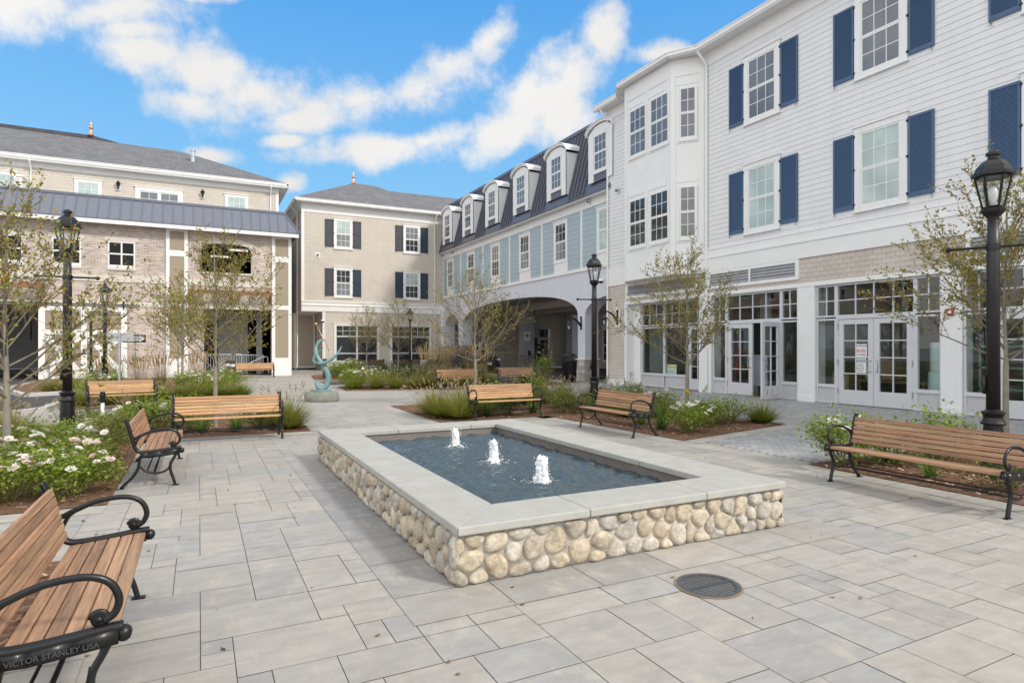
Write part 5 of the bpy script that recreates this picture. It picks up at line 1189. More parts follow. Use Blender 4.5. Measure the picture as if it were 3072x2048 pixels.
# ------------------------------------------------------------------ street lamps
def lantern(root,z,s=1.0,n=6):
    """six-sided tapered lantern: frame, panes, roof with cap, bulb"""
    zb_,zt_=z,z+.46*s; rb,rt=.12*s,.215*s
    m=MB(); m.lathe([(.06*s,-.20*s),(.075*s,-.13*s),(.14*s,-.055*s),(.15*s,-.01*s),(.14*s,0)],n,(0,0,zb_)); 
    for k in range(n):
        t=2*math.pi*k/n; m.tube([(rb*math.cos(t),rb*math.sin(t),zb_-.005),(rt*math.cos(t),rt*math.sin(t),zt_)],.013*s,4)
        t2=2*math.pi*(k+1)/n
        for r_,z_ in ((rb,zb_+.012),(rt,zt_-.012)): m.tube([(r_*math.cos(t),r_*math.sin(t),z_),(r_*math.cos(t2),r_*math.sin(t2),z_)],.013*s,4)
    lf=m.build('lantern_frame',black,root)
    g_=MB(); 
    for k in range(n):
        t,t2=2*math.pi*k/n,2*math.pi*(k+1)/n; g_.poly([(rb*math.cos(t),rb*math.sin(t),zb_),(rb*math.cos(t2),rb*math.sin(t2),zb_),(rt*math.cos(t2),rt*math.sin(t2),zt_),(rt*math.cos(t),rt*math.sin(t),zt_)])
    g_.build('lantern_glass',g_lamp,lf)
    r_=MB(); r_.lathe([(rt*1.02,-.01*s),(rt*1.2,.0),(rt*1.2,.045*s),(rt*1.08,.06*s),(rt*.92,.14*s),(rt*.62,.215*s),(rt*.36,.245*s),(rt*.3,.27*s),(rt*.3,.29*s),(rt*.42,.30*s),(rt*.42,.335*s),(rt*.2,.375*s),(.005,.38*s)],n,(0,0,zt_)); r_.build('lantern_roof',black,lf)
    b_=MB(); b_.lathe([(.03*s,0),(.035*s,.08*s),(.055*s,.14*s),(.06*s,.22*s),(.04*s,.29*s),(.005,.31*s)],10,(0,0,zb_+.01)); b_.build('bulb',bulbm,lf,smooth=True)
def lamp(loc,label,rz=0,H=4.04):
    root=thing('street_lamp',label,'street lamp',loc,R(rz),'black lantern street lamps'); zl=H-.725
    m=MB(); m.lathe([(.15,0),(.15,.03),(.132,.05),(.128,.10)],20)
    prof=[(.15,.10),(.115,.62)]
    nn=24
    pr_=[]
    for k in range(9):
        t=k/8; pr_.append(lerp(.128,.098,t))
    prev=None
    for j in range(9):
        i=len(m.v); z=.10+.54*j/8
        for k in range(nn*2):
            a=math.pi*k/nn; rr=pr_[j]*(1 if k%4<2 else .965); m.v.append((rr*math.cos(a),rr*math.sin(a),z))
        if prev is not None:
            for q in range(nn*2): m.f.append((prev+q,prev+(q+1)%(nn*2),i+(q+1)%(nn*2),i+q)); m.m.append(0); m.c.append(None)
        prev=i
    m.lathe([(.10,.64),(.128,.645),(.132,.665),(.112,.69),(.10,.73),(.114,.775),(.127,.785),(.127,.80),(.095,.815),(.075,.83)],20); m.build('base',black,root,smooth=False)
    m=MB(); m.lathe([(.074,.82),(.068,zl-.55),(.064,zl-.50),(.060,zl-.15)],18); m.box(-.105,-.075,-.035,.035,1.02,1.24); m.build('pole',blackr,root,smooth=True)
    m=MB(); m.lathe([(.065,zl-.52),(.078,zl-.515),(.078,zl-.44),(.065,zl-.435)],16); m.tube([(-.44,0,zl-.475),(.44,0,zl-.475)],.017,8)
    for s in (-1,1): m.sphere((s*.45,0,zl-.475),.036,10)
    m.build('ladder_bar',black,root); lantern(root,zl,.86); return root
lamp((-2.08,13.3,0),'tall black lamp post rising from the rose bed at the left',0)
lamp((8.76,4.11,0),'large black lamp post behind the bench at the right edge',-62)
lamp((9.2,13.39,0),'black lamp post between the honey bench and the shopfronts, in front of the arch pier',-16)
lamp((-3.2,27.97,0),'distant black lamp post in front of the barn door',10)
lamp((11.83,37.5,0),'smallest black lamp post, before the right shop window of the beige house',0)
m=MB(); m.lathe([(.12,0),(.12,.03),(.09,.06),(.085,.62),(.11,.64),(.11,.7),(.085,.72),(.06,.78),(.055,2.7),(.075,2.72),(.075,2.78),(.02,2.86)],14); o=m.build('black_post',black,loc=(-4.38,33.6,0)); tag(o,'slim black post without lantern beside the distant lamp at the barn door','post')
def wall_lamp(loc,label,nrm,s=1.0):
    """gooseneck bracket lamp: back plate, arm, hanging lantern; built facing local -Y"""
    root=thing('wall_lantern',label,'wall lamp',loc,math.atan2(nrm[1],nrm[0])+math.pi/2,'gooseneck wall lanterns')
    m=MB(); m.hexa([(-.05,-.03,-.26),(.05,-.03,-.26),(.05,0,-.26),(-.05,0,-.26),(-.05,-.03,.26),(.05,-.03,.26),(.05,0,.26),(-.05,0,.26)]); m.sphere((0,-.015,.27),.06,8); m.sphere((0,-.015,-.27),.06,8)
    for z in (.2,-.2): m.sphere((0,-.045,z),.02,6)
    m.build('back_plate',black,root)
    m=MB(); m.tube([(0,-.03,-.15),(0,-.13,-.02),(0,-.28,.13),(0,-.50,.235),(0,-.70,.25)],[.06,.055,.045,.035,.03],8); m.sphere((0,-.70,.27),.055,8); m.tube([(0,-.70,.25),(0,-.70,.10)],.018,6); m.build('arm',black,root,smooth=True)
    e_=thing('lantern',None,None,(0,-.70,-.33)); e_.parent=root
    k=.72; zb_=0; 
    m=MB(); m.lathe([(.03,-.05),(.075,-.01),(.08,0)],6); 
    for q in range(6):
        t,t2=2*math.pi*q/6,2*math.pi*(q+1)/6; m.tube([(.075*math.cos(t),.075*math.sin(t),0),(.13*math.cos(t),.13*math.sin(t),.27)],.009,4)
        m.tube([(.13*math.cos(t),.13*math.sin(t),.265),(.13*math.cos(t2),.13*math.sin(t2),.265)],.010,4)
    m.lathe([(.165,.27),(.165,.285),(.11,.34),(.06,.42),(.03,.44)],6); m.build('lantern_frame',black,e_)
    g_=MB()
    for q in range(6): t,t2=2*math.pi*q/6,2*math.pi*(q+1)/6; g_.poly([(.075*math.cos(t),.075*math.sin(t),0),(.075*math.cos(t2),.075*math.sin(t2),0),(.13*math.cos(t2),.13*math.sin(t2),.27),(.13*math.cos(t),.13*math.sin(t),.27)])
    g_.build('lantern_glass',g_lamp,e_); b_=MB(); b_.lathe([(.02,0),(.035,.08),(.03,.17),(.004,.19)],8); b_.build('bulb',bulbm,e_,smooth=True)
m=MB(); m.fbox(FW,21.30,21.62,2.45,3.28,.02,.05); m.build('lamp_backing',white,wb,world=True)
wall_lamp((15.95,21.46,2.87),'black gooseneck wall lantern on the shingled end of the white building',(-1,0))
wall_lamp((16.3,24.8,2.75),'black gooseneck wall lantern on the stucco pier between the arches',(-1,0))
def small_lamp(x,z,lab):
    root=thing('carriage_lamp',lab,'wall lamp',(x,AV-.02,z),0,'small carriage lamps above the metal eave')
    m=MB(); m.box(-.12,.12,-.03,.0,-.22,.1); m.build('backing',whitew,root)
    m=MB(); m.lathe([(.02,-.16),(.08,-.14),(.05,-.06)],8,(0,-.12,0)); m.tube([(0,-.03,-.1),(0,-.12,-.1)],.03,6); m.lathe([(.06,-.04),(.10,.14)],6,(0,-.12,0),cap=False); m.lathe([(.15,.14),(.10,.2),(.03,.29),(.005,.34)],6,(0,-.12,0)); m.build('lantern_frame',black,root)
small_lamp(-4.15,10.85,'left small black carriage lamp on the set-back upper storey'); small_lamp(.19,10.85,'right small black carriage lamp on the set-back upper storey')
# security cameras
def dome(loc,lab,nrm,arm=.4):
    root=thing('security_camera',lab,'camera',loc,math.atan2(nrm[1],nrm[0])+math.pi/2,'white dome security cameras')
    m=MB(); m.tube([(0,0,.1),(0,-arm*.6,.12),(0,-arm,.09)],.03,8); m.lathe([(.05,.12),(.12,.09),(.15,.03),(.15,-.01)],16,(0,-arm,0)); m.build('housing',white,root,smooth=True)
    m=MB(); m.lathe([(.12,-.01),(.11,-.05),(.07,-.085),(.005,-.1)],14,(0,-arm,0)); m.build('lens_dome',black,root,smooth=True)
dome((16.1,22.3,4.5),'white dome camera on an arm at the corner of the white building',(-.9,.5),.35)
dome((7.6,43.45,3.35),'white dome camera on an arm above the sculpture at the beige house',(-.3,-1),.45)
def bullet(loc,lab,nrm):
    root=thing('security_camera',lab,'camera',loc,math.atan2(nrm[1],nrm[0])+math.pi/2,'small round wall cameras')
    m=MB(); m.box(-.11,.11,-.02,0,-.14,.14); m.build('plate',white,root); m=MB(); m.sphere((0,-.09,0),.085,12); m.build('housing',galv,root,smooth=True); m=MB(); m.tube([(0,-.15,-.04),(0,-.17,-.05)],.05,10); m.build('lens',black,root)
bullet((16.27,41.35,8.4),'round wall camera under the mansard at the corner with the beige house',(-1,0)); bullet((16.27,24.0,8.4),'round wall camera under the mansard next to the white building',(-1,0)); bullet((15.98,21.4,8.3),'round wall camera on the white clapboard strip beside the bay',(-1,0))
# ------------------------------------------------------------------ sculpture
ped=MB(); n=44; pr2=random.Random(9)
for j,(rr,z) in enumerate(((.94,0),(1.0,.05),(1.02,.13),(1.0,.22),(.95,.285),(.60,.30),(.0,.302))):
    for k in range(n):
        a=2*math.pi*k/n; q=1+(.06*mnoise.noise(Vector((math.cos(a)*2.5,math.sin(a)*2.5,z*6)))+.03*mnoise.noise(Vector((math.cos(a)*7,math.sin(a)*7,z*14))) if j<5 else 0)
        ped.v.append((.50*rr*q*math.cos(a),.38*rr*q*math.sin(a),z))
for j in range(6):
    for k in range(n): ped.f.append((j*n+k,j*n+(k+1)%n,(j+1)*n+(k+1)%n,(j+1)*n+k)); ped.m.append(0); ped.c.append(None)
rock=mat('grey_green_stone',(.235,.25,.22),.85,amt=.16,scale=7,bump=.8,bscale=30)
tag(ped.build('stone_pedestal',rock,loc=(3.23,18.8,0)),'low round rough-hewn grey-green stone carrying the bronze sculpture','pedestal')
bpy.data.objects['stone_pedestal'].rotation_euler=(0,0,-YAW)
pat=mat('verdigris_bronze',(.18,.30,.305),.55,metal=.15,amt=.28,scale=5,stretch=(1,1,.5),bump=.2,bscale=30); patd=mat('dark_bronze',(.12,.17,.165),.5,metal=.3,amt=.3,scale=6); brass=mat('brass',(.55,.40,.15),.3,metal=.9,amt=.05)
scu=thing('sculpture','abstract verdigris bronze sculpture of sweeping crescents with a slanted brass rod and balls','sculpture',(3.23,18.8,.30),-YAW)
K=.00297
def SP(x,y,d=0): return ((x-278)*K,d,(748-y)*K)
def crescent(pts,wid,thk,name,m,k=5):
    P=[]; n_=len(pts)
    for i in range(n_-1):
        p0,p1,p2,p3=[Vector(pts[max(0,min(n_-1,i+q))]) for q in (-1,0,1,2)]; w0,w1=wid[i],wid[i+1]; t0,t1=thk[i],thk[i+1]
        for j in range(k):
            t=j/k; P.append((.5*((2*p1)+(p2-p0)*t+(2*p0-5*p1+4*p2-p3)*t*t+(3*p1-p0-3*p2+p3)*t**3),lerp(w0,w1,t),lerp(t0,t1,t)))
    P.append((Vector(pts[-1]),wid[-1],thk[-1])); b=MB()
    b.tube([p for p,_,_ in P],[w for _,w,_ in P],8,ry=[t for _,_,t in P],up=(0,1,0)); return b.build(name,m,scu,smooth=True)
b=MB(); b.lathe([(.27,0),(.275,.01),(.27,.045),(.2,.05)],30); b.build('base_plate',pat,scu)
crescent([SP(232,628,-.02),SP(226,665),SP(243,705),SP(285,722),SP(325,690,.02),SP(345,625,.02),SP(330,555),SP(290,490),SP(248,425,-.02),SP(226,365,-.02),SP(225,310),SP(250,258),SP(288,238),SP(322,243)],
 [.008,.055,.075,.07,.085,.085,.08,.075,.07,.06,.055,.045,.028,.004],[.01,.06,.09,.10,.10,.10,.09,.08,.08,.07,.06,.05,.03,.006],'body_crescent',pat)
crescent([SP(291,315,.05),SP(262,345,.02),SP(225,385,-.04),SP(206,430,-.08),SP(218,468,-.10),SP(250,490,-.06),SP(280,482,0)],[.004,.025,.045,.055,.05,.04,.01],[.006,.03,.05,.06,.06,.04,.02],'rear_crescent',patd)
crescent([SP(228,452,-.10),SP(262,470,-.13),SP(310,468,-.13),SP(370,443,-.12),SP(425,398,-.10),SP(462,345,-.08),SP(482,298,-.05)],[.01,.035,.045,.045,.04,.028,.004],[.02,.05,.06,.06,.05,.03,.006],'front_crescent',pat)
b=MB(); b.tube([SP(225,80,-.02),SP(348,336,.0)],.009,8); rd=b.build('rod',copper,scu,smooth=True)
b=MB(); b.sphere(SP(225,80,-.02),.047,16); b.build('ball',brass,rd,smooth=True)
b=MB(); b.sphere(SP(348,336,0),.031,14); b.build('ball',brass,rd,smooth=True)
# ------------------------------------------------------------------ bollards, signs, bin, utilities
brown=mat('brown_bollard',(.075,.05,.04),.5,amt=.1); lens=mat('bollard_lens',(.66,.68,.68),.3)
def bollard(loc,lab):
    r=thing('bollard',lab,'bollard',loc,0,'brown light bollards'); b=MB(); b.lathe([(.105,0),(.105,.74)],20); b.lathe([(.105,.86),(.105,1.0),(.09,1.015),(0,1.02)],20); b.build('body',brown,r)
    b=MB(); b.lathe([(.098,.735),(.098,.865)],20); b.build('light_ring',lens,r)
bollard((1.15,30.8,0),'brown light bollard farther of the pair left of the distant garage bench'); bollard((1.32,29.9,0),'brown light bollard nearer of the pair left of the distant garage bench')
bollard((7.29,33.3,0),'brown light bollard among white roses beside the dark bench'); bollard((5.72,32.4,0),'brown light bollard half hidden behind the sculpture')
alum=mat('sign_aluminium',(.50,.52,.53),.45,metal=.5,amt=.06)
s_=thing('one_way_sign','black and white one way arrow sign on a galvanised post','sign',(-2.24,28.05,0),-YAW)
b=MB(); b.box(-.03,.03,-.02,.02,0,2.05); b.build('post',galv,s_)
b=MB(); b.box(-.455,.455,-.035,-.028,1.78,2.08); b.build('plate',black,s_)
b=MB(); b.poly([(x,-.038,z) for x,z in ((-.43,1.845),(.22,1.845),(.22,1.80),(.43,1.93),(.22,2.06),(.22,2.015),(-.43,2.015))]); b.build('arrow',pap,s_)
text_mesh('ONE WAY',.15,'lettering',ink,s_,axes_m((-.40,-.0395,1.875),(1,0,0),(0,0,1)),bold=.003)
s_=thing('blank_sign','plain grey back of a long street sign on a galvanised post, seen from behind','sign',(-2.42,24.8,0),-YAW)
b=MB(); b.box(-.03,.03,-.02,.02,0,2.12); b.build('post',galv,s_); b=MB(); b.box(-.46,.46,.022,.028,1.79,2.08); b.build('plate',alum,s_)
tr=thing('litter_bin','black slatted steel litter bin in front of the stone pier by the arch','litter bin',(15.06,23.9,0))
b=MB()
for k in range(30):
    a=2*math.pi*k/30; c,s=math.cos(a),math.sin(a); r0,r1=.29,.35
    b.hexa([(r0*c-.018*s,r0*s+.018*c,.08),(r0*c+.018*s,r0*s-.018*c,.08),((r0+.01)*c+.018*s,(r0+.01)*s-.018*c,.08),((r0+.01)*c-.018*s,(r0+.01)*s+.018*c,.08),(r1*c-.021*s,r1*s+.021*c,.95),(r1*c+.021*s,r1*s-.021*c,.95),((r1+.01)*c+.021*s,(r1+.01)*s-.021*c,.95),((r1+.01)*c-.021*s,(r1+.01)*s+.021*c,.95)])
b.lathe([(.30,0),(.30,.08),(.27,.08)],24); b.lathe([(.27,.1),(.31,.9)],24,cap=False); b.build('slat_body',black,tr)
b=MB(); b.lathe([(.36,.93),(.40,.97),(.40,1.0),(.30,1.0)],28,cap=False); b.lathe([(.20,1.22),(.30,1.22),(.28,1.28),(.12,1.32),(0,1.325)],24); 
for k in range(4): a=k*math.pi/2+.4; b.tube([(.28*math.cos(a),.28*math.sin(a),.98),(.24*math.cos(a),.24*math.sin(a),1.23)],.015,6)
b.build('lid',black,tr)
pvc=mat('white_pvc',(.74,.74,.72),.35,amt=.03)
p_=thing('standpipe','white plastic standpipe with black cap and valve among the shrubs behind the roses','pipe',(-1.64,14.0,0)); b=MB(); b.tube([(0,0,0),(0,0,.56)],.033,10); b.tube([(.02,0,.12),(.2,-.03,.12),(.26,-.06,.22),(.42,-.1,.26),(.46,-.11,.22),(.46,-.11,.0)],.045,10); b.build('pipe',pvc,p_,smooth=True)
b=MB(); b.lathe([(.045,.55),(.045,.66),(.055,.66),(.055,.69),(.045,.70),(.04,.75),(.0,.75)],12); b.tube([(-.07,0,.6),(.07,0,.6)],.02,6); b.build('valve_cap',black,p_)
b=MB(); b.box(-.10,.10,-.05,.05,0,.26); b.box(-.11,.11,-.06,.06,.26,.28); o=b.build('utility_box',mat('cream_plastic',(.55,.52,.38),.5),loc=(-1.78,13.75,0),bevel=.01); tag(o,'small cream plastic utility box among the shrubs','utility box')
b=MB(); b.box(-.08,.08,-.05,.05,0,.30); b.lathe([(.085,.30),(.05,.33),(0,.335)],10); o=b.build('utility_post',mat('tan_plastic',(.42,.27,.12),.6),loc=(-1.62,13.9,0),bevel=.01); tag(o,'short tan utility post beside the cream box','utility post')
b=MB(); b.lathe([(.035,0),(.035,.9),(.04,.92),(0,.93)],10); o=b.build('steel_bollard',galv,loc=(-5.35,30.3,0)); tag(o,'short grey steel post at the foot of the barn door','post')
# ------------------------------------------------------------------ car and person under the arch
carpaint=mat('charcoal_car_paint',(.035,.037,.042),.25,metal=.3,coat=.6); chrome=mat('chrome',(.6,.6,.62),.15,metal=1); tyre=mat('tyre_rubber',(.015,.015,.015),.85); hl=mat('headlight_glass',(.6,.62,.65),.1)
car=thing('parked_car','dark grey sport utility vehicle standing nose-out under the archway','car',(15.95,34.6,0),R(12))
# cross-sections along y (front at y=0 facing -y): half-width, bottom, belt, top, top half-width
secs=[(.0,.80,.42,.80,.86,.74),(.12,.90,.36,.92,.98,.84),(.5,.95,.34,.98,1.06,.88),(1.05,.96,.34,1.02,1.12,.90),(1.12,.96,.34,1.02,1.14,.89),(1.75,.96,.34,1.06,1.62,.72),(2.1,.96,.34,1.06,1.72,.70),(3.6,.96,.34,1.06,1.72,.68),(4.4,.94,.36,1.06,1.62,.66),(4.7,.90,.45,1.0,1.1,.74)]
b=MB(); rows=[]
for (y,w,z0,zb2,zt2_,wt) in secs:
    rows.append([(-w*.92,y,z0),(-w,y,z0+.12),(-w,y,(z0+zb2)/2+.1),(-w*.98,y,zb2),(-wt,y,zt2_-.04),(-wt*.85,y,zt2_),(0,y,zt2_+.02),(wt*.85,y,zt2_),(wt,y,zt2_-.04),(w*.98,y,zb2),(w,y,(z0+zb2)/2+.1),(w,y,z0+.12),(w*.92,y,z0)])
for a,c in zip(rows,rows[1:]):
    for k in range(len(a)-1): b.poly([a[k],a[k+1],c[k+1],c[k]])
b.poly(rows[0]); b.poly(rows[-1]); b.build('body',carpaint,car)
b=MB(); b.poly([(-.80,1.15,1.14),(.80,1.15,1.14),(.66,1.72,1.60),(-.66,1.72,1.60)]); o=b.build('windscreen',g_dark,car); o.location=(0,-.015,.02)
for s in (-1,1):
    b=MB(); b.poly([(s*.955,1.5,1.10),(s*.955,3.9,1.10),(s*.73,3.7,1.62),(s*.75,1.95,1.60)]); o=b.build('side_window',g_dark,car); o.location=(s*.012,0,0)
    b=MB(); b.box(s*.78-.14,s*.78+.14,-.03,.1,.76,.90); b.build('headlight',hl,car,bevel=.02)
    b=MB(); b.box(s*.95,s*1.17,1.42,1.56,1.08,1.24); b.build('mirror',carpaint,car,bevel=.03)
    for y in (.85,3.75):
        w=MB(); w.tube([(s*.76,y,.37),(s*.98,y,.37)],.37,24); wo3=w.build('wheel',tyre,car); w=MB(); w.tube([(s*.97,y,.37),(s*.985,y,.37)],.24,16); w.build('rim',chrome,wo3)
b=MB(); 
for k in range(4): b.box(-.55,.55,-.035,.0,.60+.075*k,.64+.075*k)
b.build('grille',chrome,car); b=MB(); b.box(-.82,.82,-.09,.1,.36,.56); b.build('bumper',carpaint,car,bevel=.03)
b=MB(); b.box(-.17,.17,-.105,-.092,.50,.66); b.build('number_plate',pap,car)
skin=mat('skin',(.25,.15,.10),.6); cloth=mat('dark_clothes',(.018,.018,.022),.85,amt=.2); hair=mat('dark_hair',(.015,.012,.01),.7)
per=thing('person','person in dark clothes and cap standing under the archway, turned towards the wall','person',(21.5,38.2,0),R(-60))
SK=[('pel',(0,0,.95),.15,None),('bel',(0,.01,1.10),.145,'pel'),('che',(0,0,1.32),.17,'bel'),('nck',(0,0,1.50),.065,'che'),('hd0',(0,-.01,1.58),.085,'nck'),('hd1',(0,-.015,1.68),.10,'hd0'),('hd2',(0,-.005,1.77),.07,'hd1')]
for s,n_ in ((-1,'l'),(1,'r')):
    SK+=[('hip'+n_,(s*.09,0,.90),.11,'pel'),('kne'+n_,(s*.11,-.02+.03*s,.50),.07,'hip'+n_),('ank'+n_,(s*.12,.02+.05*s,.09),.045,'kne'+n_),('toe'+n_,(s*.14,-.14+.05*s,.04),.04,'ank'+n_),
      ('sho'+n_,(s*.19,0,1.43),.07,'che'),('elb'+n_,(s*.25,.02,1.15),.045,'sho'+n_),('wri'+n_,(s*.22,-.14,.95),.032,'elb'+n_),('han'+n_,(s*.21,-.20,.90),.036,'wri'+n_)]
    for f in range(5): SK.append(('f%d'%f+n_,(s*(.235-.014*f),-.25-.012*(f%3),.87-.01*f),.009,'han'+n_))
me=bpy.data.meshes.new('body'); ix={k[0]:i for i,k in enumerate(SK)}
me.from_pydata([k[1] for k in SK],[(ix[k[3]],i) for i,k in enumerate(SK) if k[3]],[]); o=bpy.data.objects.new('body',me); COL.objects.link(o); o.parent=per
md=o.modifiers.new('skin','SKIN'); 
for i,k in enumerate(SK): me.skin_vertices[0].data[i].radius=(k[2],k[2]*(.8 if k[0] in('che','bel','pel') else 1))
me.skin_vertices[0].data[0].use_root=True
o.modifiers.new('sub','SUBSURF').render_levels=1; me.materials.append(cloth)
dg=bpy.context.evaluated_depsgraph_get(); nm=bpy.data.meshes.new_from_object(o.evaluated_get(dg)); o.modifiers.clear(); o.data=nm
nm.materials.clear(); nm.materials.append(cloth); nm.materials.append(skin)
for p in nm.polygons:
    p.use_smooth=True
    if p.center.z>1.52 or (p.center.z<.96 and abs(p.center.x)>.15 and p.center.y<-.10 and p.center.z>.7): p.material_index=1
b=MB(); b.sphere((0,.005,1.74),.108,12,sc=(1,1.08,.75)); b.hexa([(-.08,-.2,1.735),(.08,-.2,1.735),(.08,-.08,1.745),(-.08,-.08,1.745),(-.08,-.2,1.75),(.08,-.2,1.75),(.08,-.08,1.765),(-.08,-.08,1.765)]); b.build('cap',hair,per,smooth=True)
for s in (-1,1):
    b=MB(); b.sphere((s*.035,-.105,1.685),.012,6); b.build('eye',hair,per)
b=MB(); b.box(-.2,.2,-.02,.0,1.0,1.32); b.box(-.21,.21,-.14,-.0,1.30,1.33); o=b.build('mailbox',black,loc=(22.45,41.3,0)); o.rotation_euler=(0,0,R(-90)); tag(o,'black box fixed to the column beside the person','box')
s_=thing('parking_sign','small white and green sign on a post beside the person under the arch','sign',(22.2,41.2,0),R(-30)); b=MB(); b.tube([(0,0,0),(0,0,2.75)],.035,8); b.build('post',galv,s_)
b=MB(); b.box(-.24,.24,-.05,-.04,2.05,2.75); b.build('plate',pap,s_); b=MB(); b.poly([(.13*math.cos(k*.5236),-.053,2.48+.13*math.sin(k*.5236)) for k in range(12)]); b.build('symbol',mat('sign_green',(.10,.35,.10),.6),s_)
text_mesh('PARKING',.085,'lettering',mat('sign_green_text',(.10,.35,.10),.6),s_,axes_m((-.20,-.053,2.14),(1,0,0),(0,0,1)))
# ------------------------------------------------------------------ trees
barkm=mat('grey_bark',(1,1,1),.9,amt=.25,scale=12,stretch=(1,1,.4),attr=True,bump=.6,bscale=45)
leafm=mat('small_leaf',(1,1,1),.55,amt=.15,attr=True); 
lb=leafm.node_tree.nodes['Principled BSDF']; lb.inputs['Transmission Weight'].default_value=0
LEAFC=[(.27,.26,.04),(.21,.24,.035),(.34,.31,.05),(.40,.31,.045),(.40,.24,.03),(.24,.26,.05),(.17,.19,.035),(.29,.15,.035),(.30,.30,.06)]
def tree(label,loc,H,Rc,seed,nl=1.0,zl=1.05,tr=.046,limbs=26,gold=.0,leafs=.052,half=None):
    root=thing('young_tree',label,'tree',loc,0,'young vase-shaped trees in the planting beds'); r=random.Random(seed)
    gb=(.25,.225,.18); tb=MB(); zs=[0,.03,.25,.6,zl,1.4,1.9,2.5,3.1,H*.97]
    pt=lambda z: Vector((.05*mnoise.noise(Vector((z*.7,seed,0)))*z*.5,.05*mnoise.noise(Vector((z*.7,seed,7)))*z*.5,z))
    rad=lambda z: tr*(1.25 if z<.02 else 1)*max(.07,(1-.93*(z/H)**.8 if z>zl else 1-.12*z))
    tb.tube([pt(z) for z in zs],[rad(z) for z in zs],8,c=gb); tb.build('trunk',barkm,root,smooth=True)
    bb2=MB(); lf=MB(); gt=(.215,.185,.135)
    def leaf(p,d):
        l=leafs*r.uniform(.6,1.25); w=l*.27; d=(d+Vector((r.uniform(-1,1),r.uniform(-1,1),r.uniform(-1.1,.6)))).normalized(); s=d.cross(Vector((r.uniform(-1,1),r.uniform(-1,1),r.uniform(-1,1)))).normalized()*w; up=s.cross(d).normalized()*w*.45
        c=r.choice(LEAFC); k=r.uniform(.7,1.35)
        if r.random()<gold: c=(.42,.27,.04)
        c=tuple(v*k for v in c); m_=p+d*l*.5
        lf.poly([p,m_+s+up,p+d*l],0,c); lf.poly([p,p+d*l,m_-s+up],0,c)
    def branch(p,d,ln,rd,lev):
        n_=5 if lev<2 else 3; pts=[p]; ds=[d]
        for k in range(n_):
            d=(d+Vector((r.uniform(-.16,.16),r.uniform(-.16,.16),r.uniform(-.10,.16)+(.05 if lev==0 else 0)))).normalized(); p=p+d*ln/n_; pts.append(p); ds.append(d)
        rr=[max(rd*(1-.8*k/n_),.0013) for k in range(n_+1)]
        bb2.tube(pts,rr,5 if lev==0 else 3,c=tuple(v*r.uniform(.85,1.15) for v in gt) if 0 else gt,cap=False)
        if lev<2:
            cnt=int((ln*6.5 if lev==0 else ln*7)+r.random()*2)
            for k in range(cnt):
                t=r.uniform(.22 if lev==0 else .15,1); i=min(int(t*n_),n_-1); q=pts[i].lerp(pts[i+1],t*n_-i)
                ax=Vector((r.gauss(0,1),r.gauss(0,1),r.gauss(.35,.8))).normalized(); dd=(ds[i]*1.0+ax*.85).normalized()
                branch(q,dd,ln*r.uniform(.22,.46)*(1.05-.3*t) if lev==0 else ln*r.uniform(.3,.6),max(rr[i]*.5,.003),lev+1)
        den=nl*(6 if lev==0 else 13 if lev==1 else 18)
        for k in range(int(ln*den+r.random())):
            t=r.uniform(.35 if lev==0 else .1,1); i=min(int(t*n_),n_-1); leaf(pts[i].lerp(pts[i+1],t*n_-i),ds[i])
        for k in range(1 if lev else 2): leaf(pts[-1],ds[-1])
    for k in range(limbs):
        t=(k+.5)/limbs; z=lerp(zl,H*.80,t**1.15); a=k*2.39996+r.uniform(-.35,.35); el=R(lerp(26,62,t)+r.uniform(-9,9))
        ln=Rc*lerp(1.12,.50,t**.9)*r.uniform(.8,1.15)
        branch(pt(z),Vector((math.cos(a)*math.cos(el),math.sin(a)*math.cos(el),math.sin(el))),ln,max(rad(z)*.52,.006),0)
    bb2.build('branches',barkm,root,smooth=True); lf.build('leaves',leafm,root); return root
tree('large near tree at the left edge with olive and golden leaves, behind the tall lamp',(-2.11,9.55,0),3.75,1.7,1,.85,gold=.05,zl=.85,limbs=30)
tree('tree right behind the honey bench at the left, spreading before the brick pilaster',(.29,13.6,0),3.95,1.75,2,1.0,gold=.07,zl=1.1,limbs=30)
tree('smaller tree behind the far left grasses, its crown overlapping the tree at the honey bench',(-.56,26.1,0),3.9,1.7,3,1.1,zl=1.2)
tree('thin pale-stemmed tree close to the garage wall pilaster',(-.9,33.6,0),3.6,1.2,4,.7,zl=1.6,tr=.035,limbs=16)
tree('bare-looking tree in the middle, its pale branches spreading before the archway',(6.77,15.6,0),3.95,1.65,5,.42,zl=1.15,limbs=32,tr=.05)
tree('dense olive tree in the right flower bed in front of the recessed shop window',(9.88,10.68,0),3.95,1.62,6,1.15,zl=1.15,limbs=30)
tree('tree at the right edge beside the large lamp post, reaching over the shop doors',(10.73,4.87,0),4.25,1.9,7,1.25,zl=1.35,limbs=30)
tree('small tree before the left shop window of the beige house',(8.95,36.9,0),4.2,1.75,8,.9,limbs=24)
tree('sparse grey tree before the gap between the two shop windows of the beige house',(9.52,32.2,0),4.3,1.85,9,.55,limbs=28)
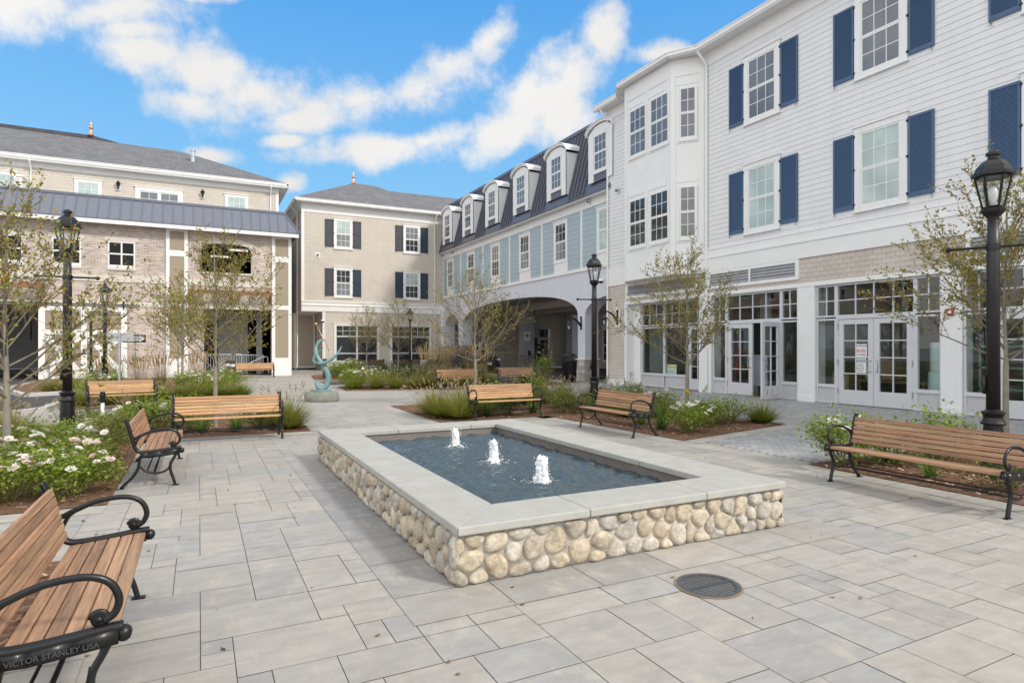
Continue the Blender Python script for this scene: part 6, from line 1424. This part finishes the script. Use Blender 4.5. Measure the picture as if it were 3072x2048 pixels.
# ------------------------------------------------------------------ planting
def translucent(m,f=.35):
    t=m.node_tree; b=t.nodes['Principled BSDF']; o=t.nodes['Material Output']; src=[l for l in t.links if l.to_socket==b.inputs['Base Color']][0].from_socket
    tr=t.nodes.new('ShaderNodeBsdfTranslucent'); t.links.new(src,tr.inputs[0]); mx=t.nodes.new('ShaderNodeMixShader'); mx.inputs[0].default_value=f
    t.links.new(b.outputs[0],mx.inputs[1]); t.links.new(tr.outputs[0],mx.inputs[2]); t.links.new(mx.outputs[0],o.inputs[0])
translucent(leafm,.4)
plantm=mat('plant_leaf',(1,1,1),.6,amt=.2,scale=6,attr=True); petalm=mat('rose_petal',(1,1,1),.6,amt=.05,attr=True); translucent(plantm,.4); translucent(petalm,.3); stemm=mat('plant_stem',(.16,.15,.05),.8,amt=.2)
def blade(b,p,d,ln,w,curl,c0,c1,seg=3):
    """narrow arching blade from p along d, drooping outwards"""
    side=Vector((-d.y,d.x,0)); side=(side if side.length>1e-3 else Vector((1,0,0))).normalized()*w
    q=p; prev=None
    for k in range(seg+1):
        t=k/seg; ww=side*(1-t*.93); cur=(q-ww,q+ww)
        if prev: b.poly([prev[0],prev[1],cur[1],cur[0]],0,tuple(lerp(x,y,(k-.5)/seg) for x,y in zip(c0,c1)))
        prev=cur; d=(d+Vector((d.x,d.y,0))*curl*.5+Vector((0,0,-curl*t))).normalized(); q=q+d*ln/seg
    return q
def grass_proto(seed,h=.50,rad=.42,n=760,c0=(.15,.19,.02),c1=(.30,.30,.06),heads=22,w=.0062):
    r=random.Random(seed); root=thing('fountain_grass','proto','grass'); b=MB()
    for k in range(n):
        a=r.uniform(0,6.283); q=math.sqrt(r.random()); el=R(lerp(88,24,q)+r.uniform(-9,9)); d=Vector((math.cos(a)*math.cos(el),math.sin(a)*math.cos(el),math.sin(el)))
        k1=r.uniform(.75,1.3); blade(b,Vector((math.cos(a)*.09*q,math.sin(a)*.09*q,0)),d,h*r.uniform(.7,1.15),w,r.uniform(.10,.35),tuple(x*k1 for x in c0),tuple(x*k1 for x in c1))
    b.build('blades',plantm,root)
    if heads:
        s=MB()
        for k in range(heads):
            a=r.uniform(0,6.283); q=math.sqrt(r.random()); el=R(lerp(88,42,q)); d=Vector((math.cos(a)*math.cos(el),math.sin(a)*math.cos(el),math.sin(el))); p=Vector((math.cos(a)*.06,math.sin(a)*.06,0)); e_=p+d*h*r.uniform(1.0,1.3)
            d2=(d+Vector((d.x,d.y,-.25))*.5).normalized(); k1=r.uniform(.8,1.2); cc=tuple(x*k1 for x in (.46,.36,.20))
            s.tube([p,e_],[.0016,.0012],3,c=(.30,.26,.12),cap=False); s.tube([e_,e_+d2*.03,e_+d2*.07,e_+d2*.10],[.003,.0085,.0075,.001],5,c=cc)
        s.build('seed_heads',plantm,root)
    return root
def reed_proto(seed):
    r=random.Random(seed); root=thing('feather_reed_grass','proto','grass'); b=MB(); s=MB()
    for k in range(160):
        a=r.uniform(0,6.283); el=R(r.uniform(55,85)); d=Vector((math.cos(a)*math.cos(el),math.sin(a)*math.cos(el),math.sin(el))); blade(b,Vector((math.cos(a)*.06,math.sin(a)*.06,0)),d,r.uniform(.5,.9),.006,.2,(.16,.17,.05),(.36,.29,.12))
    b.build('blades',plantm,root)
    for k in range(46):
        a=r.uniform(0,6.283); el=R(r.uniform(70,88)); d=Vector((math.cos(a)*math.cos(el),math.sin(a)*math.cos(el),math.sin(el))); p=Vector((math.cos(a)*.07,math.sin(a)*.07,0)); ln=r.uniform(.75,1.15); e_=p+d*ln; k1=r.uniform(.8,1.2); c=tuple(x*k1 for x in (.52,.38,.20))
        s.tube([p,e_],[.003,.002],3,c=(.40,.31,.16),cap=False); s.tube([e_-d*.02,e_+d*.06,e_+d*.16,e_+d*.26],[.003,.014,.012,.002],5,c=c)
    s.build('plumes',plantm,root); return root
def lily_proto(seed,h=.42,n=70,c0=(.09,.17,.02),c1=(.17,.27,.045),w=.011):
    r=random.Random(seed); root=thing('daylily_clump','proto','perennial'); b=MB()
    for k in range(n):
        a=r.uniform(0,6.283); el=R(r.uniform(38,84)); d=Vector((math.cos(a)*math.cos(el),math.sin(a)*math.cos(el),math.sin(el))); k1=r.uniform(.75,1.25); blade(b,Vector((math.cos(a)*.06*r.random(),math.sin(a)*.06*r.random(),0)),d,h*r.uniform(.7,1.2),w,r.uniform(.2,.55),tuple(x*k1 for x in c0),tuple(x*k1 for x in c1),4)
    b.build('foliage',plantm,root); return root
def blossom(rad,col,r):
    b=MB()
    for ring,(q,tilt,n) in enumerate(((1.0,.25,7),(.7,.75,6),(.42,1.2,5))):
        for k in range(n):
            a=6.283*k/n+ring*.5+r.uniform(-.2,.2); c,s=math.cos(a),math.sin(a); L_=rad*q; k1=r.uniform(.88,1.08); cc=tuple(min(x*k1,.95) for x in col)
            def P(l,w,z): return (c*l-s*w,s*l+c*w,z)
            z1=L_*math.sin(tilt)*.8; l1=L_*math.cos(tilt*.8)
            b.poly([P(.003,-.006,0),P(l1*.6,-L_*.36,z1*.5),P(l1*.6,L_*.36,z1*.5),P(.003,.006,0)],0,cc); b.poly([P(l1*.6,-L_*.36,z1*.5),P(l1,-L_*.25,z1),P(l1,L_*.25,z1),P(l1*.6,L_*.36,z1*.5)],0,cc)
    b.sphere((0,0,rad*.12),rad*.14,6,0,(.55,.42,.10)); return b
def bush(name,cat,seed,h,rad,n,cols,leafl=.042,flowers=None,nf=0,fr_=.04,airy=.0):
    r=random.Random(seed); root=thing(name,'proto',cat); st=MB(); b=MB(); tips=[]
    for k in range(26):
        a=r.uniform(0,6.283); q=math.sqrt(r.random()); e_=Vector((math.cos(a)*rad*q,math.sin(a)*rad*q,h*(1-.45*q*q)*r.uniform(.7,1.1)*(1+airy*r.random()))); p=Vector((math.cos(a)*.05,math.sin(a)*.05,0)); m_=p.lerp(e_,.5)+Vector((0,0,.06)); st.tube([p,m_,e_],[.006,.004,.002],4,cap=False); tips.append((p,m_,e_))
    st.build('stems',stemm,root)
    lumps=[(Vector((r.uniform(-1,1)*rad*.62,r.uniform(-1,1)*rad*.62,h*r.uniform(.35,.78))),r.uniform(.32,.55)*rad) for _ in range(11)]
    for k in range(n):
        if r.random()<.72:
            c,lr=r.choice(lumps); v=Vector((r.gauss(0,1),r.gauss(0,1),r.gauss(0,1))).normalized()*lr*(r.random()**.4); p=c+v
        else:
            p0,m_,e_=r.choice(tips); t=r.uniform(.35,1.02); p=(m_.lerp(e_,t*2-1) if t>.5 else p0.lerp(m_,t*2))+Vector((r.gauss(0,.03),r.gauss(0,.03),r.gauss(0,.03)))
        if p.z<.02: p.z=r.uniform(.02,.1)
        l=leafl*r.uniform(.6,1.25); d=Vector((r.gauss(p.x/rad,.7),r.gauss(p.y/rad,.7),r.gauss(.15,.45))).normalized(); s=d.cross(Vector((r.gauss(0,.35),r.gauss(0,.35),1))).normalized()*l*.34; f=s.cross(d).normalized()*l*.12
        k1=r.uniform(.65,1.35); c=tuple(x*k1 for x in r.choice(cols)); q=p+d*l*.5
        b.poly([p,q+s+f,p+d*l],0,c); b.poly([p,p+d*l,q-s+f],0,c)
    b.build('foliage',plantm,root)
    for k in range(nf):
        c,lr=r.choice(lumps); a=r.uniform(0,6.283); rr=math.sqrt(r.random())*rad*.85
        p=Vector((math.cos(a)*rr,math.sin(a)*rr,h*(1.02-.38*(rr/rad)**2)*r.uniform(.88,1.10))); col=r.choice(flowers)
        o=blossom(fr_*r.uniform(.75,1.2),col,r).build('rose_blossom',petalm,root,smooth=True); o.location=p; o.rotation_euler=(r.uniform(-.3,.8),r.uniform(-.5,.5),r.uniform(0,6))
    return root
GRN=[(.19,.28,.03),(.25,.35,.04),(.14,.22,.025),(.31,.40,.055),(.21,.29,.04),(.35,.37,.07)]
DGR=[(.06,.12,.02),(.09,.15,.03),(.05,.10,.02),(.12,.17,.03)]
OLV=[(.15,.18,.03),(.20,.22,.05),(.12,.14,.03),(.22,.19,.05),(.17,.21,.04)]
PW=[(.86,.84,.78),(.88,.86,.82),(.80,.62,.60),(.84,.72,.70),(.86,.83,.76)]; WH=[(.88,.87,.82),(.86,.85,.80)]; PK=[(.78,.50,.52),(.80,.60,.60),(.86,.80,.76)]
kinds={
 'rose':lambda s: bush('rose_bush','rose bush',s,.47,.50,1900,GRN,.046,PW,13,.048,.15),
 'pink':lambda s: bush('rose_bush','rose bush',s,.46,.48,1800,GRN,.046,PK+WH,17,.048,.15),
 'wrose':lambda s: bush('rose_bush','rose bush',s,.55,.48,1700,GRN,.044,WH,12,.055,.2),
 'srose':lambda s: bush('rose_bush','rose bush',s,.62,.62,1700,GRN,.055,WH,20,.045,.15),
 'shrub':lambda s: bush('low_shrub','shrub',s,.46,.46,1500,GRN,.040),
 'olive':lambda s: bush('low_shrub','shrub',s,.44,.46,1500,OLV,.034),
 'dark':lambda s: bush('low_shrub','shrub',s,.55,.55,1400,DGR,.05),
 'airy':lambda s: bush('tall_perennial','perennial',s,.85,.34,1000,GRN,.036,WH,2,.035,.5),
 'fg':lambda s: grass_proto(s),
 'fgs':lambda s: grass_proto(s,.40,.34,620,(.12,.17,.015),(.27,.29,.045),8),
 'fgr':lambda s: grass_proto(s,.58,.5,720,(.17,.19,.025),(.35,.30,.08),36),
 'lily':lambda s: lily_proto(s),'reed':lambda s: reed_proto(s)}
protos={}; gname={'rose':'rose bushes in bloom','pink':'rose bushes in bloom','wrose':'rose bushes in bloom','srose':'rose bushes in bloom','shrub':'low green shrubs','olive':'low green shrubs','dark':'low green shrubs','airy':'tall loose perennials','fg':'fountain grass tufts','fgs':'fountain grass tufts','fgr':'fountain grass tufts','lily':'strap-leaved clumps','reed':'feather reed grasses'}
gi=[0]
def plant(kind,u,v,sc,label):
    gi[0]+=1; key=(kind,gi[0]%3 if kind in('rose','pink') else gi[0]%2); rz=(gi[0]*2.4)%6.283
    if key not in protos:
        o=kinds[kind](100+len(protos)*7); protos[key]=o; o.location=(u,v,.02); o.rotation_euler=(0,0,rz); o.scale=(sc,sc,sc); tag(o,label,None,gname[kind],'thing')
    else: o=dup(protos[key],(u,v,.02),rz,label,gname[kind],sc)
PL=[
# left bed, in front of and behind the tall lamp
('pink',-1.20,8.02,.98,'pink and white rose bush at the front corner of the left bed, nearest bench backrest'),
('rose',-1.75,7.98,1.0,'white rose bush in the front row of the left bed, second from its corner'),
('pink',-2.35,8.15,1.0,'pink rose bush in the front row at the left picture edge'),
('rose',-1.30,8.95,1.0,'rose bush in the left bed just behind the corner bush, beside the turned bench'),
('pink',-1.95,9.05,1.05,'blush pink rose bush in the second row of the left bed'),
('rose',-2.6,9.1,1.05,'white rose bush by the trunk of the large left tree'),
('wrose',-1.55,10.1,1.0,'sparse white rose bush in the third row, close behind the turned bench'),
('rose',-2.3,10.3,1.1,'white rose bush in the third row of the left bed, before the tall lamp'),
('olive',-1.15,10.75,.95,'olive-green shrub behind the backrest of the turned bench'),
('shrub',-1.95,11.3,1.0,'bright green shrub in the left bed between roses and tall lamp'),
('olive',-1.2,11.9,1.0,'low olive shrub at the back corner post of the turned bench'),
('fgr',-2.95,11.6,1.1,'large reddish fountain grass left of the tall lamp, the nearest of three'),
('fgr',-2.75,12.9,1.1,'reddish fountain grass left of the tall lamp, the middle of three'),
('fgr',-3.2,13.8,1.0,'reddish fountain grass beside the road kerb, the farthest of three'),
('shrub',-1.45,12.7,1.05,'bright green shrub just right of the tall lamp base'),
('olive',-2.0,14.3,1.1,'yellow-green shrub behind the cream utility box'),
('lily',-1.05,12.6,1.1,'strap-leaved green clump left of the end of the honey bench'),
('shrub',-.62,13.6,1.1,'green shrub behind the left end of the honey bench at the left'),
('fgs',-1.2,14.9,1.1,'tuft of fountain grass beside the path behind the standpipe'),
('shrub',-.35,14.6,1.1,'green shrub at the path edge behind the honey bench at the left'),
('wrose',-1.0,13.5,.9,'small white rose bush between standpipe and honey bench'),
('lily',.05,12.75,.95,'strap-leaved clump under the left half of the honey bench'),
('lily',.62,12.65,1.0,'strap-leaved clump under the middle of the honey bench'),
('dark',1.05,13.0,.62,'small dark green shrub under the right end of the honey bench'),
('olive',-.15,13.1,.75,'small olive shrub showing below the seat of the honey bench'),
('fg',1.56,12.75,1.15,'large fountain grass tuft at the right end of the honey bench'),
('fg',1.5,13.5,.95,'second fountain grass tuft behind the large one at the honey bench'),
# bed behind the far left bench
('fgs',-.96,21.3,1.0,'small olive grass tuft in the row behind the honey bench, first from the left'),
('fgs',-.53,21.5,1.05,'small olive grass tuft in the row behind the honey bench, second from the left'),
('fg',-.10,21.5,1.0,'small olive grass tuft in the row behind the honey bench, third from the left'),
('fgs',.40,21.7,1.1,'small olive grass tuft in the row behind the honey bench, at the tree trunk'),
('fgs',.85,21.6,1.15,'small olive grass tuft in the row, second from the paved corner'),
('fgs',1.2,21.4,1.15,'small olive grass tuft on the paved corner before the two bollards'),
('fg',-2.9,20.2,1.1,'loose fountain grass behind the left end of the tan bench'),
('fg',-2.2,20.3,1.1,'loose fountain grass behind the middle of the tan bench'),
('fg',-1.45,20.6,1.1,'loose fountain grass behind the right end of the tan bench'),
('shrub',-3.0,22.8,1.2,'green shrub between the tan bench and the road kerb'),
('srose',.45,23.4,.85,'white rose shrub left of the bollard pair, nearest the path'),
('wrose',-.3,24.0,1.2,'white rose shrub behind the row of small grass tufts'),
('fg',.0,25.3,1.2,'tall fountain grass in front of the brick pilaster'),
('olive',-1.3,23.8,1.2,'olive shrub left of the small grass tufts'),
('srose',.75,28.4,.95,'rose shrub with yellow-green leaves at the foot of the two bollards'),
('shrub',1.25,27.2,1.1,'green shrub in front of the two bollards at the paving edge'),
('reed',-1.9,25.6,1.0,'tan feather reed grass right of the one way sign post'),
('reed',-1.35,28.2,1.05,'tan feather reed grass in front of the white pilaster edge'),
('reed',-3.4,28.8,1.0,'tan feather reed grass at the right end of the barn door'),
('reed',-.1,29.9,.95,'tan feather reed grass before the garage railing'),
('airy',-2.7,27.0,1.1,'tall loose green perennial behind the sign posts'),
('fgr',-4.5,25.9,1.15,'reddish fountain grass behind the far kerb, leftmost before the barn door'),
('fg',-4.0,26.1,1.2,'green fountain grass behind the far kerb, second before the barn door'),
('fg',-3.45,25.9,1.2,'green fountain grass behind the far kerb, third before the barn door'),
('wrose',-3.7,28.6,1.3,'white rose bush between the two distant black posts'),
('wrose',-3.0,26.5,1.2,'white rose bush right of the distant lamp in front of the barn door'),
('airy',-4.7,29.5,1.0,'tall thin green perennial against the left half of the barn door'),
# middle bed in front of the archway
('srose',5.35,25.0,.8,'white rose shrub at the left tip of the middle bed'),
('fgs',5.25,23.5,1.25,'round fountain grass in the front row of the middle bed, first from the left'),
('wrose',5.55,24.2,1.2,'white rose bush behind the first round grass of the middle bed'),
('fg',6.05,23.35,1.05,'round fountain grass in the front row of the middle bed, second from the left'),
('fg',6.75,23.1,1.05,'round fountain grass in the front row of the middle bed, third from the left'),
('fgr',7.45,22.95,.95,'tan fountain grass in the front row of the middle bed, fourth from the left'),
('fgr',8.05,23.2,1.0,'tan fountain grass in the front row of the middle bed, left of the far bench'),
('fg',8.75,23.3,1.15,'green fountain grass behind the back of the far tan bench'),
('fg',9.6,23.2,1.1,'green fountain grass behind the right half of the far tan bench'),
('srose',6.4,24.9,.9,'wide green rose shrub in the second row of the middle bed'),
('dark',7.4,25.2,1.1,'dark green shrub in the second row of the middle bed'),
('dark',8.3,25.2,1.1,'dark green shrub behind the tan grasses of the middle bed'),
('reed',8.75,25.0,1.1,'tall tan feather reed clump left of the far tan bench'),
('reed',9.5,25.4,1.05,'tall tan feather reed clump behind the far tan bench'),
('reed',10.9,24.3,1.15,'tall tan feather reed clump at the nose of the parked car'),
('airy',11.2,25.2,1.0,'leafy green perennial right of the feather reed by the car'),
('fg',10.7,23.4,1.1,'fountain grass between the two far benches'),
('fg',12.6,23.6,1.1,'fountain grass behind the far reddish bench'),
('fg',13.5,24.0,1.1,'fountain grass in front of the litter bin'),
('airy',13.4,23.2,1.35,'tall flowering perennial beside the litter bin'),
# bed along the beige house
('srose',6.25,32.0,1.1,'white flowering rose shrub right beside the sculpture'),('srose',6.95,33.3,1.2,'white flowering rose shrub left of the lit bollard'),('srose',7.55,34.6,1.15,'white flowering rose shrub under the left end of the dark bench'),
('dark',8.9,33.6,1.2,'dark green shrub below the left dark bench'),('dark',10.2,33.0,1.2,'dark green shrub right of the left dark bench'),('dark',11.3,33.0,1.2,'dark green shrub at the foot of the smallest lamp'),
('reed',12.0,31.6,1.15,'feather reed clump in front of the middle dark bench'),('reed',13.6,32.2,1.15,'feather reed clump in front of the corner dark bench'),('dark',14.4,38.5,1.3,'small dark evergreen at the corner pier'),
# bed behind the fountain
('fgr',4.95,13.9,1.0,'feathery fountain grass at the left tip of the bed behind the fountain'),
('fg',4.92,13.15,1.05,'fountain grass at the left edge of the bed behind the fountain, second from its tip'),
('fg',5.15,12.75,1.05,'rounded fountain grass nearest the fountain corner'),
('fgr',5.65,13.9,1.05,'feathery fountain grass left of the honey bench behind the fountain'),
('shrub',5.75,13.2,1.0,'bright green shrub behind the left armrest of the bench behind the fountain'),
('lily',5.9,12.9,.9,'strap-leaved clump under the left half of the bench behind the fountain'),
('dark',6.45,12.95,.62,'small dark shrub under the middle of the bench behind the fountain'),
('lily',7.1,12.9,.9,'strap-leaved clump under the right end of the bench behind the fountain'),
('olive',7.85,12.45,1.25,'reddish-olive low shrub between the two benches behind the fountain'),
('airy',7.75,14.0,1.0,'tall light green perennial right of the bench behind the fountain'),
('fg',8.2,15.0,1.0,'fountain grass behind the reddish shrub, left of the middle lamp'),
('fg',8.9,15.6,1.1,'fountain grass at the far edge of the bed, left of the middle lamp'),
('lily',8.55,12.6,1.1,'strap-leaved clump left of the middle lamp base'),
('shrub',7.2,14.9,1.1,'green shrub behind the bench behind the fountain'),
('fgs',9.8,14.4,1.3,'dark green grass tuft behind the middle lamp'),
('fg',7.7,15.6,1.0,'fountain grass behind the tall light green perennial'),
('fg',8.5,13.7,1.0,'fountain grass between the middle lamp and the tall light green perennial'),
('shrub',9.5,13.2,1.0,'green shrub right beside the base of the middle lamp'),
('fg',9.3,15.2,1.0,'fountain grass directly behind the middle lamp post'),
('wrose',10.2,13.2,1.0,'white rose bush between the middle lamp and the far shop window'),
('fgs',9.0,12.2,1.2,'grass tuft behind the backrest of the sideways bench'),
('shrub',6.6,14.0,1.0,'green shrub behind the middle of the bench behind the fountain'),
# right bed with the dense tree
('lily',7.95,9.3,1.15,'strap-leaved clump at the backrest of the sideways bench'),
('lily',8.1,10.1,1.1,'strap-leaved clump behind the sideways bench'),
('fgs',8.75,11.3,1.35,'tall fountain grass left of the dense olive tree'),
('fgs',9.4,10.9,1.2,'fountain grass right behind the trunk of the dense olive tree'),
('wrose',8.15,8.75,1.0,'white rose bush at the front corner of the right bed'),
('wrose',8.9,9.35,.95,'white rose bush in front of the dense olive tree trunk'),
('shrub',9.25,9.25,1.0,'bright green leafy bush right of the white roses in the right bed'),
('shrub',9.95,9.5,1.15,'bright green leafy bush in the right bed next to the end tuft'),
('fgs',10.5,9.15,1.3,'dark green grass tuft at the right end of the right bed'),
('fgs',10.3,10.6,1.2,'fountain grass behind the green bushes of the right bed'),
('wrose',9.9,11.6,.9,'pale rose bush at the rear of the right bed'),
# bed behind the large right bench
('wrose',7.75,5.35,1.25,'tall white rose bush behind the left end of the large right bench'),
('shrub',8.45,5.2,1.35,'green rose bush showing above the middle of the large right bench'),
('shrub',9.05,4.9,1.5,'green bush left of the large right lamp base'),
('lily',7.85,4.35,.75,'thin strap-leaved clump under the large right bench'),
('dark',7.95,3.6,.65,'small dark green shrub under the right half of the large right bench'),
('shrub',-1.55,5.2,.75,'green rose bush at the left picture edge behind the nearest bench'),
]
for p in PL: plant(p[0],p[1],p[2],p[3]*(1.18 if p[2]>11 and p[1]>-1.3 else 1.0),p[4])
# one yellow daylily flower and its stalk beside the dense tree
y=thing('daylily_flower','single yellow daylily flower in front of the dense olive tree trunk','flower',(9.35,10.15,.02)); b=MB(); b.tube([(0,0,0),(.02,0,.62)],.005,5); b.build('stalk',stemm,y,smooth=True)
o=blossom(.075,(.80,.50,.03),random.Random(4)).build('bloom',petalm,y,smooth=True); o.location=(.02,0,.62); o.rotation_euler=(.9,0,.4)
